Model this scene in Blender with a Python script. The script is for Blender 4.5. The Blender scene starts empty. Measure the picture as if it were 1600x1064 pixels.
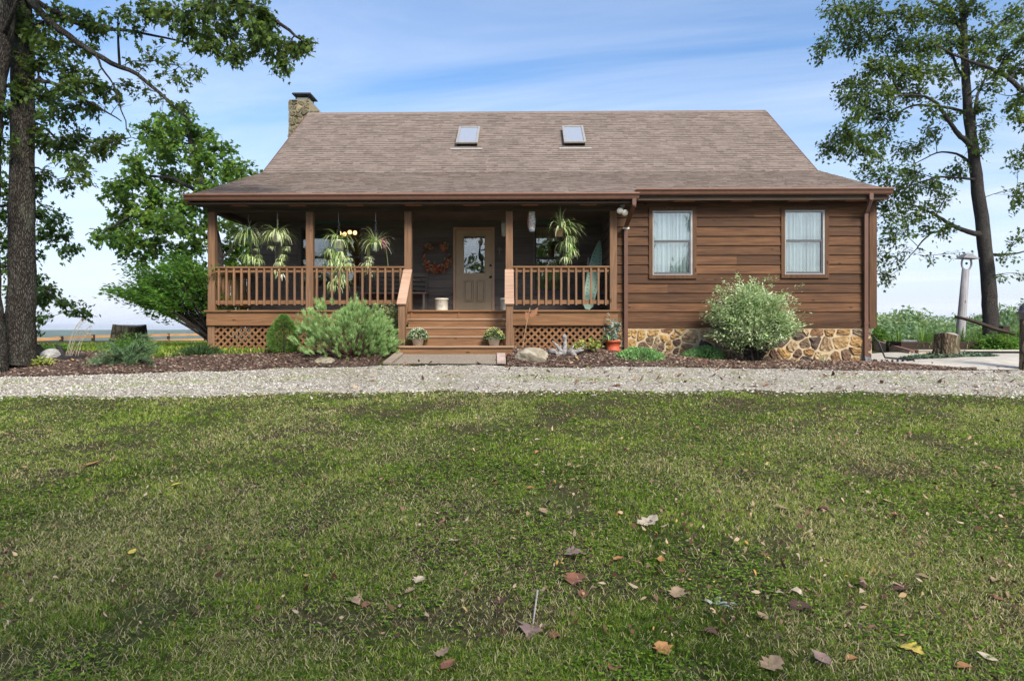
import bpy, math, random
import numpy as np
from mathutils import Vector
R = math.radians
rng = np.random.default_rng(7)
random.seed(7)
scene = bpy.context.scene
col = scene.collection

# ------------------------------------------------------------------ camera model (used to place things at real positions)
F = 1070.0
CAM = np.array([0.0, -15.0, 0.55])
YAW = R(1.0)
FWD = np.array([-math.sin(YAW), math.cos(YAW), 0.0]); RGT = np.array([math.cos(YAW), math.sin(YAW), 0.0])
def ray(px, py): return FWD + RGT*((px-800)/F) + np.array([0, 0, (517-py)/F])
def at(px, py, d): return CAM + ray(px, py)*d
def atY(px, py, Y):
    r = ray(px, py); return CAM + r*((Y-CAM[1])/r[1])

# ------------------------------------------------------------------ terrain
_lat = np.random.default_rng(3).random((256, 256))
def vnoise(x, y, s, seed=0):
    x = np.asarray(x, float)/s + seed*17.3; y = np.asarray(y, float)/s + seed*31.7
    xi = np.floor(x).astype(int); yi = np.floor(y).astype(int)
    fx = x-xi; fy = y-yi; fx = fx*fx*(3-2*fx); fy = fy*fy*(3-2*fy)
    g = lambda a, b: _lat[a % 256, b % 256]
    return (g(xi, yi)*(1-fx)+g(xi+1, yi)*fx)*(1-fy) + (g(xi, yi+1)*(1-fx)+g(xi+1, yi+1)*fx)*fy
def fnoise(x, y, s, seed=0, o=3):
    t = 0; a = 1; n = 0
    for k in range(o):
        t = t + a*vnoise(x, y, s/2**k, seed+k*5); n += a; a *= .5
    return t/n
def gz(x, y):
    x = np.asarray(x, float); y = np.asarray(y, float)
    z = np.interp(y, [-400, -60, -22, -17, -12, -4.5, -2, -.8, 0, 8, 30, 60], [-12, -5, -1.5, -1.2, -.95, -.43, -.22, -.07, 0, 0, -.1, -.8])
    b = np.interp(x, [-30, -12, -7, 1.8, 4.0, 7.8, 9.6, 30], [.02, .08, .17, .13, -.11, -.17, -.05, -.05])
    z = z + b*np.interp(y, [-3, -1, 0, 8, 20], [0, .6, 1, 1, .3])
    z = z + .12*np.exp(-((x+1.4)/1.6)**4)*np.interp(y, [-2.6, -1.4, -.5, 0], [0, 1, 1, .3])
    r = np.hypot(x, y-5)
    e = np.clip(r-42, 0, None)
    fall = np.where(e < 250, 70*(1-np.exp(-(e/75)**1.6)), 70)
    z = z - fall*np.where(e > 0, 1, 0)
    hill = np.clip((r-1200)/2600, 0, 1)
    z = z + hill*hill*(3-2*hill)*(44+46*fnoise(x, y, 1500, 2, 3))*np.where(r > 1200, 1, 0)
    return z
def gpt(px, py):
    r = ray(px, py); lo = 2.0
    for d in np.arange(2.0, 120, .02):
        p = CAM + r*d
        if p[2] <= float(gz(p[0], p[1])): return p
    return CAM + r*120

# ------------------------------------------------------------------ object helpers
def link(o, parent=None):
    col.objects.link(o)
    if parent is not None: o.parent = parent
    return o
def root_loc(p):
    t = np.zeros(3)
    while p is not None:
        t += np.array(p.location); p = p.parent
    return t
def tag(o, label=None, cat=None, group=None, kind=None):
    if label: o['label'] = label
    if cat: o['category'] = cat
    if group: o['group'] = group
    if kind: o['kind'] = kind
    return o
def thing(name, label, cat, loc=(0, 0, 0), group=None):
    o = bpy.data.objects.new(name, None); o.empty_display_size = .2
    o.location = tuple(float(v) for v in loc); link(o)
    return tag(o, label, cat, group)
class MB:
    def __init__(s): s.v = []; s.f = []
    def add(s, vs, fs):
        n = len(s.v); s.v.extend([tuple(map(float, v)) for v in vs]); s.f.extend([tuple(i+n for i in f) for f in fs]); return s
    def box(s, a, b):
        x0, y0, z0 = a; x1, y1, z1 = b
        if x0 > x1: x0, x1 = x1, x0
        if y0 > y1: y0, y1 = y1, y0
        if z0 > z1: z0, z1 = z1, z0
        return s.add([(x0,y0,z0),(x1,y0,z0),(x1,y1,z0),(x0,y1,z0),(x0,y0,z1),(x1,y0,z1),(x1,y1,z1),(x0,y1,z1)],
                     [(0,3,2,1),(4,5,6,7),(0,1,5,4),(1,2,6,5),(2,3,7,6),(3,0,4,7)])
    def hexa(s, p): # 8 points: bottom 4 ccw, top 4
        return s.add(p, [(0,3,2,1),(4,5,6,7),(0,1,5,4),(1,2,6,5),(2,3,7,6),(3,0,4,7)])
    def beam(s, a, b, w, h, up=(0,0,1)): # bar with rectangular section from a to b
        a = Vector(a); b = Vector(b); d = (b-a).normalized(); side = d.cross(Vector(up))
        if side.length < 1e-4: side = d.cross(Vector((1,0,0)))
        side.normalize(); u = side.cross(d).normalized()
        q = []
        for c in (a, b):
            for (i, j) in ((-1,-1),(1,-1),(1,1),(-1,1)): q.append(c+side*(i*w/2)+u*(j*h/2))
        return s.add(q, [(0,1,2,3),(7,6,5,4),(0,4,5,1),(1,5,6,2),(2,6,7,3),(3,7,4,0)])
    def tube(s, pts, rad, n=8, cap=True, rough=0, seed=0):
        P = [Vector(p) for p in pts]
        if not hasattr(rad, '__len__'): rad = [rad]*len(P)
        rr = random.Random(seed); base = len(s.v); ref = None
        for i, p in enumerate(P):
            t = (P[min(i+1, len(P)-1)]-P[max(i-1, 0)]).normalized()
            if ref is None:
                ref = t.cross(Vector((.3, .9, .1)));
                if ref.length < .1: ref = t.cross(Vector((1, 0, 0)))
            ref = (ref - t*ref.dot(t)).normalized(); bi = t.cross(ref)
            for k in range(n):
                a = 2*math.pi*k/n; r = rad[i]*(1+rough*(rr.random()-.5))
                s.v.append(tuple(p+ref*(math.cos(a)*r)+bi*(math.sin(a)*r)))
        for i in range(len(P)-1):
            for k in range(n):
                k2 = (k+1) % n
                s.f.append((base+i*n+k, base+i*n+k2, base+(i+1)*n+k2, base+(i+1)*n+k))
        if cap:
            s.f.append(tuple(base+k for k in reversed(range(n)))); s.f.append(tuple(base+(len(P)-1)*n+k for k in range(n)))
        return s
    def lathe(s, c, prof, n=20): # prof: (r, z) from bottom up
        base = len(s.v)
        for (r, z) in prof:
            for k in range(n):
                a = 2*math.pi*k/n; s.v.append((c[0]+r*math.cos(a), c[1]+r*math.sin(a), c[2]+z))
        for i in range(len(prof)-1):
            for k in range(n):
                k2 = (k+1) % n; s.f.append((base+i*n+k, base+i*n+k2, base+(i+1)*n+k2, base+(i+1)*n+k))
        s.f.append(tuple(base+k for k in reversed(range(n)))); s.f.append(tuple(base+(len(prof)-1)*n+k for k in range(n)))
        return s
    def ball(s, c, r, nu=14, nv=9, jit=0, seed=0, sz=1):
        rr = np.random.default_rng(seed); base = len(s.v)
        for j in range(nv+1):
            th = math.pi*j/nv
            for i in range(nu):
                ph = 2*math.pi*i/nu; q = r if not hasattr(r, '__len__') else 1
                d = np.array([math.sin(th)*math.cos(ph), math.sin(th)*math.sin(ph), math.cos(th)])
                k = 1+jit*(rr.random()-.5) if 0 < j < nv else 1
                v = np.array(c)+d*k*(np.array(r) if hasattr(r, '__len__') else r*np.array([1, 1, sz])); s.v.append(tuple(v))
        for j in range(nv):
            for i in range(nu):
                i2 = (i+1) % nu; s.f.append((base+j*nu+i, base+(j+1)*nu+i, base+(j+1)*nu+i2, base+j*nu+i2))
        return s
    def prism(s, poly, n, t): # poly: list of 3D points, extruded by t along n
        k = len(poly); n = np.array(n, float)
        q = [np.array(p, float) for p in poly]; vs = q+[p+n*t for p in q]
        fs = [tuple(range(k)), tuple(range(2*k-1, k-1, -1))]+[(i, i+k, (i+1) % k+k, (i+1) % k) for i in range(k)]
        return s.add(vs, fs)
    def build(s, name, m, parent=None, smooth=False, bevel=0):
        me = bpy.data.meshes.new(name); off = root_loc(parent)
        me.from_pydata([(x-off[0], y-off[1], z-off[2]) for x, y, z in s.v], [], s.f)
        me.materials.append(m)
        if smooth: me.polygons.foreach_set('use_smooth', [True]*len(me.polygons))
        me.validate(); me.update()
        import bmesh
        bm = bmesh.new(); bm.from_mesh(me); bmesh.ops.recalc_face_normals(bm, faces=bm.faces); bm.to_mesh(me); bm.free()
        o = bpy.data.objects.new(name, me); link(o, parent)
        if bevel:
            b = o.modifiers.new('bevel', 'BEVEL'); b.width = bevel; b.segments = 2; b.limit_method = 'ANGLE'; b.angle_limit = R(40)
        return o
def at_base(o, base):
    """move the origin of a one-mesh thing to its base"""
    base = Vector([float(b) for b in base])
    o.data.transform(__import__('mathutils').Matrix.Translation(-base)); o.location = base; return o
def np_mesh(name, V, loops, starts, m, parent=None, rnd=None, smooth=False):
    me = bpy.data.meshes.new(name); off = root_loc(parent)
    V = np.asarray(V, np.float32)-np.asarray(off, np.float32)
    me.vertices.add(len(V)); me.vertices.foreach_set('co', V.ravel())
    me.loops.add(len(loops)); me.loops.foreach_set('vertex_index', np.asarray(loops, np.int32))
    me.polygons.add(len(starts)); me.polygons.foreach_set('loop_start', np.asarray(starts, np.int32))
    if smooth: me.polygons.foreach_set('use_smooth', np.ones(len(starts), bool))
    me.update(calc_edges=True)
    if rnd is not None:
        a = me.attributes.new('rnd', 'FLOAT', 'POINT'); a.data.foreach_set('value', np.asarray(rnd, np.float32))
    me.materials.append(m)
    o = bpy.data.objects.new(name, me); return link(o, parent)
def norm(a): return a/np.maximum(np.linalg.norm(a, axis=-1, keepdims=True), 1e-9)
OVAL = np.array([(0, 0), (.25, .36), (.55, .42), (1, 0), (.55, -.42), (.25, -.36)])
MAPLE = np.array([(0, 0), (.02, .34), (.30, .22), (.48, .56), (.62, .2), (1, 0), (.62, -.2), (.48, -.56), (.30, -.22), (.02, -.34)])
OAK = np.array([(0, .03), (.15, .14), (.3, .36), (.42, .24), (.56, .5), (.68, .26), (.82, .32), (1, 0), (.82, -.32), (.68, -.26), (.56, -.5), (.42, -.24), (.3, -.36), (.15, -.14), (0, -.03)])
DIAM = np.array([(0, 0), (.45, .5), (1, 0), (.45, -.5)])
NEED = np.array([(0, .5), (1, 0), (0, -.5)])
def np_leaves(name, C, A, N, L, W, tpl, m, parent=None, rnd=None, curl=.25, fold=.0):
    n = len(C); k = len(tpl)
    A = norm(A); S = norm(np.cross(A, N)); N = np.cross(S, A)
    L = np.broadcast_to(np.asarray(L, float), (n,)); W = np.broadcast_to(np.asarray(W, float), (n,))
    cu = np.broadcast_to(np.asarray(curl, float), (n,))
    t = tpl[:, 0]; u = tpl[:, 1]
    V = (C[:, None, :] + A[:, None, :]*(t[None, :, None]*L[:, None, None]) + S[:, None, :]*(u[None, :, None]*W[:, None, None])
         - N[:, None, :]*((t**2)[None, :, None]*(L*cu)[:, None, None]) + N[:, None, :]*(np.abs(u)[None, :, None]*(W*fold)[:, None, None]))
    if rnd is None: rnd = rng.random(n)
    return np_mesh(name, V.reshape(-1, 3), np.arange(n*k), np.arange(n)*k, m, parent, np.repeat(rnd, k))
def rand_unit(n):
    return norm(rng.normal(size=(n, 3)))

# ------------------------------------------------------------------ materials
def newmat(name):
    m = bpy.data.materials.new(name); m.use_nodes = True; nt = m.node_tree; nt.nodes.clear()
    out = nt.nodes.new('ShaderNodeOutputMaterial'); b = nt.nodes.new('ShaderNodeBsdfPrincipled')
    nt.links.new(b.outputs[0], out.inputs[0]); return m, nt, b, out
def ramp(nt, cols):
    r = nt.nodes.new('ShaderNodeValToRGB'); e = r.color_ramp.elements
    while len(e) < len(cols): e.new(.5)
    for el, (p, c) in zip(e, cols): el.position = p; el.color = (*c, 1)
    return r
def mth(nt, op, a, b=None, c=None):
    n = nt.nodes.new('ShaderNodeMath'); n.operation = op
    for i, v in enumerate((a, b, c)):
        if v is None: continue
        if isinstance(v, (int, float)): n.inputs[i].default_value = v
        else: nt.links.new(v, n.inputs[i])
    return n.outputs[0]
def noise(nt, vec, scale, detail=4, rough=.55, dist=0):
    n = nt.nodes.new('ShaderNodeTexNoise'); n.inputs['Scale'].default_value = scale; n.inputs['Detail'].default_value = detail
    n.inputs['Roughness'].default_value = rough; n.inputs['Distortion'].default_value = dist
    if vec is not None: nt.links.new(vec, n.inputs['Vector'])
    return n.outputs[0]
def mapped(nt, sc):
    t = nt.nodes.new('ShaderNodeTexCoord'); mp = nt.nodes.new('ShaderNodeMapping'); mp.inputs['Scale'].default_value = sc
    nt.links.new(t.outputs['Object'], mp.inputs[0]); return mp.outputs[0]
def mixc(nt, f, a, b, mode='MIX'):
    n = nt.nodes.new('ShaderNodeMix'); n.data_type = 'RGBA'; n.blend_type = mode
    for i, v in ((0, f), (6, a), (7, b)):
        if isinstance(v, (int, float)): n.inputs[i].default_value = v
        elif isinstance(v, tuple): n.inputs[i].default_value = (*v, 1)
        else: nt.links.new(v, n.inputs[i])
    return n.outputs[2]
def bump(nt, b, h, dist=.01, strength=.6):
    n = nt.nodes.new('ShaderNodeBump'); n.inputs['Distance'].default_value = dist; n.inputs['Strength'].default_value = strength
    nt.links.new(h, n.inputs['Height']); nt.links.new(n.outputs[0], b.inputs['Normal'])
def nmat(name, cols, scale=(1, 1, 1), ns=5, rough=.7, island=0, bmp=0, detail=5, metal=0, spec=.3, big=0, bigs=.7):
    m, nt, b, out = newmat(name)
    v = mapped(nt, scale); f = noise(nt, v, ns, detail, .6)
    c = ramp(nt, cols); nt.links.new(f, c.inputs[0]); cc = c.outputs[0]
    if island:
        g = nt.nodes.new('ShaderNodeNewGeometry')
        mr = nt.nodes.new('ShaderNodeMapRange'); mr.inputs[3].default_value = 1-island; mr.inputs[4].default_value = 1+island
        nt.links.new(g.outputs['Random Per Island'], mr.inputs[0])
        h = nt.nodes.new('ShaderNodeHueSaturation'); nt.links.new(mr.outputs[0], h.inputs['Value']); nt.links.new(cc, h.inputs['Color']); cc = h.outputs[0]
    if big:
        f2 = noise(nt, mapped(nt, (1, 1, 1)), bigs, 4, .6)
        mr = nt.nodes.new('ShaderNodeMapRange'); mr.inputs[1].default_value = .3; mr.inputs[2].default_value = .7
        mr.inputs[3].default_value = 1-big; mr.inputs[4].default_value = 1+big; nt.links.new(f2, mr.inputs[0])
        h = nt.nodes.new('ShaderNodeHueSaturation'); nt.links.new(mr.outputs[0], h.inputs['Value']); nt.links.new(cc, h.inputs['Color']); cc = h.outputs[0]
    nt.links.new(cc, b.inputs['Base Color']); b.inputs['Roughness'].default_value = rough; b.inputs['Metallic'].default_value = metal
    b.inputs['Specular IOR Level'].default_value = spec
    if bmp: bump(nt, b, f, bmp)
    return m
def leafmat(name, cols, trans=.35, rough=.5, spec=.25):
    m, nt, b, out = newmat(name)
    a = nt.nodes.new('ShaderNodeAttribute'); a.attribute_name = 'rnd'
    c = ramp(nt, cols); nt.links.new(a.outputs['Fac'], c.inputs[0]); nt.links.new(c.outputs[0], b.inputs['Base Color'])
    b.inputs['Roughness'].default_value = rough; b.inputs['Specular IOR Level'].default_value = spec
    t = nt.nodes.new('ShaderNodeBsdfTranslucent'); bright = mixc(nt, .5, c.outputs[0], (.30, .38, .05), 'MIX') if trans > .3 else c.outputs[0]
    nt.links.new(bright, t.inputs['Color'])
    mx = nt.nodes.new('ShaderNodeMixShader'); mx.inputs[0].default_value = trans
    nt.links.new(b.outputs[0], mx.inputs[1]); nt.links.new(t.outputs[0], mx.inputs[2]); nt.links.new(mx.outputs[0], out.inputs[0])
    return m
def grain(name, a, b_, c, vertical=False, island=.25, rough=.72, along='xy', knots=True, big=.18):
    sc = (16, 16, .7) if vertical else (.7, .7, 16)
    m, nt, b, out = newmat(name)
    v = mapped(nt, sc); g = nt.nodes.new('ShaderNodeNewGeometry')
    off = nt.nodes.new('ShaderNodeVectorMath'); off.operation = 'ADD'
    cmb = nt.nodes.new('ShaderNodeCombineXYZ'); k = mth(nt, 'MULTIPLY', g.outputs['Random Per Island'], 57.0)
    for i in range(3): nt.links.new(k, cmb.inputs[i])
    nt.links.new(v, off.inputs[0]); nt.links.new(cmb.outputs[0], off.inputs[1])
    f = noise(nt, off.outputs[0], 2.2, 6, .65, .6)
    r = ramp(nt, [(.25, a), (.5, b_), (.75, c)]); nt.links.new(f, r.inputs[0]); cc = r.outputs[0]
    mr = nt.nodes.new('ShaderNodeMapRange'); mr.inputs[3].default_value = 1-island; mr.inputs[4].default_value = 1+island
    nt.links.new(g.outputs['Random Per Island'], mr.inputs[0])
    h = nt.nodes.new('ShaderNodeHueSaturation'); nt.links.new(mr.outputs[0], h.inputs['Value']); nt.links.new(cc, h.inputs['Color']); cc = h.outputs[0]
    if knots:
        vk = nt.nodes.new('ShaderNodeTexVoronoi'); vk.inputs['Scale'].default_value = 1.0
        mp2 = mapped(nt, (4, 4, 1.6) if vertical else (1.8, 1.8, 4.5)); nt.links.new(mp2, vk.inputs['Vector'])
        kk = mth(nt, 'LESS_THAN', vk.outputs['Distance'], .085)
        kk = mth(nt, 'MULTIPLY', kk, .75); cc = mixc(nt, kk, cc, (a[0]*.35, a[1]*.35, a[2]*.35))
    fb = noise(nt, mapped(nt, (1, 1, 1)), .9, 4, .6)
    mr2 = nt.nodes.new('ShaderNodeMapRange'); mr2.inputs[1].default_value = .3; mr2.inputs[2].default_value = .7; mr2.inputs[3].default_value = 1-big; mr2.inputs[4].default_value = 1+big
    nt.links.new(fb, mr2.inputs[0]); h2 = nt.nodes.new('ShaderNodeHueSaturation'); nt.links.new(mr2.outputs[0], h2.inputs['Value']); nt.links.new(cc, h2.inputs['Color'])
    nt.links.new(h2.outputs[0], b.inputs['Base Color']); b.inputs['Roughness'].default_value = rough; b.inputs['Specular IOR Level'].default_value = .25
    bump(nt, b, f, .006, .5)
    return m
def plain(name, c, rough=.5, metal=0, var=.12, spec=.4):
    return nmat(name, [(.3, tuple(x*(1-var) for x in c)), (.7, tuple(min(1, x*(1+var)) for x in c))], ns=9, rough=rough, metal=metal, spec=spec)
def glassmat(name, refl=.22, tint=(.9, .95, .95)):
    m, nt, b, out = newmat(name); nt.nodes.remove(b)
    t = nt.nodes.new('ShaderNodeBsdfTransparent'); t.inputs[0].default_value = (*tint, 1)
    g = nt.nodes.new('ShaderNodeBsdfGlossy'); g.inputs['Roughness'].default_value = .01; g.inputs['Color'].default_value = (1, 1, 1, 1)
    fr = nt.nodes.new('ShaderNodeFresnel'); fr.inputs[0].default_value = 1.5
    w = noise(nt, mapped(nt, (1, 1, 1)), 2.5, 1); bp = nt.nodes.new('ShaderNodeBump'); bp.inputs['Distance'].default_value = .012; bp.inputs['Strength'].default_value = .25
    nt.links.new(w, bp.inputs['Height']); nt.links.new(bp.outputs[0], g.inputs['Normal'])
    f = mth(nt, 'ADD', mth(nt, 'MULTIPLY', fr.outputs[0], .8), refl)
    mx = nt.nodes.new('ShaderNodeMixShader'); nt.links.new(f, mx.inputs[0]); nt.links.new(t.outputs[0], mx.inputs[1]); nt.links.new(g.outputs[0], mx.inputs[2])
    nt.links.new(mx.outputs[0], out.inputs[0]); return m
def emit(name, c, s):
    m, nt, b, out = newmat(name); b.inputs['Emission Color'].default_value = (*c, 1); b.inputs['Emission Strength'].default_value = s; b.inputs['Base Color'].default_value = (*c, 1); return m
M = {}
M['siding'] = grain('stained cedar siding', (.028, .0145, .0075), (.080, .036, .0155), (.150, .073, .030), island=.36)
M['siding_grey'] = grain('grey brown siding', (.072, .063, .056), (.112, .097, .085), (.15, .128, .111), island=.2)  # greyer tone than the main siding
M['deck'] = grain('stained deck lumber', (.10, .05, .024), (.185, .094, .043), (.265, .142, .070), island=.12, big=.15)
M['deckv'] = grain('stained upright lumber', (.10, .055, .03), (.18, .10, .055), (.26, .155, .088), vertical=True, island=.14, big=.15)
M['tread'] = grain('worn stair tread', (.19, .115, .07), (.31, .20, .13), (.40, .28, .19), island=.12, knots=False)
M['rail'] = grain('sun bleached rail cap', (.26, .15, .10), (.40, .26, .18), (.48, .34, .25), island=.1, knots=False)
M['trim'] = grain('dark window casing', (.04, .02, .010), (.085, .042, .02), (.13, .068, .033), vertical=True, island=.15)
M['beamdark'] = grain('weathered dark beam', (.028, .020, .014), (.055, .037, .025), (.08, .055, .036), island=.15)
M['gutter'] = plain('brown painted metal', (.115, .058, .038), .38, 0, .12)
M['gutterlip'] = plain('copper brown metal', (.24, .12, .08), .35, 0, .1)
M['shingle'] = nmat('asphalt shingle', [(.3, (.142, .111, .092)), (.55, (.180, .145, .123)), (.75, (.212, .174, .150))], ns=14, rough=.95, island=.15, bmp=.004, detail=8, spec=.15, big=.09)
M['mortar'] = nmat('sandy mortar', [(.3, (.33, .26, .16)), (.7, (.50, .41, .28))], ns=12, rough=.95, bmp=.01)
def stonemat():
    m, nt, b, out = newmat('fieldstone'); g = nt.nodes.new('ShaderNodeNewGeometry')
    r = ramp(nt, [(0, (.06, .045, .04)), (.18, (.14, .085, .055)), (.35, (.30, .185, .075)), (.5, (.40, .265, .10)), (.65, (.22, .115, .055)), (.8, (.36, .28, .17)), (.92, (.10, .075, .06)), (1, (.42, .29, .13))])
    nt.links.new(g.outputs['Random Per Island'], r.inputs[0])
    f = noise(nt, mapped(nt, (1, 1, 1.6)), 9, 7, .65, .8); k = ramp(nt, [(.3, (.4, .36, .34)), (.62, (1.15, 1.1, 1.05))]); nt.links.new(f, k.inputs[0])
    nt.links.new(mixc(nt, 1.0, r.outputs[0], k.outputs[0], 'MULTIPLY'), b.inputs['Base Color']); b.inputs['Roughness'].default_value = .85; bump(nt, b, f, .03, .8); return m
M['stone'] = stonemat()
M['rock'] = nmat('mossy rock', [(.3, (.10, .085, .055)), (.5, (.26, .23, .17)), (.7, (.42, .38, .30))], ns=6, rough=.95, bmp=.03, detail=8)
M['rockgrey'] = nmat('grey limestone', [(.3, (.18, .18, .17)), (.7, (.46, .46, .45))], ns=7, rough=.95, bmp=.03, detail=8)
M['glass'] = glassmat('window glass', .09)
M['doorglass'] = glassmat('door glass', .11)
M['skyglass'] = glassmat('skylight glass', .55)
M['curtain'] = nmat('white curtain cloth', [(.36, (.62, .66, .65)), (.5, (.86, .89, .87)), (.7, (.92, .94, .92))], scale=(26, 26, .15), ns=1.2, rough=.9, detail=2)  # vertical streaks: doubled sheer layers, with fold shading put into the colour
M['tancurtain'] = nmat('tan pleated shade', [(.35, (.40, .29, .16)), (.65, (.66, .51, .32))], scale=(14, 14, .3), ns=3, rough=.9)
M['alu'] = plain('grey window sash', (.30, .30, .30), .5, .0); M['sashd'] = plain('dark grey sash', (.075, .075, .08), .5)
M['vinylw'] = plain('pale window edge', (.62, .63, .66), .5)
M['darkframe'] = plain('dark sash', (.03, .027, .024), .5)
M['door'] = plain('olive brown door paint', (.40, .30, .185), .5, 0, .05)
M['doorframe'] = plain('tan door frame', (.44, .28, .18), .55, 0, .08)
M['bronze'] = plain('dark bronze', (.02, .015, .012), .35, .8)
M['white'] = plain('white plastic', (.72, .71, .66), .5)
M['cream'] = plain('cream glaze', (.62, .60, .50), .4, 0, .06)
M['potbeige'] = plain('beige plastic pot', (.60, .54, .45), .55, 0, .06)
M['tan'] = plain('tan basket', (.42, .31, .20), .7, 0, .1)
M['greenpot'] = plain('green plastic pot', (.20, .32, .24), .5, 0, .1)
M['redpot'] = plain('red clay pot', (.40, .075, .03), .6, 0, .12)
M['mint'] = nmat('mint green paint', [(.3, (.17, .30, .225)), (.7, (.26, .40, .31))], ns=6, rough=.5, detail=6)
M['headergreen'] = plain('dull green strip', (.05, .13, .095), .6)
M['black'] = plain('black rubber', (.012, .012, .014), .5)
M['wire'] = plain('galvanised wire', (.30, .30, .30), .4, .8)
M['conc'] = nmat('pale concrete', [(.3, (.34, .31, .26)), (.7, (.50, .47, .41))], ns=5, rough=.9, bmp=.004, detail=9, big=.15)
M['conc_wall'] = nmat('mossy concrete', [(.3, (.26, .225, .15)), (.7, (.44, .39, .29))], ns=4, rough=.95, bmp=.006, detail=9, big=.2)
M['timber'] = grain('old dark timber', (.015, .010, .007), (.035, .022, .014), (.06, .04, .025), island=.2)
M['greywood'] = grain('grey weathered wood', (.18, .17, .17), (.30, .29, .30), (.40, .39, .40), vertical=True, island=.1)
M['fence'] = grain('orange fence rail', (.36, .18, .07), (.48, .26, .11), (.56, .33, .16), island=.1)
M['copper'] = plain('copper leaf', (.36, .17, .09), .4, .5)
def barkmat(name, a, b_, c, sc=(9, 9, 1.6), moss=None):
    m, nt, b, out = newmat(name); v = mapped(nt, sc)
    vo = nt.nodes.new('ShaderNodeTexVoronoi'); vo.feature = 'DISTANCE_TO_EDGE'; vo.inputs['Scale'].default_value = 1.6
    wv = nt.nodes.new('ShaderNodeVectorMath'); wv.operation = 'ADD'; nz = nt.nodes.new('ShaderNodeTexNoise'); nz.inputs['Scale'].default_value = 1.2; nt.links.new(v, nz.inputs['Vector'])
    nt.links.new(v, wv.inputs[0]); nt.links.new(nz.outputs['Color'], wv.inputs[1]); nt.links.new(wv.outputs[0], vo.inputs['Vector'])
    f = noise(nt, v, 1.5, 8, .7); hgt = mth(nt, 'ADD', mth(nt, 'MULTIPLY', mth(nt, 'MINIMUM', vo.outputs['Distance'], .25), 2.2), mth(nt, 'MULTIPLY', f, .7))
    r = ramp(nt, [(.25, a), (.55, b_), (.95, c)]); nt.links.new(hgt, r.inputs[0]); cc = r.outputs[0]
    if moss:
        f2 = noise(nt, mapped(nt, (1, 1, .5)), 3.2, 6, .7); k = ramp(nt, [(.52, (0, 0, 0)), (.66, (.6, .6, .6))]); nt.links.new(f2, k.inputs[0]); cc = mixc(nt, k.outputs[0], cc, moss)
    nt.links.new(cc, b.inputs['Base Color']); b.inputs['Roughness'].default_value = .95; b.inputs['Specular IOR Level'].default_value = .1; bump(nt, b, hgt, .05, .9); return m
M['bark'] = barkmat('furrowed oak bark', (.008, .007, .006), (.04, .034, .028), (.10, .09, .078), sc=(26, 26, 6), moss=(.13, .145, .11))
M['bark2'] = barkmat('smooth grey bark', (.03, .026, .024), (.06, .053, .05), (.10, .09, .085), sc=(24, 24, 10), moss=(.12, .125, .11))
M['twig'] = plain('dark twig', (.028, .022, .016), .9)
M['stump'] = barkmat('stump bark', (.03, .022, .014), (.10, .075, .048), (.2, .16, .11), sc=(7, 7, 2), moss=(.14, .13, .08))
M['cutwood'] = nmat('grey sawn wood', [(.3, (.22, .19, .17)), (.7, (.36, .32, .29))], ns=6, rough=.9)
M['drift'] = nmat('silver driftwood', [(.3, (.06, .055, .05)), (.5, (.22, .21, .20)), (.75, (.46, .45, .45))], scale=(2, 2, 5), ns=7, rough=.9, bmp=.01, detail=7)
M['charred'] = nmat('black rotten wood', [(.3, (.008, .007, .007)), (.7, (.04, .036, .035))], scale=(2, 2, 6), ns=5, rough=.8, bmp=.02)
# foliage
M['lf_oak'] = leafmat('oak foliage', [(0, (.010, .026, .008)), (.4, (.035, .072, .016)), (.75, (.08, .145, .024)), (.93, (.17, .25, .04)), (1, (.22, .17, .04))], .42)
M['lf_maple'] = leafmat('maple foliage', [(0, (.025, .07, .014)), (.4, (.075, .17, .026)), (.8, (.16, .29, .04)), (1, (.28, .36, .06))], .45)
M['lf_dark'] = leafmat('dark maple foliage', [(0, (.012, .036, .010)), (.5, (.04, .095, .018)), (.9, (.085, .17, .03)), (1, (.16, .19, .04))], .40)
M['lf_bush'] = leafmat('burning bush foliage', [(0, (.04, .12, .02)), (.5, (.10, .26, .035)), (.9, (.19, .40, .06)), (1, (.36, .36, .08))], .45)
M['lf_pale'] = leafmat('pale variegated foliage', [(0, (.10, .21, .055)), (.25, (.25, .40, .13)), (.55, (.52, .63, .34)), (1, (.84, .87, .68))], .30)
M['lf_cream'] = leafmat('cream edged foliage', [(0, (.06, .12, .035)), (.4, (.15, .24, .07)), (.75, (.34, .40, .18)), (1, (.52, .52, .32))], .28)
M['needle'] = leafmat('blue green pine needles', [(0, (.11, .20, .06)), (.35, (.26, .42, .14)), (.75, (.42, .60, .24)), (1, (.54, .70, .35))], .25)
M['spruce'] = leafmat('bright spruce needles', [(0, (.05, .12, .03)), (.5, (.14, .28, .055)), (1, (.26, .42, .10))], .25)
M['juniper'] = leafmat('grey green juniper', [(0, (.045, .11, .045)), (.5, (.15, .27, .12)), (1, (.30, .42, .22))], .2)
M['lowjun'] = leafmat('dark green low juniper', [(0, (.018, .05, .018)), (.5, (.045, .10, .03)), (1, (.11, .17, .07))], .2)
M['mound'] = leafmat('soft green mound foliage', [(0, (.08, .19, .06)), (.5, (.19, .38, .12)), (1, (.36, .54, .22))], .25)
M['spider'] = leafmat('spider plant leaf', [(0, (.20, .36, .08)), (.3, (.46, .58, .22)), (.6, (.74, .80, .48)), (1, (.9, .9, .76))], .35)
M['spiderg'] = leafmat('green spider plant leaf', [(0, (.14, .30, .07)), (.4, (.38, .55, .18)), (.75, (.64, .72, .38)), (1, (.85, .87, .62))], .35)
M['mum'] = leafmat('mum leaves', [(0, (.05, .11, .04)), (.6, (.14, .23, .09)), (1, (.26, .36, .17))], .2)
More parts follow.
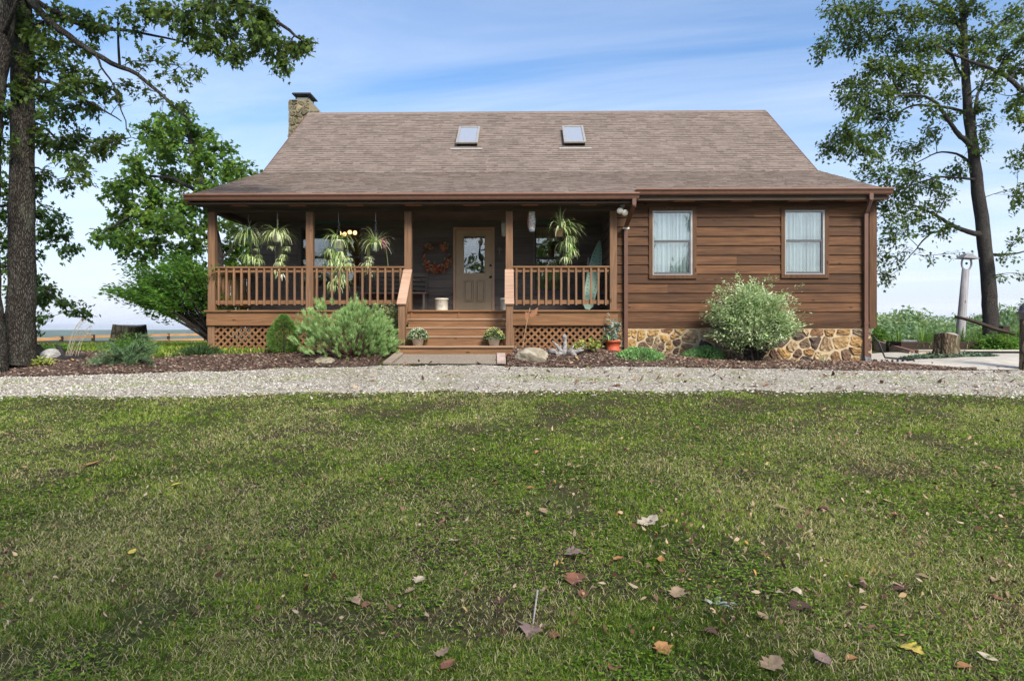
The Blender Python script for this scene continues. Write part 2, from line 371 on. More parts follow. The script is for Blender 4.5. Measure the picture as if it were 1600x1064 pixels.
M['mumflower'] = leafmat('pale mum buds', [(0, (.45, .48, .32)), (1, (.66, .66, .50))], .2)
M['mumyellow'] = leafmat('yellow mum buds', [(0, (.55, .48, .12)), (1, (.70, .64, .28))], .2)
M['pink'] = leafmat('pink petals', [(0, (.55, .06, .25)), (1, (.80, .28, .45))], .3)
M['succ'] = leafmat('grey green fleshy leaves', [(0, (.09, .16, .12)), (.6, (.20, .28, .22)), (1, (.42, .48, .40))], .1)
M['lime'] = leafmat('lime perennial leaves', [(0, (.16, .24, .04)), (1, (.50, .52, .14))], .3)
M['lily'] = leafmat('daylily blades', [(0, (.04, .12, .015)), (.6, (.10, .24, .03)), (1, (.25, .36, .07))], .35)
M['paletuft'] = leafmat('striped grass tuft', [(0, (.30, .38, .16)), (1, (.70, .72, .52))], .3)
M['ivy'] = leafmat('grey green ivy', [(0, (.04, .08, .045)), (.6, (.11, .17, .10)), (1, (.26, .33, .22))], .2)
M['wood_far'] = leafmat('far treetops', [(0, (.045, .10, .045)), (.4, (.12, .21, .09)), (.8, (.25, .35, .16)), (1, (.36, .34, .16))], .35)
M['straw'] = leafmat('dry seed stems', [(0, (.30, .25, .16)), (1, (.50, .44, .32))], .2)
M['wreath'] = leafmat('autumn wreath leaves', [(0, (.16, .03, .02)), (.3, (.42, .09, .045)), (.55, (.46, .18, .09)), (.75, (.56, .40, .24)), (.9, (.10, .15, .06)), (1, (.20, .26, .12))], .2)
M['grass'] = leafmat('lawn blades', [(0, (.022, .05, .008)), (.22, (.095, .18, .022)), (.48, (.24, .37, .048)), (.66, (.46, .54, .10)), (.76, (.46, .42, .16)), (.9, (.68, .60, .38)), (1, (.24, .15, .08))], .42, .7, .04)
M['litter'] = leafmat('dead leaf litter', [(0, (.045, .02, .012)), (.4, (.15, .075, .045)), (.7, (.30, .19, .12)), (.9, (.46, .36, .26)), (1, (.5, .28, .06))], .15)
# ================================================================== THE SETTING
def groundmat():
    m, nt, b, out = newmat('turf soil')
    v = mapped(nt, (1, 1, 1))
    f1 = noise(nt, v, 26, 8, .75); f2 = noise(nt, v, 1.1, 5, .6); f3 = noise(nt, v, .55, 4, .6, .4)
    r = ramp(nt, [(.3, (.014, .013, .007)), (.5, (.045, .042, .020)), (.7, (.12, .10, .06))]); nt.links.new(f1, r.inputs[0])
    k = ramp(nt, [(.42, (0, 0, 0)), (.62, (1, 1, 1))]); nt.links.new(f2, k.inputs[0])
    c = mixc(nt, mth(nt, 'MULTIPLY', k.outputs[0], .6), r.outputs[0], (.05, .07, .018))
    k3 = ramp(nt, [(.60, (0, 0, 0)), (.68, (.75, .75, .75))]); nt.links.new(f3, k3.inputs[0])
    c = mixc(nt, mth(nt, 'MULTIPLY', k3.outputs[0], .5), c, (.10, .12, .03))
    sp = nt.nodes.new('ShaderNodeVectorMath'); sp.operation = 'LENGTH'; nt.links.new(v, sp.inputs[0])
    far = nt.nodes.new('ShaderNodeMapRange'); far.inputs[1].default_value = 70; far.inputs[2].default_value = 160; nt.links.new(sp.outputs['Value'], far.inputs[0])
    ff = noise(nt, v, .02, 6, .7); fr = ramp(nt, [(.3, (.022, .05, .018)), (.52, (.045, .085, .03)), (.7, (.13, .17, .06))]); nt.links.new(ff, fr.inputs[0])
    c = mixc(nt, far.outputs[0], c, fr.outputs[0])
    nt.links.new(c, b.inputs['Base Color']); b.inputs['Roughness'].default_value = 1; b.inputs['Specular IOR Level'].default_value = .05
    bump(nt, b, f1, .02, .7); return m
def axis(near, step, far, grow=1.22):
    a = list(np.arange(near[0], near[1]+1e-6, step)); s = step; x = near[1]
    while x < far: s *= grow; x += s; a.append(x)
    s = step; x = near[0]
    while x > -far: s *= grow; x -= s; a.insert(0, x)
    return np.array(a)
def grid_sheet(name, X, Y, Z, m, kind='structure', label=None):
    ny, nx = X.shape; V = np.stack([X, Y, Z], -1).reshape(-1, 3)
    i = np.arange(nx-1)[None, :]+np.arange(ny-1)[:, None]*nx
    q = np.stack([i, i+1, i+1+nx, i+nx], -1).reshape(-1, 4)
    o = np_mesh(name, V, q.ravel(), np.arange(len(q))*4, m, None, None, True); return tag(o, label, None, None, kind)
gx, gy = np.meshgrid(axis((-20, 20), .25, 5200), axis((-19, 10), .25, 5200))
g_ = gz(gx, gy)+np.where(np.hypot(gx, gy) < 40, .03*(fnoise(gx, gy, .9, 4, 2)-.5), 0)
grid_sheet('ground', gx, gy, g_, groundmat(), label='grassy hilltop ground falling away to wooded valleys')

def curve_from(pts):
    P = np.array([gpt(*p)[:2] for p in pts]); o = np.argsort(P[:, 0]); P = P[o]
    return lambda x: np.interp(x, P[:, 0], P[:, 1])
_near = curve_from([(2, 622), (200, 621), (400, 617), (640, 612), (800, 611), (1000, 613), (1300, 613), (1450, 617), (1598, 619)])
_far = curve_from([(2, 591), (160, 586), (330, 582), (480, 576), (600, 574), (780, 574), (1000, 576), (1150, 577), (1370, 581), (1440, 580), (1598, 580)])
yn = lambda x: _near(x)+.16*(fnoise(x, x*0+3, .8, 9)-.5)*2
yf = lambda x: _far(x)+.14*(fnoise(x, x*0+8, .6, 11)-.5)*2
xs = np.arange(-24, 24, .12); t = np.linspace(0, 1, 24)
X = np.repeat(xs[None, :], 24, 0); Y = yn(xs)[None, :]*(1-t[:, None])+yf(xs)[None, :]*t[:, None]
def gravelmat():
    m, nt, b, out = newmat('limestone gravel'); v = mapped(nt, (1, 1, 1))
    vo = nt.nodes.new('ShaderNodeTexVoronoi'); vo.inputs['Scale'].default_value = 34; nt.links.new(v, vo.inputs['Vector'])
    sx = nt.nodes.new('ShaderNodeSeparateColor'); nt.links.new(vo.outputs['Color'], sx.inputs[0])
    r = ramp(nt, [(0, (.14, .125, .102)), (.5, (.32, .295, .25)), (1, (.48, .45, .39))]); nt.links.new(sx.outputs[0], r.inputs[0])
    f = noise(nt, v, .9, 5, .65); k = ramp(nt, [(.48, (0, 0, 0)), (.66, (.7, .7, .7))]); nt.links.new(f, k.inputs[0])
    fine = noise(nt, v, 60, 4, .7); dr = ramp(nt, [(.3, (.16, .135, .095)), (.7, (.32, .28, .21))]); nt.links.new(fine, dr.inputs[0])
    c = mixc(nt, k.outputs[0], r.outputs[0], dr.outputs[0])
    nt.links.new(c, b.inputs['Base Color']); b.inputs['Roughness'].default_value = .95; b.inputs['Specular IOR Level'].default_value = .1
    h = mth(nt, 'SUBTRACT', 1, vo.outputs['Distance']); bump(nt, b, h, .02, .8); return m
grid_sheet('gravel_driveway', X, Y, gz(X, Y)+.022+.008*np.sin(t*math.pi)[:, None]-.06*np.clip(1-t/.05, 0, 1)[:, None], gravelmat(), label='pale gravel driveway running across in front of the house')
def mulchmat():
    m, nt, b, out = newmat('bark mulch'); v = mapped(nt, (1, 1, 1)); f = noise(nt, v, 38, 8, .75, .5)
    r = ramp(nt, [(.3, (.02, .012, .008)), (.5, (.075, .045, .032)), (.7, (.19, .125, .095))]); nt.links.new(f, r.inputs[0])
    nt.links.new(r.outputs[0], b.inputs['Base Color']); b.inputs['Roughness'].default_value = 1; bump(nt, b, f, .03, .9); return m
MUL = mulchmat()
def bed_back(x): return np.interp(x, [-14, -9, -7.4, -6.6, -4.9, -4.2, -3.0, -2.8], [.3, -.4, -1.2, -.85, -.7, .0, .05, .05])+.1*(fnoise(x, x*0+1, .5, 13)-.5)
def bed_sheet(name, x0, x1, back, label):
    xs = np.arange(x0, x1+.01, .1); t = np.linspace(0, 1, 18)
    X = np.repeat(xs[None, :], 18, 0); f0 = yf(xs)+.02; b0 = np.maximum(back(xs), f0+.02); Y = f0[None, :]*(1-t[:, None])+b0[None, :]*t[:, None]
    Z = gz(X, Y)+.03+.05*np.minimum(1, 3*t*(1-t))[:, None]+.02*(fnoise(X, Y, .25, 6)-.5)
    grid_sheet(name, X, Y, Z, MUL, label=label); return X, Y, Z
bedL = bed_sheet('mulch_bed', -14, -2.72, bed_back, 'dark bark mulch bed beside the left of the steps')
bedR = bed_sheet('mulch_bed', -.32, 8.7, lambda x: np.interp(x, [-.3, 1.9, 7.7, 8.0, 8.75], [-.1, .28, .28, -1.0, -1.9]), 'dark bark mulch bed along the stone foundation')
# walkway pad in front of the steps
a = [gpt(632, 556), gpt(776, 556), gpt(776, 572), gpt(612, 572)]
px_, py_ = np.meshgrid(np.linspace(0, 1, 14), np.linspace(0, 1, 8))
def bil(i): return (a[3][i]*(1-px_)+a[2][i]*px_)*(1-py_)+(a[0][i]*(1-px_)+a[1][i]*px_)*py_
WX, WY = bil(0), bil(1)
WY = np.where(py_ > .99, -1.36, WY); WZ = .085*py_-.085*(1-py_)
WX = WX
M['pebble'] = nmat('pebble concrete', [(.3, (.14, .118, .092)), (.7, (.27, .232, .185))], ns=40, rough=.95, bmp=.006, detail=6, big=.12)
grid_sheet('walkway', WX, WY, np.maximum(gz(WX, WY)+.03, WZ), M['pebble'], label='exposed pebble walkway slab in front of the steps')
wl = thing('walkway_edging', 'flat timber edging along the left side of the pebble walkway', 'edging', (a[3][0], a[3][1], gz(a[3][0], a[3][1])))
mb = MB(); p0 = np.array([WX[0, 0]-.09, WY[0, 0]-.02]); p1 = np.array([WX[-1, 0]-.09, -1.36])
mb.beam((*p0, gz(*p0)+.06), (*p1, gz(*p1)+.07), .17, .05); mb.build('timber', grain('grey tan edging', (.17, .13, .10), (.26, .21, .165), (.33, .275, .22), island=.1), wl, bevel=.008)
wl = thing('walkway_edging', 'pinkish brick edging along the right side of the pebble walkway', 'edging', (WX[0, -1], WY[0, -1], gz(WX[0, -1], WY[0, -1])))
mb = MB(); q0 = np.array([WX[0, -1]+.09, WY[0, -1]]); q1 = np.array([WX[-1, -1]+.09, -1.36])
for k in range(5):
    s0 = q0+(q1-q0)*(k/5+.01); s1 = q0+(q1-q0)*((k+1)/5-.01); mb.beam((*s0, gz(*s0)+.055), (*s1, gz(*s1)+.055), .17, .05)
mb.build('brick', nmat('worn pale brick', [(.3, (.28, .20, .17)), (.7, (.42, .34, .30))], ns=8, rough=.95, island=.12), wl, bevel=.008)
# patio right of the house
xs = np.linspace(7.5, 24, 40); t = np.linspace(0, 1, 20); X = np.repeat(xs[None], 20, 0)
f0 = np.maximum(yf(xs)-.05, np.interp(xs, [7.5, 8.0, 8.9, 9], [.5, -.9, -1.95, -3])); Y = f0[None]*(1-t[:, None])+np.full_like(xs, 3.2)[None]*t[:, None]
grid_sheet('patio', X, Y, gz(X, Y)+.035, M['conc'], label='pale concrete patio beside the right end of the house')

# ---- loose stones and chips (nobody could count them)
def chips(name, P, size, flat, m, label, kind='stuff', seed=1):
    r = np.random.default_rng(seed); n = len(P); O = np.array([(1,0,0),(0,1,0),(-1,0,0),(0,-1,0),(0,0,1)])
    S = size*(.35+1.0*r.random((n, 1, 1))**1.6)*(.7+.6*r.random((n, 1, 3))); S[:, :, 2] *= flat; an = r.random(n)*6.28; c, s = np.cos(an), np.sin(an)
    V = O[None]*S*(1+.5*(r.random((n, 5, 3))-.5)); x = V[..., 0]*c[:, None]-V[..., 1]*s[:, None]; y = V[..., 0]*s[:, None]+V[..., 1]*c[:, None]
    tl = (r.random((n, 1))-.5)*.6; V = np.stack([x, y, V[..., 2]+x*tl], -1)+P[:, None]
    fs = np.array([(0,1,4),(1,2,4),(2,3,4),(3,0,4)]); L = (fs[None]+np.arange(n)[:, None, None]*5).reshape(-1)
    return tag(np_mesh(name, V.reshape(-1, 3), L, np.arange(n*4)*3, m, None, np.repeat(r.random(n), 5)), label, None, None, kind)
def attrmat(name, cols):
    m, nt, b, out = newmat(name); at_ = nt.nodes.new('ShaderNodeAttribute'); at_.attribute_name = 'rnd'
    c = ramp(nt, cols); nt.links.new(at_.outputs['Fac'], c.inputs[0]); nt.links.new(c.outputs[0], b.inputs['Base Color']); b.inputs['Roughness'].default_value = .95; b.inputs['Specular IOR Level'].default_value = .1; return m
n = 62000; x = rng.uniform(-13.5, 13.5, n); t = rng.random(n); y = yn(x)*(1-t)+yf(x)*t
keep = (rng.random(n) < np.clip(1.25-np.abs(fnoise(x, y*2.2, 1.3, 21)-.42)*2.2, .12, 1)*np.interp(x, [-5, -1, 6, 9], [1, .32, .4, .85])); x, y, t = x[keep], y[keep], t[keep]
chips('gravel', np.stack([x, y, gz(x, y)+.026+.008*np.sin(t*math.pi)], -1), .0165, .7, attrmat('gravel stones', [(0, (.10, .09, .072)), (.3, (.29, .265, .22)), (.7, (.47, .44, .375)), (1, (.68, .65, .58))]), 'loose pale stones scattered over the driveway')
n = 1500; x = rng.uniform(-13, 13, n); y = yn(x)-np.abs(rng.normal(0, .16, n)); chips('gravel', np.stack([x, y, gz(x, y)+.012], -1), .02, .7, bpy.data.materials['gravel stones'], 'stones spilled from the driveway into the lawn edge', seed=8)
def bedchips(X, Y, Z, n, seed, label, x0, x1):
    r = np.random.default_rng(seed); i = r.integers(0, X.shape[0]-1, n); j = r.integers(0, X.shape[1]-1, n); u, v = r.random(n), r.random(n)
    f = lambda A: A[i, j]*(1-u)*(1-v)+A[i, j+1]*u*(1-v)+A[i+1, j]*(1-u)*v+A[i+1, j+1]*u*v
    P = np.stack([f(X), f(Y), f(Z)+.004], -1); P = P[(P[:, 0] > x0) & (P[:, 0] < x1)]
    chips('mulch', P, .028, .4, attrmat('mulch chips', [(0, (.018, .011, .008)), (.4, (.075, .046, .034)), (.75, (.19, .12, .09)), (.93, (.34, .25, .20)), (1, (.52, .46, .36))]), label, seed=seed)
bedchips(*bedL, 17000, 5, 'loose bark chips and dead leaf bits in the left bed', -13, 0)
bedchips(*bedR, 16000, 6, 'loose bark chips in the bed under the stone foundation', -1, 9)

# ---- lawn blades
def blades(name, P, L, w, tilt, rnd, m, label, az=None, kind='stuff'):
    n = len(P); az = rng.random(n)*6.283 if az is None else az; h = np.stack([np.cos(az), np.sin(az), 0*az], -1); zz = np.array([0, 0, 1.0])
    wa = rng.random(n)*6.283; wd = np.stack([np.cos(wa), np.sin(wa), 0*wa], -1)*w[:, None]
    st = lambda a: (zz*np.cos(a)[:, None]+h*np.sin(a)[:, None])
    mid = P+st(tilt*.55)*(L*.55)[:, None]; tip = mid+st(np.minimum(tilt*1.5, 1.75))*(L*.5)[:, None]
    V = np.stack([P-wd*.5, P+wd*.5, mid+wd*.42, mid-wd*.42, tip], 1).reshape(-1, 3)
    b = np.arange(n)[:, None]*5; lp = np.concatenate([b+np.array([0, 1, 2, 3]), b+np.array([3, 2, 4])], 1).ravel()
    st_ = np.stack([np.arange(n)*7, np.arange(n)*7+4], 1).ravel()
    return tag(np_mesh(name, V, lp, st_, m, None, np.repeat(rnd, 5)), label, None, None, kind)
def lawn_pts(N, d0, d1, marg=0):
    d = d0*(d1/d0)**rng.random(N*2); px = rng.uniform(-420, 2020, N*2)
    X = CAM[0]+d*(FWD[0]+RGT[0]*(px-800)/F); Y = CAM[1]+d*(FWD[1]+RGT[1]*(px-800)/F)
    ok = Y < yn(X)+.30*(fnoise(X, Y*0+2, .35, 17, 3)-.42)+.10*rng.random(N*2)+.05-marg; return X[ok][:N], Y[ok][:N], d[ok][:N]
p_d = gpt(680, 632)
def dirt(X, Y): return np.exp(-(((X-p_d[0])/.75)**2+((Y-p_d[1])/.28)**2))
def dryness(X, Y): return np.clip((fnoise(X, Y, 1.3, 41, 4)-.42)*1.9+.10+np.clip(.24-.045*(Y+15), 0, .2), .03, .7)
ZG = lambda X, Y: gz(X, Y)+.03*(fnoise(X, Y, .9, 4, 2)-.5)-.004
# tufts: blades leaning out of many small clumps, with dark gaps between
X, Y, d = lawn_pts(112000, 2.2, 11.6)
bare = fnoise(X, Y, .45, 31, 4); ok = rng.random(len(X)) < np.clip(1.1-np.clip(bare-.5, 0, 1)*5.5-dirt(X, Y)*1.1, .05, 1); X, Y, d = X[ok], Y[ok], d[ok]
nt_ = len(X); k = 9; dr = dryness(X, Y); tall = np.clip((fnoise(X, Y, .8, 51, 3)-.25)*1.7, .15, 1.3); gtone = np.clip(.52+.02*(d-5)+1.15*(fnoise(X, Y, .6, 61, 3)-.5)+.32*rng.normal(size=nt_), 0, 1)  # tone lifts with distance, painting the brighter far lawn into the colour
tr = (.006+.0022*d)*(.6+.8*rng.random(nt_)); rep = lambda a: np.repeat(a, k)
n = nt_*k; az = rng.random(n)*6.283; rr = np.sqrt(rng.random(n)); Xb = rep(X)+np.cos(az)*rr*rep(tr); Yb_ = rep(Y)+np.sin(az)*rr*rep(tr)
isdry = rng.random(n) < rep(dr)*.55
rnd = np.where(isdry, .70+.25*rng.random(n), np.clip(.68*rep(gtone)*(.45+.75*rng.random(n)), 0, .69))
L = (.018+.034*rng.random(n)**1.5)*(.45+.9*rep(tall))*np.where(isdry, 1.2, 1); w = (.0010+.00056*rep(d))*(.6+.7*rng.random(n))
tilt = np.clip(.15+.9*rr+.25*rng.normal(size=n)+np.where(isdry, .35, 0), 0, 1.5)
Pg = [np.stack([Xb, Yb_, ZG(Xb, Yb_)], -1)]; Lg, wg, tg, rg, ag = [L], [w], [tilt], [rnd], [az+.5*rng.normal(size=n)]
# thatch: pale and brown fibres lying flat
X, Y, d = lawn_pts(195000, 2.2, 11.4, .08); n = len(X); dr = dryness(X, Y); ok = rng.random(n) < np.clip(.25+dr*1.1, 0, 1); X, Y, d = X[ok], Y[ok], d[ok]; n = len(X)
Pg.append(np.stack([X, Y, ZG(X, Y)+.004+.016*rng.random(n)], -1)); Lg.append(.02+.05*rng.random(n)**1.5); wg.append((.0012+.0005*d)*(.6+.7*rng.random(n))); tg.append(1.15+.25*rng.random(n)); rg.append(np.where(rng.random(n) < .7, .76+.18*rng.random(n), .96+.04*rng.random(n))); ag.append(rng.random(n)*6.283)
# moss: tiny yellow green points in patches
X, Y, d = lawn_pts(150000, 2.2, 9, .2); mo = np.clip((fnoise(X, Y, .9, 91, 3)-.50)*6, 0, 1)*np.clip((X+1.0)/2.5, .12, 1); ok = rng.random(len(X)) < mo; X, Y, d = X[ok], Y[ok], d[ok]; n = len(X)
Pg.append(np.stack([X, Y, ZG(X, Y)], -1)); Lg.append(.008+.012*rng.random(n)); wg.append((.002+.0009*d)*(.7+.6*rng.random(n))); tg.append(.6*rng.random(n)); rg.append(.52+.15*rng.random(n)); ag.append(rng.random(n)*6.283)
c_ = np.concatenate; blades('grass', c_(Pg), c_(Lg), c_(wg), c_(tg), c_(rg), M['grass'], 'short patchy lawn of green and straw coloured blades', c_(ag))
# clover and broad weeds
n = 64000; d = 2.4*(10.5/2.4)**rng.random(n); px = rng.uniform(-300, 1900, n); X = d*(FWD[0]+RGT[0]*(px-800)/F); Y = CAM[1]+d*(FWD[1]+RGT[1]*(px-800)/F)
ok = (Y < yn(X)-.05) & (rng.random(n) < np.clip((fnoise(X, Y, .7, 81, 3)-.36)*3.5, 0, 1)); X, Y, d = X[ok], Y[ok], d[ok]; n = len(X)
C = np.repeat(np.stack([X, Y, gz(X, Y)+.012+.025*rng.random(n)], -1), 3, 0); a0 = np.repeat(rng.random(n)*6.28, 3)+np.tile([0, 2.1, 4.2], n)
A = np.stack([np.cos(a0), np.sin(a0), .25+0*a0], -1); s = np.repeat(.005+.0012*d+.007*rng.random(n), 3)
tag(np_leaves('clover', C, A, np.tile([[0, 0, 1.0]], (3*n, 1))+.3*rand_unit(3*n), s, s*.95, OVAL, leafmat('clover leaves', [(0, (.04, .10, .012)), (.6, (.13, .25, .025)), (1, (.28, .40, .05))], .35, .7, .06), None, None, .1), 'clover and small broad weeds through the lawn', None, None, 'stuff')
# rougher grass behind the left bed and along the plateau edge
n = 45000; X = rng.uniform(-16, -4.0, n); Y = -.9+42*rng.random(n)**1.8; ok = Y > bed_back(X)+.05; X, Y = X[ok], Y[ok]; n = len(X)
ok = ~((X > -6.95) & (Y > -.1) & (Y < 12)); X, Y = X[ok], Y[ok]; n = len(X); dd = Y+15
blades('grass', np.stack([X, Y, gz(X, Y)], -1), .05+.07*rng.random(n), .004+.0011*dd, .3+.8*rng.random(n), np.clip(.22+.4*rng.random(n)+.3*(rng.random(n) < .14), 0, 1), M['grass'], 'bright grass strip running back to the rail fence')
# leaf litter: the small scattered dead leaves
def litter(name, n, gen, size, label, m=None, seed=3):
    r = np.random.default_rng(seed); P = gen(r, n); n = len(P); a0 = r.random(n)*6.28
    A = np.stack([np.cos(a0), np.sin(a0), .35*r.normal(size=n)], -1); Nn = np.array([0, 0, 1.0])+.45*r.normal(size=(n, 3)); s = size*(.5+r.random(n)**2)
    return tag(np_leaves(name, P, A, Nn, s, s*(.35+.4*r.random(n)), OVAL, m or M['litter'], None, r.random(n), curl=.5*r.normal(size=n)), label, None, None, 'stuff')
def g_lawn(r, n):
    d = 3.2*(10.8/3.2)**(r.random(n)**.75); px = r.uniform(-40, 1640, n); X = d*(FWD[0]+RGT[0]*(px-800)/F); Y = CAM[1]+d*(FWD[1]+RGT[1]*(px-800)/F)
    ok = (Y < yn(X)) & (r.random(n) < .25+.75*np.clip((px-500)/700, 0, 1)); X, Y = X[ok], Y[ok]; return np.stack([X, Y, gz(X, Y)+.028+.03*r.random(len(X))], -1)
litter('leaf_litter', 8500, g_lawn, .034, 'small dead leaf bits scattered over the lawn')
def g_drive(r, n):
    x = r.uniform(-6, 13, n); t = r.random(n); y = yn(x)*(1-t)+(yf(x)+.3)*t; ok = r.random(n) < np.clip((x+5)/6, .1, 1); x, y = x[ok], y[ok]; return np.stack([x, y, gz(x, y)+.045], -1)
litter('leaf_litter', 900, g_drive, .085, 'brown dead leaves blown over the gravel driveway', seed=4)
def g_bed(r, n):
    x = np.concatenate([r.uniform(-13, -2.8, n//2), r.uniform(-.2, 8.3, n//2)]); y = yf(x)+.05+1.6*r.random(len(x)); return np.stack([x, y, gz(x, y)+.085], -1)[(y < np.where(x < 0, bed_back(x), .2))]
litter('leaf_litter', 700, g_bed, .06, 'dry leaves caught on the mulch beds', seed=5)

# weeds in the driveway
X = rng.uniform(-13, 12, 5200); t_ = np.clip(rng.normal(.5, .13, 5200), .05, .98); t_ = np.where(rng.random(5200) < .3, rng.random(5200), t_); Y = yn(X)*(1-t_)+yf(X)*t_; ok = fnoise(X, Y*2, .8, 23, 3) > .54; X, Y = X[ok], Y[ok]; X = np.repeat(X, 7)+rng.normal(0, .03, 7*len(X)); Y = np.repeat(Y, 7)+rng.normal(0, .02, 7*len(Y)); n = len(X)
blades('grass', np.stack([X, Y, gz(X, Y)+.02], -1), .02+.03*rng.random(n), .006+0*X, .3+.9*rng.random(n), np.clip(.3+.4*rng.random(n), 0, .68), M['grass'], 'sparse weeds growing along the middle of the driveway')
# ================================================================== THE HOUSE
H = thing('cabin_house', 'brown board-sided house with a covered front porch and shingled roof', 'house', (0, 0, 0))
YB = 2.1; XL, XR = -6.86, 7.72; YW = .30; XI = 1.95
def siding(mb, fixed, n_dir, axis_, u0, u1, z0, z1, openings=(), expo=.21, clip=None, seed=0):
    """lap boards on a wall; axis_ 'x' or 'y'; n_dir +-1 outward along the other axis"""
    rr = random.Random(seed); k = 0
    while z0+k*expo < z1-.01:
        a = z0+k*expo; b = min(a+expo, z1); k += 1
        zs = sorted({a, b, *[o[2] for o in openings if a < o[2] < b], *[o[3] for o in openings if a < o[3] < b]})
        joint = u0+rr.uniform(1.2, 4.5); js = []
        while joint < u1: js.append(joint); joint += rr.uniform(3.0, 4.9)
        for za, zb in zip(zs[:-1], zs[1:]):
            iv = [(u0, u1)]
            if clip: lo, hi = clip((a+b)/2); iv = [(max(u0, lo), min(u1, hi))]
            for o in openings:
                if o[2] < zb-1e-4 and o[3] > za+1e-4:
                    nv = []
                    for p, q in iv:
                        if o[0] > p: nv.append((p, min(q, o[0])))
                        if o[1] < q: nv.append((max(p, o[1]), q))
                    iv = [(p, q) for p, q in nv if q-p > .005]
            cut = []
            for p, q in iv:
                c = [p]+[j for j in js if p+.25 < j < q-.25]+[q]
                cut += list(zip(c[:-1], c[1:]))
            f = lambda z: .034-.026*(z-a)/expo
            for p, q in cut:
                if q-p < .01: continue
                p2, q2 = p+.0008, q-.0008; da, db = f(za), f(zb); w = .03
                def P(u, d, z): return (u, fixed+n_dir*d, z) if axis_ == 'x' else (fixed+n_dir*d, u, z)
                mb.hexa([P(p2, -w, za), P(q2, -w, za), P(q2, da, za), P(p2, da, za), P(p2, -w, zb), P(q2, -w, zb), P(q2, db, zb), P(p2, db, zb)])
    return mb
# openings (u0,u1,z0,z1) inside the casings
def fpx(px0, py0, px1, py1, Y):
    a = atY(px0, py0, Y); b = atY(px1, py1, Y); return a[0], b[0], b[2], a[2]
W1 = fpx(1013.7, 323.6, 1088.2, 435.7, YW-.03); W2 = fpx(1220.2, 322.7, 1294.8, 434.8, YW-.03)
WPL = fpx(466, 352, 569, 452, YB-.03); WPR = fpx(833, 350, 881, 457, YB-.03)
DR = fpx(708.2, 355.4, 772.8, 484, YB-.03); DR = (DR[0], DR[1], 1.0, DR[3])
ins = lambda o, d=.02: (o[0]+d, o[1]-d, o[2]+d, o[3]-d)
siding(MB(), YW, -1, 'x', XI, XR, .635+.13, 3.62, [ins(W1), ins(W2)], seed=3).box((XI, YW-.045, .62), (XR+.02, YW+.02, .765)).build('wall', M['siding'], H)
siding(MB(), YB, -1, 'x', XL, XI, 1.0, 3.62, [ins(WPL), ins(WPR), (DR[0]+.02, DR[1]-.02, 1.0, DR[3]-.02)], seed=4).build('wall', M['siding_grey'], H)
siding(MB(), XI, -1, 'y', YW, YB, 1.0, 3.62, seed=5).build('wall', M['siding_grey'], H)
YE = 11.4; RY, RZ = 7.25, 7.64; KY, KZ = 3.35, 4.79
def roofz(y):
    yy = RY-np.abs(np.asarray(y, float)-RY)
    return np.interp(yy, [-.6, KY, RY], [3.41, KZ, RZ])
def gclip(z):
    ys = np.linspace(YB, YE, 200); ok = roofz(ys)-.22 > z; return (ys[ok][0], ys[ok][-1]) if ok.any() else (99, 99)
def gclipR(z):
    ys = np.linspace(YW, YE, 200); ok = roofz(ys)-.22 > z; return (ys[ok][0], ys[ok][-1]) if ok.any() else (99, 99)
siding(MB(), XL, -1, 'y', YB, YE, .66, 7.4, clip=gclip, seed=6).build('wall', M['siding'], H)
siding(MB(), XR, 1, 'y', YW, YE, .66, 7.4, clip=gclipR, seed=7).build('wall', M['siding'], H)
siding(MB(), YE, 1, 'x', XL, XR, .66, 4.2, seed=8).build('wall', M['siding'], H)
# porch gable ends over the side beams
mb = MB(); mb.prism([(XL-.03, -.1, 3.27), (XL-.03, YB, 3.27), (XL-.03, YB, roofz(YB)-.16), (XL-.03, -.1, roofz(-.1)-.16)], (1, 0, 0), .06); mb.build('gable_board', M['siding_grey'], H)
MB().box((XR-.1, YW-.062, .62), (XR+.062, YW-.038, 3.6)).box((XR+.04, YW-.0375, .62), (XR+.062, YW+.08, 3.6)).build('corner_board', M['trim'], H)
MB().box((XR-.1, YE+.038, .62), (XR+.062, YE+.062, 3.6)).build('corner_board', M['trim'], H)
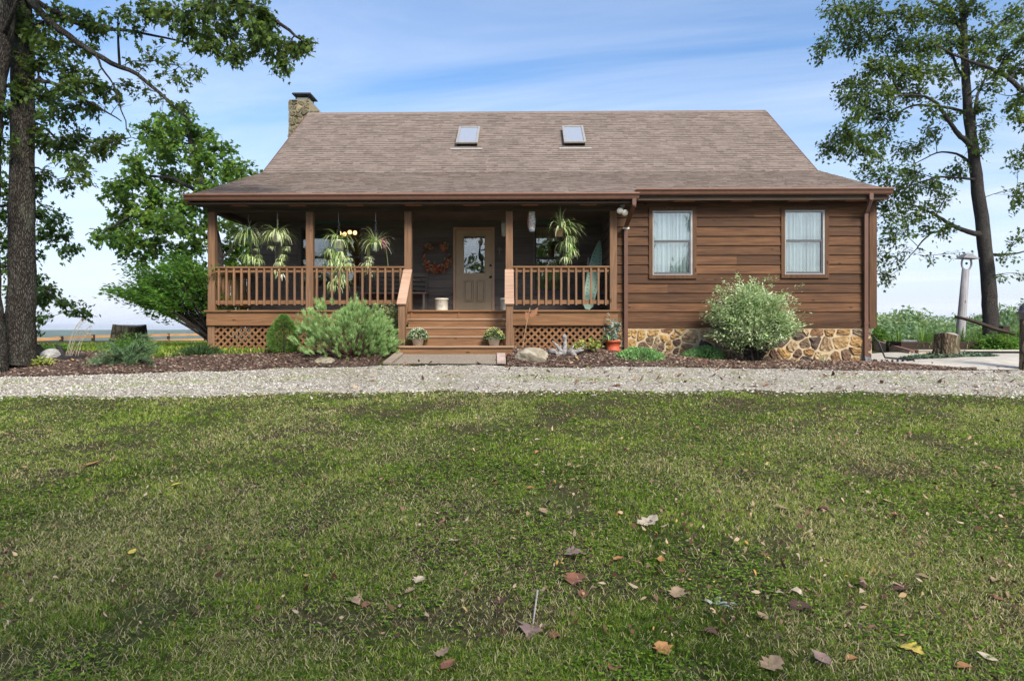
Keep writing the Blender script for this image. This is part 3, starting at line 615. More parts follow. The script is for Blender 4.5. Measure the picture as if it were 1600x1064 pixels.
# ---- stone foundation from true stones
def voronoi_cells(x0, x1, z0, z1, pts):
    cells = []
    for i, p in enumerate(pts):
        poly = [np.array(q) for q in ((x0, z0), (x1, z0), (x1, z1), (x0, z1))]
        for j, q in enumerate(pts):
            if i == j or np.hypot(*(q-p)) > 1.6: continue
            mid = (p+q)/2; d = q-p; out = []
            for k in range(len(poly)):
                a, b = poly[k], poly[(k+1) % len(poly)]; fa, fb = np.dot(a-mid, d), np.dot(b-mid, d)
                if fa <= 0: out.append(a)
                if fa*fb < 0: out.append(a+(b-a)*(fa/(fa-fb)))
            poly = out
            if len(poly) < 3: break
        if len(poly) >= 3: cells.append(poly)
    return cells
def stone_face(mb, x0, x1, z0, z1, to3, n, seed, gap=.018, dep=.03):
    r = np.random.default_rng(seed); pts = []
    k = 0
    while len(pts) < n and k < 6000:
        k += 1; p = np.array([r.uniform(x0, x1), r.uniform(z0, z1)]); dmin = .085+.34*vnoise(p[0]*1.0, p[1]*1.4, .33, seed)**1.5
        if all(np.hypot(*((p-q)*np.array([1, 1.15]))) > dmin for q in pts): pts.append(p)
    for poly in voronoi_cells(x0, x1, z0, z1, pts):
        P = np.array(poly); c = P.mean(0); rad = np.linalg.norm(P-c, axis=1).mean()
        if rad < .03: continue
        P = c+(P-c)*max(.4, 1-gap/rad*1.25)
        Q = []
        for k in range(len(P)):
            a, b = P[k], P[(k+1) % len(P)]; L = np.linalg.norm(b-a)
            for t in ((.16, .5, .84) if L > .09 else (.25, .75)): Q.append(a+(b-a)*t+r.normal(0, .05*min(L, .1), 2))
        Q = np.array(Q); h = dep*(.5+.9*r.random()); m_ = len(Q); tx, tz = r.normal(0, .18, 2)
        rings = [(1.0, -.02), (.97, h*.55), (.86, h*.95), (.5, h*1.12)]; vs = []
        for s, hh in rings:
            for q in Q:
                qq = c+(q-c)*s; d = hh+((qq-c) @ np.array([tx, tz]))*(hh > 0)*.5+(r.normal(0, .010) if s < .9 else 0); vs.append(to3(qq[0], qq[1], d))
        vs.append(to3(c[0], c[1], h*1.15)); fs = []
        for i in range(3):
            for k in range(m_):
                k2 = (k+1) % m_; fs.append((i*m_+k, i*m_+k2, (i+1)*m_+k2, (i+1)*m_+k))
        for k in range(m_): fs.append((3*m_+k, 3*m_+(k+1) % m_, 4*m_))
        mb.add(vs, fs)
fd = MB().box((XI, YW-.02, -.5), (XR-.03, YW+.15, .62)); fd.box((XR-.15, YW+.15, -.5), (XR-.03, YE, .62)); fd.box((XL, YB, -.5), (XL+.15, YE, .66)).box((XL, YE-.15, -.5), (XR-.15, YE, .66))
fo = fd.build('foundation', M['mortar'], H)
sm = MB(); stone_face(sm, XI+.02, XR-.02, -.22, .61, lambda u, v, d: (u, YW-.02-d, v), 95, 11)
stone_face(sm, YW+.05, 6.0, -.22, .61, lambda u, v, d: (XR-.03+d, u, v), 90, 12)
sm.build('fieldstone', M['stone'], fo)
# ---- roof
RXL, RXR = -7.05, 7.80
TH = .14
mb = MB()
def slope_slab(mb, pts_yz, x0, x1):
    prof = [np.array(p) for p in pts_yz]; low = [p-np.array([0, TH]) for p in prof]
    poly = prof+low[::-1]; k = len(poly)
    vs = [(x0, *p) for p in poly]+[(x1, *p) for p in poly]
    m_ = len(prof); fs = []
    for i in range(m_-1):
        fs.append((i, i+1, k-2-i, k-1-i)); fs.append((k+i, k+k-1-i, k+k-2-i, k+i+1))
        fs.append((i, k+i, k+i+1, i+1)); fs.append((k-1-i, k-2-i, k+k-2-i, k+k-1-i))
    fs.append((0, k-1, k+k-1, k)); fs.append((m_-1, k+m_-1, k+k-m_, k-m_)); mb.add(vs, fs)
zr0 = float(roofz(-.055))
slope_slab(mb, [(KY, KZ), (RY, RZ), (2*RY-KY, KZ), (12.0, KZ-.30)], RXL, RXR)
slope_slab(mb, [(-.6, 3.41), (KY, KZ)], RXL-.08, 2.38); slope_slab(mb, [(-.055, zr0), (KY, KZ)], 2.38, RXR+.08)
# shingle tabs, course by course
def shingles(mb, y0, z0, y1, z1, xa, xb, seed, expo=.150):
    rr = random.Random(seed); L = math.hypot(y1-y0, z1-z0); uy, uz = (y1-y0)/L, (z1-z0)/L; ny, nz = -uz, uy
    if nz < 0: ny, nz = -ny, -nz
    s = 0
    while s < L-.02:
        e = min(s+expo+.012, L); x = xa-rr.random()*.2
        while x < xb:
            w = rr.choice((.12, .16, .2, .26, .34)); p, q = max(xa, x), min(xb, x+w); x += w
            if q-p < .02: continue
            h0 = .010+(.008 if rr.random() < .5 else 0)+.002*rr.random(); h1 = .004
            def P(xx, ss, hh): return (xx, y0+uy*ss+ny*hh, z0+uz*ss+nz*hh)
            mb.add([P(p, s, -.002), P(q, s, -.002), P(q, s, h0), P(p, s, h0), P(p, e, h1), P(q, e, h1)], [(0, 1, 2, 3), (3, 2, 5, 4), (0, 3, 4), (1, 5, 2)])
        s += expo
shingles(mb, KY, KZ, RY, RZ, RXL, RXR, 1); shingles(mb, -.62, 3.403, KY, KZ, RXL-.08, 2.38, 2); shingles(mb, -.075, zr0-.007, KY, KZ, 2.38, RXR+.08, 3)
mb.hexa([(RXL, RY-.16, RZ-.10), (RXR, RY-.16, RZ-.10), (RXR, RY-.15, RZ-.08), (RXL, RY-.15, RZ-.08), (RXL, RY, RZ+.0), (RXR, RY, RZ+.0), (RXR, RY, RZ+.035), (RXL, RY, RZ+.035)])
mb.hexa([(RXL, RY, RZ+.0), (RXR, RY, RZ+.0), (RXR, RY, RZ+.035), (RXL, RY, RZ+.035), (RXL, RY+.16, RZ-.10), (RXR, RY+.16, RZ-.10), (RXR, RY+.16, RZ-.08), (RXL, RY+.16, RZ-.08)])
RF = mb.build('roof', M['shingle'], H)
for x in (RXL-.02, RXR+.02):   # rake boards
    mb = MB()
    for (p, q) in (((KY, KZ), (RY, RZ)), ((RY, RZ), (2*RY-KY, KZ))): mb.beam((x, p[0], p[1]-.12), (x, q[0], q[1]-.12), .035, .2)
    mb.build('rake_board', M['gutter'], H)
MB().beam((RXL-.10, -.58, 3.41-.11), (RXL-.10, KY, KZ-.11), .035, .2).build('rake_board', M['gutter'], H); MB().beam((RXR+.10, -.03, zr0-.11), (RXR+.10, KY, KZ-.11), .035, .2).build('rake_board', M['gutter'], H)
mb = MB().box((RXL-.05, -.58, 3.245), (2.36, -.17, 3.27)).box((2.40, -.04, 3.40), (RXR+.05, YW-.04, 3.425)).box((RXL-.05, -.6, 3.23), (2.36, -.581, 3.36)).box((2.40, -.058, 3.385), (RXR+.05, -.041, 3.55))
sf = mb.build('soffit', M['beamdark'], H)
M['vent'] = plain('reddish soffit vent', (.26, .10, .055), .6)
for k in range(7): MB().box((-6.3+k*1.25, -.42, 3.238), (-5.95+k*1.25, -.27, 3.2455)).build('soffit_vent', M['vent'], sf)
for k in range(4): MB().box((3.3+k*1.25, .04, 3.393), (3.75+k*1.25, .2, 3.4005)).build('soffit_vent', M['vent'], sf)
def gutter(x0, x1, yb, zt):
    mb = MB(); pr = [(yb, zt-.13), (yb-.075, zt-.13), (yb-.09, zt-.11), (yb-.10, zt-.065), (yb-.125, zt-.035), (yb-.125, zt)]
    k = len(pr); vs = [(x0, *p) for p in pr]+[(x1, *p) for p in pr]; fs = [(i, i+1, k+i+1, k+i) for i in range(k-1)]+[tuple(range(k)), tuple(range(2*k-1, k-1, -1)), (k-1, 0, k, 2*k-1)]
    mb.add(vs, fs); g = mb.build('gutter', M['gutter'], H)
    MB().box((x0-.002, yb-.137, zt-.022), (x1+.002, yb-.1255, zt+.004)).build('gutter_lip', M['gutterlip'], g)
gutter(-7.17, 2.40, -.602, 3.425); gutter(2.41, 7.93, -.06, 3.62)
def pipe(mb, pts, w=.082, d=.06):
    for a, b in zip(pts[:-1], pts[1:]): mb.beam(a, b, w, d, up=(0, 1, 0) if abs(a[0]-b[0])+abs(a[1]-b[1]) < .02 else (0, -1, .01))
    for p in pts[1:-1]: mb.ball(p, (.043, .034, .045), 10, 7)
    return mb
dsx = atY(978, 400, YW-.09)[0]; dt = atY(993, 318, -.66)
ds = pipe(MB(), [(2.30, -.66, 3.32), (2.30, -.66, 3.18), (dsx, YW-.09, 2.85), (dsx, YW-.09, .10)]).build('downspout', M['gutter'], H)
MB().box((dsx-.07, YW-.125, 2.80), (dsx+.07, YW-.05, 2.84)).build('strap', M['cream'], ds)
dx2 = atY(1353, 400, YW-.09)[0]; dx3 = atY(1361, 310, -.12)[0]
ds = pipe(MB(), [(dx3, -.12, 3.52), (dx3, -.12, 3.38), (dx2, YW-.09, 3.14), (dx2, YW-.09, -.02)]).build('downspout', M['gutter'], H)
MB().box((dx2-.055, YW-.13, .70), (dx2+.055, YW-.05, .73)).build('strap', M['gutter'], ds)
# ---- skylights
for pxc in (732, 896):
    sc_ = (RZ-KZ)/(RY-KY); al = math.atan(sc_); c = (pxc-818.7)/F*20.4
    def SP(u, t, h): return (c+u, KY+t-math.sin(al)*h, KZ+sc_*t+math.cos(al)*h)
    def sbox(mb, u0, u1, t0, t1, h0, h1): return mb.hexa([SP(u0, t0, h0), SP(u1, t0, h0), SP(u1, t1, h0), SP(u0, t1, h0), SP(u0, t0, h1), SP(u1, t0, h1), SP(u1, t1, h1), SP(u0, t1, h1)])
    sk = sbox(MB(), -.29, .29, 1.52, 2.52, -.02, .10).build('skylight', M['bronze'], H)
    mb = MB(); sbox(mb, -.32, -.255, 1.48, 2.56, .101, .15); sbox(mb, .255, .32, 1.48, 2.56, .101, .15); sbox(mb, -.254, .254, 1.48, 1.55, .101, .15); sbox(mb, -.254, .254, 2.49, 2.56, .101, .15)
    mb.build('frame', plain('pale metal frame', (.34, .325, .30), .4, .3), sk, bevel=.006)
    sbox(MB(), -.253, .253, 1.551, 2.489, .104, .128).build('pane', plain('pale frosted skylight pane', (.25, .28, .33), .12, 0, .03, .8), sk)
    sbox(MB(), -.46, .46, 1.29, 1.36, .02, .034).build('flashing', plain('pale flashing', (.42, .40, .37), .5, .3), sk)
# ---- chimney
ch = MB(); cx0, cx1, cy0, cy1, ct = -7.70, -7.02, 7.3, 8.5, 8.12
ch.box((cx0, cy0, -.4), (cx1, cy1, ct)); ch.prism([(cx1, cy0, ct-.01), (cx1, cy0, 7.0), (cx1+.5, cy0, 7.0), (cx1+.5, cy0, 7.5)], (0, 1, 0), cy1-cy0)
CH = ch.build('chimney', plain('dark chimney mortar', (.20, .175, .12), .95), H); sm = MB()
stone_face(sm, cx0+.01, cx1, 5.2, ct-.01, lambda u, v, d: (u, cy0-d, v), 60, 14, gap=.014); stone_face(sm, cx1, cx1+.32, 7.1, 7.75, lambda u, v, d: (u, cy0-d, v), 8, 16, gap=.014)
stone_face(sm, cy0, cy1, 3.5, ct-.01, lambda u, v, d: (cx0-d, u, v), 90, 15, gap=.014)
M['chstone'] = nmat('olive chimney stone', [(.3, (.085, .075, .045)), (.6, (.19, .165, .10)), (.8, (.26, .20, .13))], ns=4, rough=.95, island=.35, bmp=.02, detail=8); sm.build('chimney_stone', M['chstone'], CH)
MB().box((cx0+.17, cy0+.3, ct), (cx0+.55, cy0+.75, ct+.16)).build('flue', M['cream'], CH)
mb = MB()
for (x, y) in ((cx0+.15, cy0+.25), (cx0+.56, cy0+.25), (cx0+.15, cy0+.8), (cx0+.56, cy0+.8)): mb.box((x-.012, y-.012, ct), (x+.012, y+.012, ct+.24))
mb.hexa([(cx0+.05, cy0+.12, ct+.23), (cx0+.68, cy0+.12, ct+.23), (cx0+.68, cy0+.93, ct+.23), (cx0+.05, cy0+.93, ct+.23), (cx0+.07, cy0+.15, ct+.28), (cx0+.66, cy0+.15, ct+.28), (cx0+.66, cy0+.9, ct+.28), (cx0+.07, cy0+.9, ct+.28)])
mb.build('chimney_cap', plain('dark metal cap', (.055, .05, .055), .45, .5), CH)
# ---- porch deck, posts, beam, ceiling
mb = MB(); y = -.215
while y < YB-.03:
    mb.box((-6.97, y, .965), (2.06 if y < YW-.2 else XI-.04, min(y+.137, YB-.035), 1.0)); y += .142
mb.build('porch_floor', M['deck'], H)
MB().box((-6.93, -.17, .67), (2.03, -.13, .963)).box((-6.93, -.13, .67), (-6.89, YB, .963)).build('fascia_board', M['deck'], H)
mb = MB().box((XL, -.1, 3.29), (XI, YB, 3.32)); mb.build('porch_ceiling', M['siding_grey'], H)
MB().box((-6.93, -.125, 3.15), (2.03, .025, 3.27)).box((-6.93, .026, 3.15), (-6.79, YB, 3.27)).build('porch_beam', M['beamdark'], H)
PX = [-6.85, -4.69, -2.53, -.32, 1.94]
for i, x in enumerate(PX):
    p = MB().box((x-.077, -.122, 1.0), (x+.077, .022, 3.15)); p.build('porch_post', M['deckv'] if i else M['deckv'], H, bevel=.006)
for x in (-6.85, -4.69, -2.62, -.28, 1.94): MB().box((x-.075, -.125, -.1), (x+.075, .02, .668)).build('footing_post', M['deckv'], H)
# ---- lattice
def lattice(u0, u1, z0, z1, fix, ax):
    def P(u, d, z): return (u, fix+d, z) if ax == 'x' else (fix+d, u, z)
    mb = MB(); st = .152; hgt = z1-z0
    for sgn, dep in ((1, -.008), (-1, .0)):
        c = u0-hgt
        while c < u1+hgt:
            A = (c, z0) if sgn > 0 else (c+hgt, z0); B = (c+hgt, z1) if sgn > 0 else (c, z1)
            q = [np.array(A, float), np.array(B, float)]; d = q[1]-q[0]; tt = sorted([(u0-q[0][0])/d[0], (u1-q[0][0])/d[0]]); t0, t1 = max(0, tt[0]), min(1, tt[1])
            if t1-t0 > .03:
                a, b = q[0]+d*t0, q[0]+d*t1; mb.beam(P(a[0], dep, a[1]), P(b[0], dep, b[1]), .0075, .046, up=(0, 0, 1))
            c += st
    o = mb.build('lattice_panel', M['deck'], H)
    m2 = MB()
    if ax == 'x': m2.box((u0, fix-.022, z0-.03), (u1, fix+.012, z0+.02)).box((u0, fix-.022, z1-.02), (u1, fix+.012, z1+.02))
    else: m2.box((fix-.02, u0, z0-.03), (fix+.02, u1, z0+.02)).box((fix-.02, u0, z1-.02), (fix+.02, u1, z1+.02))
    m2.build('frame', M['deck'], o)
lattice(-6.77, -4.77, .16, .66, -.09, 'x'); lattice(-4.61, -2.7, .16, .66, -.09, 'x'); lattice(-.2, 1.86, .17, .66, -.09, 'x'); lattice(.03, YB, .14, .66, -6.86, 'y')
MB().box((-2.9, .25, -.1), (2.0, .3, .95)).box((-6.7, 1.9, -.1), (-2.9, 1.95, .95)).build('crawl_space_backing', plain('near black backing', (.02, .018, .016), .95), H)  # near-black sheets behind the lattice, under-porch shade put into their colour
# ---- railings
def railing(u0, u1, fix, ax, first=None, step=.1615):
    def bx(mb, a0, a1, d0, d1, z0, z1): return mb.box((a0, fix+d0, z0), (a1, fix+d1, z1)) if ax == 'x' else mb.box((fix+d0, a0, z0), (fix+d1, a1, z1))
    rl = bx(MB(), u0, u1, -.07, .07, 1.918, 1.958).build('porch_railing', M['deck'], H, bevel=.005)
    bx(MB(), u0, u1, -.02, .02, 1.83, 1.917).build('top_rail', M['deck'], rl); bx(MB(), u0, u1, -.02, .02, 1.135, 1.22).build('bottom_rail', M['deck'], rl)
    n = int(round((u1-u0)/step)); s = (u1-u0)/n
    for k in range(n):
        c = u0+(k+.5)*s; mb = MB(); bx(mb, c-.021, c+.021, -.062, -.0205, 1.11, 1.916); mb.build('baluster', M['deckv'], rl)
railing(-6.772, -4.768, -.05, 'x'); railing(-4.612, -2.608, -.05, 'x'); railing(-.242, 1.862, -.05, 'x'); railing(.03, YB-.04, -6.85, 'y')
# ---- steps
sx0, sx1 = -2.46, -.40; ty = [-.17, -.45, -.73, -1.01, -1.33]; tz = [1.0, .812, .628, .444, .25]
for x in (sx0, (sx0+sx1)/2, sx1-.04):
    ST = MB().prism([(x, -.172, .95), (x, -.172, .1), (x, -.98, .1), (x, -.98, .40), (x, -.705, .40), (x, -.705, .585), (x, -.425, .585), (x, -.425, .77), (x, -.19, .77), (x, -.19, .95)], (1, 0, 0), .04)
    if x == sx0: SO = ST.build('porch_steps', M['deck'], H)
    else: ST.build('stringer', M['deck'], SO)
for k in range(1, 5):
    x0, x1 = (sx0-.02, sx1+.03) if k < 4 else (-2.60, -.20)
    m2 = MB(); y1, y0 = ty[k-1]-.012 if k > 1 else -.172, ty[k]-.02
    m2.box((x0, y0, tz[k]-.036), (x1, (y0+y1)/2-.003, tz[k])).box((x0, (y0+y1)/2+.003, tz[k]-.036), (x1, y1, tz[k])); m2.build('tread', M['tread'], SO, bevel=.004)
    if k < 4: MB().box((sx0, ty[k]-.0, tz[k+1]), (sx1, ty[k]+.02, tz[k]-.038)).build('riser', M['deck'], SO)
MB().box((-2.57, -1.31, .04), (-.23, -1.28, .212)).box((-2.57, -1.279, .04), (-2.53, -.9, .212)).box((-.27, -1.279, .04), (-.23, -.9, .212)).build('riser', M['deck'], SO)
for (xn, xp) in ((-2.48, -2.53), (-.295, -.32)):
    sr = MB().beam((xn, -1.20, 1.085), (xp, -.125, 1.875), .19, .036).build('stair_rail', M['rail'], H, bevel=.006)
    MB().box((xn-.07, -1.16, .252), (xn+.07, -1.02, 1.13)).build('newel_post', M['deckv'], sr, bevel=.005)
    MB().beam((xn, -1.02, .50), (xp, -.125, 1.16), .04, .085).build('bottom_rail', M['deck'], sr)
    MB().beam((xn, -1.02, 1.13), (xp, -.125, 1.79), .04, .085).build('top_rail', M['deck'], sr)
    for k in range(5):
        t = (k+.7)/5.4; x = xn+(xp-xn)*t; y = -1.02+.895*t; z = .46+.66*t; MB().box((x-.019, y-.019, z), (x+.019, y+.019, z+.66)).build('baluster', M['deckv'], sr)
# ---- windows and door
def window(o, Y, cas, style):
    x0, x1, z0, z1 = o; f = Y-.05
    mb = MB(); mb.box((x0, f, z1-cas), (x1, f+.06, z1)).box((x0, f, z0+cas), (x0+cas, f+.055, z1-cas-.001)).box((x1-cas, f, z0+cas), (x1, f+.055, z1-cas-.001)).box((x0-.0, f-.012, z0), (x1, f+.06, z0+cas-.001))
    w = mb.build('window', M['trim'] if style == 'front' else M['siding_grey'], H, bevel=.004)
    a, b, c, d = x0+cas, x1-cas, z0+cas, z1-cas; s = .035; zm = c+(d-c)*(.525 if style == 'front' else .5)
    if style == 'front':
        MB().box((a, f+.012, c), (a+.022, f+.10, d)).box((b-.045, f+.012, c), (b, f+.10, d)).box((a+.0225, f+.012, d-.04), (b-.0455, f+.10, d)).box((a+.0225, f+.012, c), (b-.0455, f+.10, c+.016)).build('frame', M['vinylw'] if False else M['alu'], w)
        a2, b2 = a+.024, b-.047
        MB().box((a2, f+.03, zm-.02), (b2, f+.08, zm+.025)).box((a2, f+.03, c+.018), (a2+.014, f+.07, zm-.021)).box((b2-.028, f+.03, c+.018), (b2, f+.07, zm-.021)).box((a2+.0145, f+.03, c+.018), (b2-.0285, f+.07, c+.06)).build('sash', M['sashd'], w)
    else:
        MB().box((a, f+.015, c), (a+s, f+.10, d)).box((b-s, f+.015, c), (b, f+.10, d)).box((a+s+.001, f+.015, d-s), (b-s-.001, f+.10, d)).box((a+s+.001, f+.015, c), (b-s-.001, f+.10, c+s)).build('frame', M['darkframe'], w)
        MB().box((a+s+.002, f+.03, zm-.03), (b-s-.002, f+.08, zm+.03)).build('sash', M['darkframe'], w)
    MB().box((a+.018, f+.058, c+.02), (b-.04, f+.062, d-.03)).build('pane', M['glass'], w)
    return w, (a, b, c, d)
def pleats(x0, x1, z0, z1, Y, amp, per, name, m, parent, seed):
    r = np.random.default_rng(seed); n = 120; xs = np.linspace(x0, x1, n); ph = np.cumsum(.6+.8*vnoise(xs, xs*0, .12, seed)); ph = ph/ph[-1]*2*math.pi*(x1-x0)/per
    vs, fs = [], []
    for j, z in enumerate(np.linspace(z1, z0, 8)):
        for i in range(n): vs.append((xs[i], Y+amp*math.sin(ph[i]+.15*j)+amp*.5*math.sin(ph[i]*2.3+j*.2), z))
    for j in range(7):
        for i in range(n-1): fs.append((j*n+i, j*n+i+1, (j+1)*n+i+1, (j+1)*n+i))
    return MB().add(vs, fs).build(name, m, parent, True)
def roombox(x0, x1, y0, y1, z0, z1, m, parent, name='interior_wall'):
    vs = [(x0,y0,z0),(x1,y0,z0),(x1,y1,z0),(x0,y1,z0),(x0,y0,z1),(x1,y0,z1),(x1,y1,z1),(x0,y1,z1)]
    return MB().add(vs, [(0,1,2,3),(4,7,6,5),(1,2,6,5),(2,3,7,6),(3,0,4,7)]).build(name, m, parent)
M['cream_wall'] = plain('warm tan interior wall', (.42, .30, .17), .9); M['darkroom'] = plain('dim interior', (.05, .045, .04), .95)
for i, o in enumerate((W1, W2)):
    w, (a, b, c, d) = window(o, YW, .085, 'front')
    mx = (a+b)/2; pleats(a-.02, mx-.02+.04*i, c-.1, d+.05, YW+.085, .034, .105, 'curtain', M['curtain'], w, 21+i); pleats(mx-.02+.04*i, b+.02, c-.1, d+.05, YW+.10, .034, .095, 'curtain', M['curtain'], w, 31+i)
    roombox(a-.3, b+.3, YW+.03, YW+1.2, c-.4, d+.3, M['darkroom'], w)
w, (a, b, c, d) = window(WPL, YB, .07, 'porch'); roombox(a-1.1, b+1.3, YB+.04, YB+3.2, .95, 3.45, M['cream_wall'], w)
MB().box((a-.1, YB+.12, c-.1), (a+(b-a)*.62, YB+.14, d+.02)).build('blind', plain('dark window blind', (.05, .045, .04), .8), w)
hs = fpx(481, 343.7, 580.5, 349.2, YB-.06); MB().box((hs[0], YB-.09, hs[2]), (hs[1], YB-.04, hs[3])).build('header_strip', M['headergreen'], H)
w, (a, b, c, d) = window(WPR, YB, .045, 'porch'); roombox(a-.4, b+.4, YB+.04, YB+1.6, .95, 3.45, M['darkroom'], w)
pleats(a, b, d-(d-c)*.24, d+.02, YB+.10, .008, .05, 'shade', M['tancurtain'], w, 44); pleats(a, b, c, d-(d-c)*.62, YB+.13, .008, .06, 'shade', plain('olive reflection tint', (.16, .17, .07), .9), w, 45)  # lower olive pleats stand for the reflected tree, its reflection put into colour
hs = fpx(836, 343.5, 879, 349.2, YB-.06); MB().box((hs[0], YB-.09, hs[2]), (hs[1], YB-.04, hs[3])).build('header_strip', M['headergreen'], H)
# door
x0, x1, z0, z1 = DR; mb = MB(); c = .062
mb.box((x0, YB-.06, 1.0), (x0+c, YB+.06, z1)).box((x1-c, YB-.06, 1.0), (x1, YB+.06, z1)).box((x0+c+.001, YB-.06, z1-c), (x1-c-.001, YB+.06, z1)).box((x0+c+.001, YB-.05, 1.0), (x1-c-.001, YB+.06, 1.022))
DF = mb.build('door_frame', M['doorframe'], H, bevel=.004)
gl = fpx(724.9, 369, 757.3, 426.9, YB-.02); a, b = x0+c+.004, x1-c-.004; zt = z1-c-.004
mb = MB().box((a, YB-.02, 1.024), (gl[0], YB+.025, zt)).box((gl[1], YB-.02, 1.024), (b, YB+.025, zt)).box((gl[0]+.0005, YB-.02, 1.024), (gl[1]-.0005, YB+.025, gl[2])).box((gl[0]+.0005, YB-.02, gl[3]), (gl[1]-.0005, YB+.025, zt))
DO = mb.build('front_door', M['door'], H)
mb = MB()
for (u0, u1, v0, v1, t_) in ((gl[0]-.03, gl[1]+.03, gl[2]-.03, gl[3]+.03, .03),):
    mb.box((u0, YB-.032, v0), (u1, YB-.0205, v0+t_)).box((u0, YB-.032, v1-t_), (u1, YB-.0205, v1)).box((u0, YB-.032, v0+t_+.001), (u0+t_, YB-.0205, v1-t_-.001)).box((u1-t_, YB-.032, v0+t_+.001), (u1, YB-.0205, v1-t_-.001))
mb.build('glass_bead', M['door'], DO, bevel=.004)
for px0, px1 in ((725, 739.5), (744, 758)):
    q = fpx(px0, 438, px1, 471.5, YB-.02); m2 = MB()
    for (i0, t_, dd) in ((0, .026, -.050), (.045, 0, -.046)):
        u0, u1, v0, v1 = q[0]+i0, q[1]-i0, q[2]+i0, q[3]-i0
        if t_: m2.box((u0, YB+dd, v0), (u1, YB-.0205, v0+t_)).box((u0, YB+dd, v1-t_), (u1, YB-.0205, v1)).box((u0, YB+dd, v0+t_+.001), (u0+t_, YB-.0205, v1-t_-.001)).box((u1-t_, YB+dd, v0+t_+.001), (u1, YB-.0205, v1-t_-.001))
        else: m2.box((u0, YB+dd, v0), (u1, YB-.0205, v1))
    m2.build('panel', M['door'], DO, bevel=.006)
MB().box((gl[0]+.001, YB-.004, gl[2]+.001), (gl[1]-.001, YB+.004, gl[3]-.001)).build('pane', M['doorglass'], DO)
for (px, py, r_, nm) in ((766.5, 433, .033, 'door_knob'), (766.5, 415, .028, 'deadbolt')):
    p = atY(px, py, YB-.02); MB().tube([(p[0], YB-.021, p[2]), (p[0], YB-.034, p[2])], r_, 12).tube([(p[0], YB-.034, p[2]), (p[0], YB-.06, p[2])], r_*.4, 10).ball((p[0], YB-.07, p[2]), r_*.85, 12, 8).build(nm, M['bronze'], DO)
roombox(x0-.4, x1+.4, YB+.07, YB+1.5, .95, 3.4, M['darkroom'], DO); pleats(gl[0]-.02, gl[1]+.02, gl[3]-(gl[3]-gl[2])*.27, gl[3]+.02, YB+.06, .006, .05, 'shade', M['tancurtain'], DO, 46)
# wall lantern and flood light
p = atY(787.5, 356, YB-.1); ln = MB().box((p[0]-.07, YB-.16, p[2]+.11), (p[0]+.07, YB-.035, p[2]+.25)).build('wall_lantern', plain('pale lantern top', (.20, .20, .19), .5), H)
MB().lathe((p[0], YB-.10, p[2]-.22), [(.03, 0), (.06, .03), (.075, .3), (.06, .33)], 12).build('lamp_glass', plain('white lamp glass', (.62, .68, .72), .2), ln)
p = atY(971, 330, -.3); fl = MB().tube([(p[0]+.02, -.3, 3.245), (p[0]+.02, -.3, 3.20)], .05, 12).tube([(p[0]+.02, -.3, 3.2), (p[0]+.02, -.32, 3.14)], .018, 8).build('flood_light', M['alu'], H)
for dx, dz in ((-.045, .03), (.05, -.01)):
    q = np.array([p[0]+dx, -.34, 3.10+dz]); d = np.array([dx*1.2, -.9, -.35]); d /= np.linalg.norm(d)
    MB().tube([q, q+d*.05, q+d*.10, q+d*.115], [.03, .045, .068, .06], 14).build('bulb', M['cream'], fl, True)
# ================================================================== PORCH THINGS
# lamp inside the left porch window
q = atY(542.5, 364.5, YB+1.3)
lm = thing('ceiling_lamp', 'lit warm multi-bulb lamp glowing behind the left porch window', 'lamp', (q[0], q[1], q[2]))
mb = MB().tube([(q[0], q[1], q[2]+.1), (q[0], q[1], 3.44)], .012, 8).tube([(q[0]-.3, q[1], q[2]+.1), (q[0]+.3, q[1], q[2]+.1)], .015, 8); mb.build('stem', M['bronze'], lm)
for k in range(4): MB().ball((q[0]-.21+.14*k, q[1], q[2]-.03*math.sin(k*2)), .055, 12, 8).build('bulb', emit('warm bulb', (1, .56, .22), 2.2), lm, True)

def ribbon_plant(name, c, n, Lr, up, w, m, parent, seed, bias=(0, 0, 0), droop=1.0, zc=0.0):
    """arching strap leaves from a crown point"""
    r = np.random.default_rng(seed); S = 6; V = []; loops = []; st = []; rn = []
    for k in range(n):
        a = r.random()*6.283; L = Lr*(.55+.6*r.random()); e = up*(.15+1.3*r.random()); d = np.array([math.cos(a), math.sin(a), 0])+np.array(bias); hv = d*math.cos(e)+np.array([0, 0, math.sin(e)])
        p = np.array(c)+np.array([math.cos(a), math.sin(a), 0])*.05*r.random(); v = hv.copy(); ww = w*(.7+.6*r.random()); side = np.cross(d, [0, 0, 1]); side /= np.linalg.norm(side)+1e-9
        base = len(V); g = droop*(.45+.95*r.random())
        for s in range(S+1):
            t = s/S; k_ = ww*(1-.85*t**2.2)*.5; V += [p-side*k_, p+side*k_]; v = v+np.array([0, 0, -g*.36])*(.4+t); v /= np.linalg.norm(v); p = p+v*(L/S)
        f = r.random()
        for s in range(S): st.append(len(loops)); loops += [base+2*s, base+2*s+1, base+2*s+3, base+2*s+2]
        rn += [f]*(2*S+2)
    return np_mesh(name, np.array(V), loops, st, m, parent, rn)
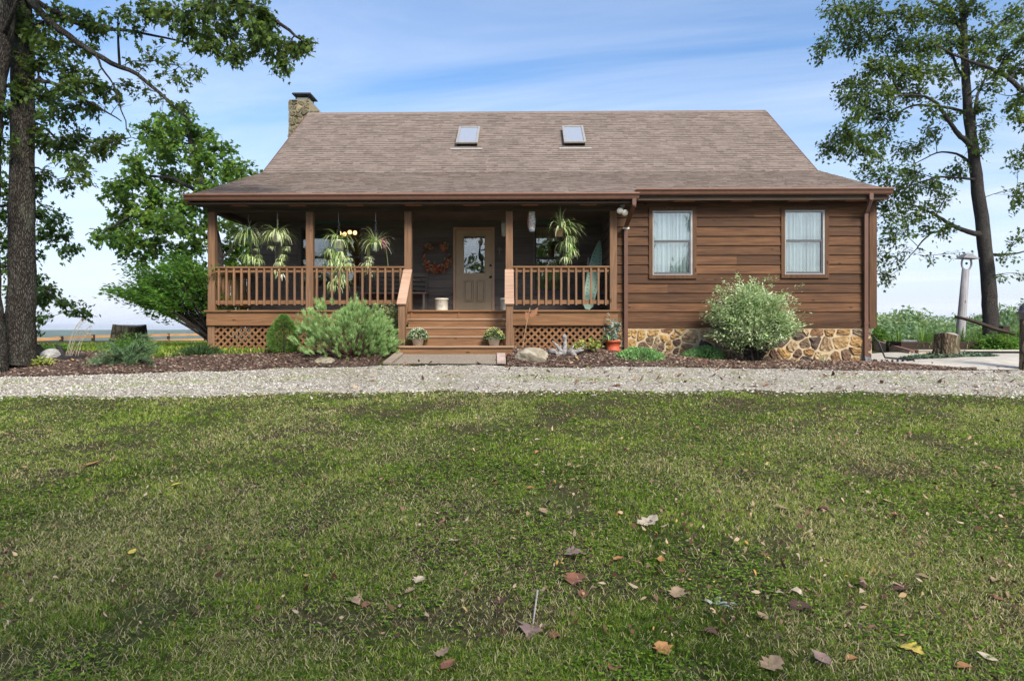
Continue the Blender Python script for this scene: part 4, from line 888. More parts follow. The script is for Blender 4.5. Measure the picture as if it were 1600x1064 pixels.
def merge_ribbons(name, specs, m, parent):
    tmp = [ribbon_plant('tmp', *s, m, None, seed, **kw) for (s, seed, kw) in specs]
    V, L, S, Rn = [], [], [], []; nv = nl = 0; off = root_loc(parent)
    for o in tmp:
        me = o.data; a = np.zeros(len(me.vertices)*3, np.float32); me.vertices.foreach_get('co', a); V.append(a.reshape(-1, 3))
        l = np.zeros(len(me.loops), np.int32); me.loops.foreach_get('vertex_index', l); L.append(l+nv); p = np.zeros(len(me.polygons), np.int32); me.polygons.foreach_get('loop_start', p); S.append(p+nl)
        q = np.zeros(len(me.vertices), np.float32); me.attributes['rnd'].data.foreach_get('value', q); Rn.append(q); nv += len(me.vertices); nl += len(me.loops)
        bpy.data.objects.remove(o); bpy.data.meshes.remove(me)
    return np_mesh(name, np.concatenate(V), np.concatenate(L), np.concatenate(S), m, parent, np.concatenate(Rn))
HG = 'hanging baskets along the porch front'
def hanging(label, px, hook_py, pot_py, Yp, pot, potr, poth, specs, lm_, stems=True, top_z=3.15):
    c = atY(px, pot_py, Yp); t = thing('hanging_planter', label, 'hanging plant', (c[0], c[1], c[2]-poth/2), HG)
    hz = atY(px, hook_py, Yp)[2]; mb = MB().tube([(c[0], Yp, top_z), (c[0], Yp, hz+.04)], .006, 6)
    mb.tube([(c[0], Yp, hz+.045), (c[0]+.022, Yp, hz+.03), (c[0]+.026, Yp, hz), (c[0], Yp, hz-.02), (c[0]-.02, Yp, hz-.005)], .006, 6); mb.build('hook', M['wire'], t)
    mb = MB()
    for k in range(3):
        a = k*2.094+.5; mb.tube([(c[0], Yp, hz-.02), (c[0]+potr*math.cos(a), Yp+potr*math.sin(a), c[2]+poth/2)], .003, 5)
    mb.build('hanger', M['wire'], t)
    MB().lathe((c[0], Yp, c[2]-poth/2), [(potr*.68, 0), (potr*.95, poth*.86), (potr*1.04, poth*.86), (potr*1.04, poth), (potr*.93, poth), (potr*.9, poth*.9)], 20).build('pot', pot, t, True)
    sp = []
    for i, (dx, dy, dz, n, L, up, w, kw) in enumerate(specs): sp.append((((c[0]+dx, Yp+dy, c[2]+poth/2+dz), n, L, up, w), i*7+int(px), kw))
    merge_ribbons('foliage', sp, lm_, t)
    if stems:
        mb = MB()
        for (dx, dy, dz, *_ ) in specs[1:]:
            mb.tube([(c[0]+dx*.3, Yp+dy, c[2]+poth/2+.03), (c[0]+dx*.9, Yp+dy-.03, c[2]+poth/2), (c[0]+dx, Yp+dy, c[2]+poth/2+dz)], .0022, 4, cap=False)
        mb.build('runner', M['straw_s'], t)
    return t, c
M['straw_s'] = plain('pale runner stem', (.22, .27, .10), .7)
S = lambda y: y/72.0
def tail(dx, z0, z1, n, L=.13, spread=.05, seed=0):
    r = random.Random(seed); return [(dx+r.uniform(-spread, spread), r.uniform(-.04, .04), z0+(z1-z0)*i/max(1, n-1), 30, L*r.uniform(.8, 1.7), r.uniform(.1, .8), .016, dict(droop=r.uniform(1.6, 2.6))) for i in range(n)]
hanging('spider plant basket nearest the left corner post, dark green arching leaves', 388, 351, 373, .22, M['greenpot'], .11, .13, [(0, 0, .03, 190, .54, .80, .020, dict(droop=1.35))]+tail(.10, -.42, -.52, 3, .2, .16, 1)+tail(.22, -.3, -.6, 3, .08, .04, 4), M['spiderg'])
hanging('pale spider plant basket with one long tail of plantlets, second from the corner', 433, 351, 373, .05, M['white'], .12, .14, [(0, 0, .03, 170, .50, .78, .021, dict(droop=1.25))]+tail(.05, -.42, -.86, 6, .17, .07, 2)+tail(-.14, -.25, -.28, 1, .08, .02, 5)+tail(.2, -.25, -.3, 2, .07, .04, 6), M['spider'])
hanging('spider plant in a white pot with a thick mass of trailing plantlets', 529, 352, 382.5, .05, M['white'], .135, .19, [(0, 0, .02, 95, .50, .75, .019, dict(droop=1.35))]+tail(-.12, -.2, -1.0, 11, .2, .11, 3)+tail(.10, -.25, -.9, 9, .2, .12, 7)+tail(.24, -.4, -.62, 3, .18, .06, 8), M['spiderg'])
t, c = hanging('spider plant in a green pot with pink flowers on its right side', 587, 350, 387, .05, M['greenpot'], .11, .15, [(0, 0, .02, 110, .50, .95, .018, dict(droop=1.2))]+tail(-.15, -.3, -.62, 6, .17, .05, 9), M['spider'])
mb = MB().tube([(c[0]+.08, .05, c[2]+.1), (c[0]+.24, .03, c[2]-.05), (c[0]+.27, .05, c[2]-.35), (c[0]+.28, .05, c[2]-.48)], .005, 5); mb.build('trailing_stem', M['straw_s'], t)
n = 60; ctr = np.array([[.13, 0, .18], [.20, -.04, .13], [.22, -.02, .02], [.16, -.06, .12]])[rng.integers(0, 4, n)]+rng.normal(0, .022, (n, 3))+np.array([c[0], .05, c[2]])
np_leaves('blossoms', ctr, rand_unit(n), rand_unit(n), .035, .032, OVAL, M['pink'], t)
hanging('green spider plant spilling to the right from a tan basket near the corner porch window', 873.5, 337, 364, .05, M['tan'], .115, .17, [(.05, -.02, .02, 150, .60, .8, .020, dict(droop=1.1, bias=(.75, -.1, 0)))]+tail(.20, -.15, -.62, 9, .22, .09, 10), M['spiderg'], stems=True)
# owl shaped hanging ornament
q = atY(831, 345, -.02); w_ = thing('owl_ornament', 'owl shaped hanging ornament under the porch beam, whitish with brown wing', 'ornament', (q[0], q[1], q[2]-.22))
MB().lathe((q[0], q[1], q[2]-.22), [(.055, 0), (.068, .03), (.075, .12), (.085, .22), (.075, .32), (.068, .37), (.07, .41), (.04, .45)], 14).build('body', nmat('speckled plumage', [(.35, (.18, .17, .16)), (.5, (.45, .44, .42)), (.65, (.72, .71, .68))], ns=26, rough=.7), w_, True)
mb = MB()
for s in (-1, 1): mb.add([(q[0]+s*.028-.018, q[1]-.03, q[2]+.20), (q[0]+s*.028+.018, q[1]-.03, q[2]+.20), (q[0]+s*.045, q[1]-.02, q[2]+.27), (q[0]+s*.03, q[1]+.02, q[2]+.2)], [(0, 1, 2), (1, 3, 2), (3, 0, 2), (0, 3, 1)])
mb.build('ear_tuft', plain('brown plumage', (.22, .11, .06), .8), w_)
mb = MB().ball((q[0]-.078, q[1], q[2]-.02), (.022, .06, .15), 10, 8); mb.build('wing', plain('rust plumage', (.28, .12, .07), .8), w_, True)
M['eye'] = plain('amber eye', (.5, .35, .05), .3)
for s in (-1, 1): MB().ball((q[0]+s*.028, q[1]-.066, q[2]+.16), .014, 8, 6).build('eye', M['eye'], w_, True)
MB().tube([(q[0], q[1], q[2]-.21), (q[0], q[1], q[2]-.24)], [.07, .06], 14).build('base_ring', plain('blue grey rim', (.2, .26, .32), .6), w_)
MB().tube([(q[0], q[1], q[2]+.23), (q[0], q[1], 3.15)], .006, 6).build('hook', M['wire'], w_)
# wreath
q = atY(682, 402, YB-.07); w_ = thing('door_wreath', 'round twig wreath with orange and red autumn flowers beside the door', 'wreath', q)
mb = MB(); r0 = .315
for k in range(7):
    rr = random.Random(k); mb.tube([(q[0]+(r0+.025*math.sin(i*3+k*2)+rr.uniform(-.012, .012))*math.cos(i*6.283/40), q[1]-.02*rr.random()-.01*k*.5, q[2]+(r0+.025*math.sin(i*3+k*2))*math.sin(i*6.283/40)) for i in range(41)], .006, 5, cap=False)
mb.build('twig_ring', plain('grapevine', (.10, .065, .045), .9), w_)
n = 420; an = np.concatenate([rng.normal(-1.62, .68, 330), rng.normal(2.2, .16, 45), rng.normal(.95, .16, 45)]); rad = r0+rng.normal(0, .04, n)
P = np.stack([q[0]+rad*np.cos(an), q[1]-.04-.03*rng.random(n), q[2]+rad*np.sin(an)], -1); np_leaves('flowers', P, rand_unit(n)+np.array([0, -.5, 0]), np.array([0, -1.0, 0])+.7*rand_unit(n), .07, .055, OVAL, M['wreath'], w_)['kind'] = 'stuff'
# cross ornament
q = atY(780.5, 392, YB-.05); mb = MB().box((q[0]-.018, q[1]-.012, q[2]-.11), (q[0]+.018, q[1]+.012, q[2]+.09)).box((q[0]-.065, q[1]-.014, q[2]+.015), (q[0]+.065, q[1]+.01, q[2]+.048))
o = mb.build('wall_cross', plain('weathered cross', (.16, .15, .14), .8)); tag(at_base(o, q), 'small grey cross on the dark wall right of the door', 'cross')
# bench against the porch wall
bx0, bx1 = -4.0, atY(668, 460, 1.75)[0]
b_ = thing('porch_bench', 'dark slatted bench against the porch wall, mostly hidden by the railing', 'bench', ((bx0+bx1)/2, 1.8, 1.0))
mb = MB()
for k in range(4): mb.box((bx0, 1.60+k*.11, 1.455), (bx1, 1.695+k*.11, 1.485))
mb.build('seat', plain('worn bench slats', (.16, .10, .08), .6), b_)
mb = MB()
for k in range(4): mb.box((bx0+.02, 2.0, 1.56+k*.11), (bx1-.02, 2.025, 1.64+k*.11))
mb.build('backrest', M['siding_grey'], b_)
for x in (bx0+.06, bx1-.1):
    for y in (1.62, 1.98): MB().box((x, y, 1.001), (x+.05, y+.05, 1.454 if y < 1.8 else 1.98)).build('leg', M['siding_grey'], b_)
# crocks
for px, lab, marks in ((690, 'cream stoneware crock with a faint blue mark, left of the front door', True), (792, 'cream stoneware crock half hidden behind the right stair post', False)):
    q = atY(px, 484, .9); r_ = .152; c0 = (q[0], .9, 1.0); ck = thing('stoneware_crock', lab, 'crock', c0, 'stoneware crocks on the porch')
    MB().lathe(c0, [(r_*.94, 0), (r_*.98, .02), (r_*.98, .27), (r_*1.06, .275), (r_*1.06, .30), (r_*.96, .305), (r_*.93, .28), (r_*.92, .05)], 28).build('jar', M['cream'], ck, True)
    if marks:
        mb = MB(); ink = plain('faded blue glaze', (.16, .19, .26), .5); y = .9-r_*.985
        for pts in ([(-.018, .235), (-.004, .25), (.012, .24), (.006, .22), (-.016, .2), (.018, .2)], [(-.045, .13), (-.02, .155), (.0, .14), (-.02, .115), (-.045, .13)], [(.005, .12), (.03, .15), (.045, .125), (.02, .108), (.005, .12)], [(-.03, .09), (.035, .095)]):
            MB().tube([(q[0]+u, y+.5*u*u/r_, 1.0+v) for u, v in pts], .004, 5).build('glaze_mark', ink, ck)
# mint green board
A = atY(917, 478, .55); B = atY(938, 376, 1.1); ax = np.array([B[0]-A[0], 1.25-.5, B[2]-1.02]); A = np.array([A[0], .5, 1.02])
L = np.linalg.norm(ax); ax /= L; sd = np.cross(ax, [0, -1, 0.0]); sd /= np.linalg.norm(sd); nn = np.cross(sd, ax)
prof = [(0, .05), (.06, .12), (.35, .155), (.62, .15), (.80, .115), (.93, .06), (1.0, .02)]
bd = thing('mint_board', 'long pointed mint green perforated board leaning in the porch corner', 'board', A)
pl = [A+ax*(t*L)+sd*w for t, w in prof]+[A+ax*(t*L)-sd*w for t, w in prof[::-1]]; MB().prism(pl, nn, .035).build('board', M['mint'], bd, bevel=.008)
mb = MB()
fr = nn if nn[1] < 0 else -nn; s0 = 0.0 if nn[1] < 0 else 0
front = A+(nn*.036 if nn[1] < 0 else -nn*.001)
for k in range(15):
    t = .12+.052*k
    for s in (-.6, .6):
        w = np.interp(t, [p[0] for p in prof], [p[1] for p in prof]); p = front+ax*(t*L)+sd*(w*s); mb.tube([p-fr*.001, p+fr*.002], .013, 8)
mb.build('perforations', M['black'], bd)['kind'] = 'stuff'
MB().beam(A+ax*.15*L-fr*.05-sd*.1, A+ax*.75*L-fr*.07-sd*.18, .03, .03).beam(A+ax*.1*L-fr*.05+sd*.1, A+ax*.5*L-fr*.3, .03, .03).build('folded_leg', plain('grey leg metal', (.25, .27, .25), .5, .3), bd)
# pots of mums on the bottom step
for px, lab, yel in ((653, 'beige pot of pale green mums on the bottom step, left side', False), (772, 'beige pot of mums topped with yellow buds on the bottom step, right side', True)):
    q = atY(px, 538, -1.17); c0 = (q[0], -1.17, .25); t = thing('mum_pot', lab, 'potted plant', c0, 'mum pots on the bottom step')
    MB().lathe(c0, [(.095, 0), (.122, .135), (.135, .136), (.138, .17), (.125, .17), (.12, .15)], 24).build('pot', M['potbeige'], t, True)
    cc = np.array([q[0], -1.17, .385]); n = 1500; d = rand_unit(n); d[:, 2] = np.abs(d[:, 2])*.9; rr = .65+.38*rng.random(n)**.6
    P = cc+d*rr[:, None]*np.array([.20, .20, .21])+np.array([0, 0, .0]); np_leaves('foliage', P, d+.5*rand_unit(n), rand_unit(n)+np.array([0, 0, 1]), .038, .024, OVAL, M['mum'], t)
    n = 340; d = rand_unit(n); d[:, 2] = np.abs(d[:, 2]); d = d[d[:, 2] > (.25 if yel else .1)]; n = len(d)
    P = cc+d*np.array([.205, .205, .225])*(1+.06*rng.random((n, 1))); np_leaves('buds', P, d+.8*rand_unit(n), d, .02, .02, OVAL, M['mumyellow'] if yel else M['mumflower'], t)['kind'] = 'stuff'
# ================================================================== BED THINGS
def rock(name, label, c, r, m, seed, cat='rock', cuts=9):
    rr = np.random.default_rng(seed); mb = MB(); nu, nv = 26, 16; vs = []
    pl = [(norm(rr.normal(size=3)), .62+.3*rr.random()) for _ in range(cuts)]
    for j in range(nv+1):
        for i in range(nu):
            th, ph = math.pi*j/nv, 2*math.pi*i/nu; d = np.array([math.sin(th)*math.cos(ph), math.sin(th)*math.sin(ph), math.cos(th)]); k = 1.0
            for n_, s in pl:
                q = d @ n_
                if q > 1e-3: k = min(k, s/q)
            k *= 1+.05*(vnoise(d[0]*3+5, d[1]*3+d[2]*4, .5, seed)-.5); vs.append(np.array(c)+d*k*np.array(r))
    fs = [(j*nu+i, (j+1)*nu+i, (j+1)*nu+(i+1) % nu, j*nu+(i+1) % nu) for j in range(nv) for i in range(nu)]
    o = mb.add(vs, fs).build(name, m); at_base(o, (c[0], c[1], c[2]-r[2]*.6)); return tag(o, label, cat)
def ground_at(px, py, dz=0):
    p = gpt(px, py)
    if p[1] > -.3 and XL < p[0] < XR: p = atY(px, py, -.3)
    p = np.array(p);
    return np.array([p[0], p[1], float(gz(p[0], p[1]))+dz])
q = ground_at(832, 571); q = q+np.array([0, .25, .10]); rock('garden_rock', 'wedge shaped mossy boulder on the mulch right of the steps', q, (.36, .26, .24), M['rock'], 5)
q = ground_at(504, 572)+np.array([0, .2, .04]); rock('garden_rock', 'low flat pale rock in front of the big blue-green pine shrub', q, (.24, .18, .13), M['rock'], 8)
q = ground_at(70, 566)+np.array([0, .2, .1]); rock('garden_rock', 'pale grey limestone rock beside the big left tree trunk', q, (.21, .2, .17), M['rockgrey'], 12)
q = ground_at(108, 566)+np.array([0, .1, .05]); rock('rotten_log', 'black rotten wood chunk lying left of the juniper', q, (.30, .2, .13), M['charred'], 14, 'wood chunk')
q = ground_at(99, 562); o = MB().tube([q, q+[-.03, 0, .15], q+[-.09, .02, .25], q+[-.17, .0, .30]], [.05, .05, .04, .015], 8, True, .3).build('burnt_branch', M['charred'], None, True); tag(at_base(o, q), 'short curved black branch standing beside the pale grey rock', 'branch')
# driftwood
q = ground_at(884, 560); dr = MB(); rr = random.Random(4)
for a, b, r0 in (((-.34, 0, .18), (.0, .05, .08), .05), ((0, .05, .07), (.34, -.02, .20), .055), ((.0, .0, .05), (-.02, .1, .40), .055), ((.02, .05, .1), (.28, .1, .12), .06), ((-.05, 0, .1), (-.26, .0, .36), .035), ((.05, 0, .05), (.12, -.15, .24), .04), ((-.1, 0, .1), (-.2, -.12, .05), .05), ((.1, 0, .1), (.22, -.14, .07), .05), ((.1, .02, .1), (.18, .06, .30), .03), ((.2, 0, .12), (.40, .06, .26), .03), ((-.02, .1, .1), (-.12, .12, .3), .03)):
    A_, B_ = np.array(a), np.array(b); pts = [q+A_+(B_-A_)*t+np.array([rr.uniform(-.03, .03), 0, rr.uniform(-.03, .03)]) for t in (0, .3, .6, 1)]; dr.tube(pts, [r0*.9, r0*1.1, r0*.8, r0*.25], 8, True, .35, rr.randint(0, 99))
dr.ball(q+[-.02, .1, .42], (.05, .045, .075), 10, 8, .2)
o = dr.build('driftwood', M['drift'], None, True); tag(at_base(o, q), 'twisted silver grey driftwood root on the mulch', 'driftwood')
# copper garden stake
q = ground_at(816, 548); t = thing('garden_stake', 'thin garden stake with copper leaf figures right of the steps', 'garden stake', q)
z = lambda py: atY(820, py, q[1])[2]; xx = lambda px: atY(px, 500, q[1])[0]
MB().tube([q, (xx(822), q[1], z(510)), (xx(828), q[1], z(481))], .008, 6).build('stake', plain('tan stake', (.34, .23, .14), .6), t)
mb = MB(); mb.prism([(xx(826), q[1]-.01, z(492)), (xx(832), q[1]-.01, z(486)), (xx(841), q[1]-.02, z(480)), (xx(839), q[1]-.02, z(490)), (xx(831), q[1]-.01, z(496))], (0, 1, 0), .008); mb.prism([(xx(821), q[1]-.01, z(487)), (xx(828), q[1]-.01, z(490)), (xx(825), q[1]-.01, z(496)), (xx(822), q[1]-.01, z(501)), (xx(820), q[1]-.01, z(495))], (0, 1, 0), .008); mb.build('leaf_figure', M['copper'], t)
# red pot with fleshy plant
q = ground_at(958, 551); q[2] += .04; t = thing('red_planter', 'red clay pot with a tall grey-green fleshy plant beside the downspout', 'potted plant', q)
MB().lathe(q, [(.17, 0), (.17, .022), (.125, .024), (.15, .19), (.158, .19), (.16, .225), (.145, .225), (.14, .2)], 26).build('pot', M['redpot'], t, True)
r = np.random.default_rng(9); C, A = [], []
for k in range(9):
    a = r.random()*6.28; tip = np.array([.16*math.cos(a)-.03, .10*math.sin(a), .24+.2*r.random()])
    if k == 0: tip = np.array([-.09, 0, .60])
    if k == 1: tip = np.array([.02, 0, .48])
    for s in np.linspace(.05, 1, 22): C.append(q+np.array([0, 0, .2])+tip*s); A.append(rand_unit(1)[0]*.9+tip/np.linalg.norm(tip)*.5)
C, A = np.array(C), np.array(A); np_leaves('fleshy_leaves', C, A, rand_unit(len(C)), .085, .034, OVAL, M['succ'], t)
merge_ribbons('trailing_leaves', [((tuple(q+np.array([-.1, -.05, .23])), 14, .34, 1.1, .02), 3, dict(droop=1.3, bias=(-.7, 0, 0)))], M['mound'], t)
# ---- shrubs
def stems_shrub(name, label, base, tips, lf, leafL, leafW, per, stem_r, cat='shrub', s0=.45, tw=.25, flat=.6, tpl=OVAL, seed=0, group=None, curl=.25, spray=.13):
    """base point, tips array: each tip gets a bent stem and a flattened leafy spray at its outer part"""
    r = np.random.default_rng(seed); t = thing(name, label, cat, base, group); mb = MB(); C, A, Nn = [], [], []
    for k, tip in enumerate(tips):
        b = base+np.array([r.normal(0, .05), r.normal(0, .05), 0]); d = tip-b; mid = b+d*np.array([.38, .38, .55])+r.normal(0, .03, 3); pts = []
        for s in np.linspace(0, 1, 7): pts.append((1-s)**2*b+2*s*(1-s)*mid+s*s*tip)
        if k % max(1, len(tips)//90) == 0: mb.tube(pts, list(np.linspace(stem_r, stem_r*.22, 7)), 5, False)
        m_ = per; s = 1-(1-s0)*r.random(m_)**1.3; P = ((1-s)**2)[:, None]*b+(2*s*(1-s))[:, None]*mid+(s*s)[:, None]*tip
        out = d.copy(); out[2] *= .3; out /= np.linalg.norm(out)+1e-9; sd = np.cross(out, [0, 0, 1.0])
        lat = r.normal(0, spray, m_)*(s**2+.2); P = P+sd[None]*lat[:, None]+r.normal(0, .022, (m_, 3)); P[:, 2] -= np.abs(lat)*.25
        C.append(P); A.append(out[None]*.8+sd[None]*np.sign(lat)[:, None]*.7+r.normal(0, .35, (m_, 3))); Nn.append(np.array([0, 0, 1.0])+r.normal(0, flat, (m_, 3)))
    mb.build('stems', M['twig'], t); C = np.concatenate(C); C[:, 2] = np.maximum(C[:, 2], gz(C[:, 0], C[:, 1])+.02); n = len(C)
    rv = np.clip(r.random(n)*.75+.25*vnoise(C[:, 0]*7, C[:, 2]*7, 1.0, seed), 0, 1)
    np_leaves('foliage', C, np.concatenate(A), np.concatenate(Nn), leafL*(.7+.6*r.random(n)), leafW*(.7+.6*r.random(n)), tpl, lf, t, rv, curl)
    return t
def dome_tips(c, rx, ry, rz, n, seed, zmin=-.2, inner=.25, top=1.0):
    r = np.random.default_rng(seed); d = norm(r.normal(size=(n*3, 3))); d = d[d[:, 2] > zmin][:n]; k = 1-inner*r.random((len(d), 1))**2
    k = k*(.88+.24*vnoise(d[:, 0]*2.5+d[:, 2]*2, d[:, 1]*2.5+d[:, 2], 1.0, seed))[:, None]; return np.array(c)+d*k*np.array([rx, ry, rz])
# right pale shrub
q = ground_at(1172, 563); q[1] = min(q[1], -.55); q[2] = gz(q[0], q[1])
pc = dome_tips(q+np.array([0, 0, .98]), .92, .58, .80, 44, 3, -.5, .55); rr_ = np.random.default_rng(33); tips = []
for c_ in pc:
    m_ = 9; a_ = rr_.random(m_)*6.283; k_ = np.sqrt(rr_.random(m_))*.30; out = (c_-q)[:2]; tips.append(np.stack([c_[0]+k_*np.cos(a_), c_[1]+k_*np.sin(a_)*.8, c_[2]+rr_.normal(0, .02, m_)-.18*k_], -1))
tips = np.concatenate(tips+[dome_tips(q+np.array([0, 0, 1.0]), 1.12, .62, .98, 46, 9, -.15, .12)]); tips = tips[tips[:, 1] < .12]
stems_shrub('variegated_shrub', 'big rounded whitish-green layered shrub against the stone foundation', q, tips, M['lf_pale'], .062, .034, 58, .012, seed=3, spray=.10, flat=.3)
# cream shrub by the stairs
q = ground_at(598, 553); tips = dome_tips(q+np.array([0, .3, .55]), .42, .4, .50, 150, 6, -.6, .5); stems_shrub('cream_shrub', 'cream and lime variegated shrub between the pine shrub and the steps', q, tips, M['lf_cream'], .05, .03, 40, .007, seed=6, spray=.09)
# burning bush at far left of the porch
q = ground_at(309, 547); q = q+np.array([.0, 1.0, .0]); q[2] = gz(q[0], q[1]); T = []
for (px, py) in [(210, 420), (225, 450), (240, 415), (260, 408), (285, 405), (310, 410), (318, 440), (250, 440), (270, 430), (295, 435), (205, 447), (228, 470), (255, 465), (285, 460), (312, 470), (215, 432), (275, 410), (180, 447), (195, 450), (230, 430), (322, 420), (300, 420), (248, 470), (326, 455)]:
    for k in range(9): p = at(px+rng.normal(0, 12), py+rng.normal(0, 9), 16.2+rng.normal(0, .6)); T.append(p)
stems_shrub('burning_bush', 'tall green multi-stemmed bush with fanned twigs left of the porch', q, np.array(T), M['lf_bush'], .095, .05, 60, .018, s0=.66, seed=8, spray=.13, cat='bush')
# mugo pine
def needles(name, C, D, nper, L, w, m, parent, seed, spread=.5):
    r = np.random.default_rng(seed); n = len(C); P = np.repeat(C, nper, 0); Dd = np.repeat(norm(D), nper, 0); s = r.random(n*nper); P = P+Dd*(s*.8*np.repeat(np.broadcast_to(L, (n,)), nper))[:, None]
    A = Dd+spread*rand_unit(n*nper); f = np.repeat(r.random(n), nper)*.6+.4*r.random(n*nper); return np_leaves(name, P, A, rand_unit(n*nper), np.repeat(np.broadcast_to(L, (n,)), nper)*(.6+.5*r.random(n*nper)), w, NEED, m, parent, f, .05)
q = ground_at(540, 568)+np.array([0, .45, 0]); q[2] = gz(q[0], q[1]); t = thing('pine_shrub', 'big bushy blue-green pine shrub in front of the porch railing', 'pine shrub', q)
tip = []
for (px, py, rx, rz, k) in [(540, 525, .98, .58, 620), (508, 510, .55, .46, 230), (570, 515, .55, .5, 260), (500, 478, .16, .22, 40), (530, 482, .28, .26, 90), (552, 478, .20, .26, 70), (577, 490, .25, .28, 90), (480, 520, .3, .3, 90), (600, 540, .3, .3, 90), (590, 500, .2, .25, 60)]:
    c_ = at(px, py, 13.75+.0); c_[2] -= .10; dd = dome_tips(c_, rx, min(.6, rx*.9), rz*.92, k, int(px), -.8, .65); tip.append(dd)
tip = np.concatenate(tip); tip = tip[tip[:, 2] > gz(tip[:, 0], tip[:, 1])+.08]; tip = tip[fnoise(tip[:, 0]+tip[:, 1]*.7, tip[:, 2]+.3*tip[:, 1], .22, 19, 2) > .36]; tip = tip+.10*(vnoise(tip[:, 0]*3, tip[:, 2]*3, 1.0, 12)-.4)[:, None]*norm(tip-q); D = tip-(q+np.array([0, 0, .15])); D = norm(D); D[:, 2] += .75
needles('needles', tip, D, 44, .095, .0075, M['needle'], t, 2, .55)
mb = MB()
for k in range(0, len(tip), 14): mb.tube([q+rng.normal(0, .06, 3)*[1, 1, .2], q+(tip[k]-q)*np.array([.55, .55, .4]), tip[k]], [.02, .013, .005], 5, False)
mb.build('branches', plain('brown pine wood', (.10, .06, .04), .9), t)
# dwarf spruce
q = ground_at(437, 558)+np.array([0, .25, 0]); q[2] = gz(q[0], q[1]); t = thing('dwarf_spruce', 'small rounded bright green dwarf spruce left of the pine shrub', 'spruce', q)
zz = rng.random(1500); rad = np.interp(zz, [0, .15, .5, .8, 1], [.22, .30, .27, .16, .02]); a = rng.random(1500)*6.28; k = rad*(1-.35*rng.random(1500)**2)*(.85+.3*vnoise(a*1.5, zz*6, 1.0, 4)); P = np.stack([q[0]+k*np.cos(a), q[1]+k*np.sin(a), q[2]+.06+zz*.75], -1)
needles('needles', P, np.stack([np.cos(a), np.sin(a), .6+0*a], -1), 22, .05, .006, M['spruce'], t, 4, .6); MB().tube([q, q+[0, 0, .7]], [.03, .01], 6).build('trunk', M['twig'], t)
# left juniper (arching), low juniper and lime perennials
def sprays(name, label, q, tips, m, nper, L, w, seed, cat='juniper', stemr=.012, off=.25):
    t = thing(name, label, cat, q); mb = MB(); C, D = [], []; r = np.random.default_rng(seed)
    for tp in tips:
        d = tp-q; mid = q+d*.5+np.array([0, 0, off*np.linalg.norm(d)*r.random()]); pts = [q, (q+mid)/2+[0, 0, .02], mid, (mid+tp)/2+[0, 0, .02], tp]; mb.tube(pts, [stemr, stemr*.8, stemr*.6, stemr*.4, stemr*.2], 5, False)
        for s in np.linspace(.3, 1, 10):
            i = s*4; i0 = min(3, int(i)); p = np.array(pts[i0])*(1-(i-i0))+np.array(pts[i0+1])*(i-i0); C.append(p); D.append(d/np.linalg.norm(d)+r.normal(0, .45, 3)+[0, 0, .25])
    mb.build('branches', M['twig'], t); needles('needles', np.array(C), np.array(D), nper, L, w, m, t, seed, .7); return t
q = ground_at(185, 574)+np.array([0, .35, 0]); T = []
for (px, py) in [(135, 570), (150, 572), (165, 560), (180, 555), (195, 545), (210, 540), (222, 535), (235, 530), (240, 540), (246, 550), (240, 562), (230, 572), (215, 577), (200, 575), (185, 578), (170, 577), (155, 560), (175, 545), (190, 560), (205, 555), (220, 550), (228, 560), (210, 565), (165, 570)]:
    for k in range(4): T.append(at(px+rng.normal(0, 5), py+rng.normal(0, 4), 13.2+rng.normal(0, .3)))
sprays('juniper', 'feathery grey-green juniper arching over the left bed edge', q, np.array(T), M['juniper'], 14, .085, .006, 5)
q = ground_at(185, 562)+np.array([0, .6, 0]); T = dome_tips(q+[-.1, 0, .15], .5, .4, .42, 90, 15, 0, .4); stems_shrub('leafy_shrub', 'light green loose shrub behind the juniper, below the tree stump', q, T, M['lf_bush'], .05, .028, 22, .006, seed=15)
q = ground_at(300, 560)+np.array([0, .35, 0]); T = dome_tips(q+[0, 0, .02], .58, .4, .24, 110, 16, -.02, .5); sprays('low_juniper', 'flat dark green ground juniper near the porch corner', q, T, M['lowjun'], 16, .06, .006, 6, stemr=.008, off=.1)
for px, py, rx, lab, sd in ((1004, 568, .50, 'soft green mounded ground plant nearest the red pot', 20), (1106, 566, .45, 'soft green mounded ground plant nearest the big pale shrub', 21)):
    q = ground_at(px, py)+np.array([0, .3, .03]); T = dome_tips(q+[0, 0, .0], rx, .34, .22, 330, sd, .02, .35); t = thing('ground_mound', lab, 'ground plant', q, 'green mounds by the foundation')
    n = 4200; Cm = dome_tips(q-[0, 0, .03], rx*1.05, .38, .31, n, sd+3, .0, .22); n = len(Cm); bumpy = (fnoise(Cm[:, 0], Cm[:, 1], .16, sd)-.5)*.10; Cm[:, 2] += bumpy
    np_leaves('foliage', Cm, norm(Cm-q)+.8*rand_unit(n)+[0, 0, .4], rand_unit(n)+[0, 0, .6], .034, .026, OVAL, M['mound'], t, np.clip(.5*rng.random(n)+5*bumpy+.3, 0, 1))
    mb = MB()
    for k in range(0, 330, 9): mb.tube([q, (q+T[k])/2+[0, 0, .03], T[k]], [.007, .005, .003], 4, False)
    mb.build('stems', M['twig'], t)
q = ground_at(915, 556); q[2] += .05; T = dome_tips(q+[0.05, 0, .15], .30, .15, .17, 26, 22, -.3, .4); stems_shrub('lime_perennial', 'lime yellow leafy plant right of the driftwood', q, T, M['lime'], .07, .05, 12, .004, 'plant', seed=22)
def tuft(name, label, q, n, L, w, m, seed, up=1.2, cat='plant', droop=.8, group=None):
    t = thing(name, label, cat, q, group); merge_ribbons('blades', [((tuple(q), n, L, up, w), seed, dict(droop=droop))], m, t); return t
q = ground_at(1287, 562); q[2] += .03; tuft('striped_grass', 'pale striped grass tuft under the right house window', q, 46, .27, .012, M['paletuft'], 5)
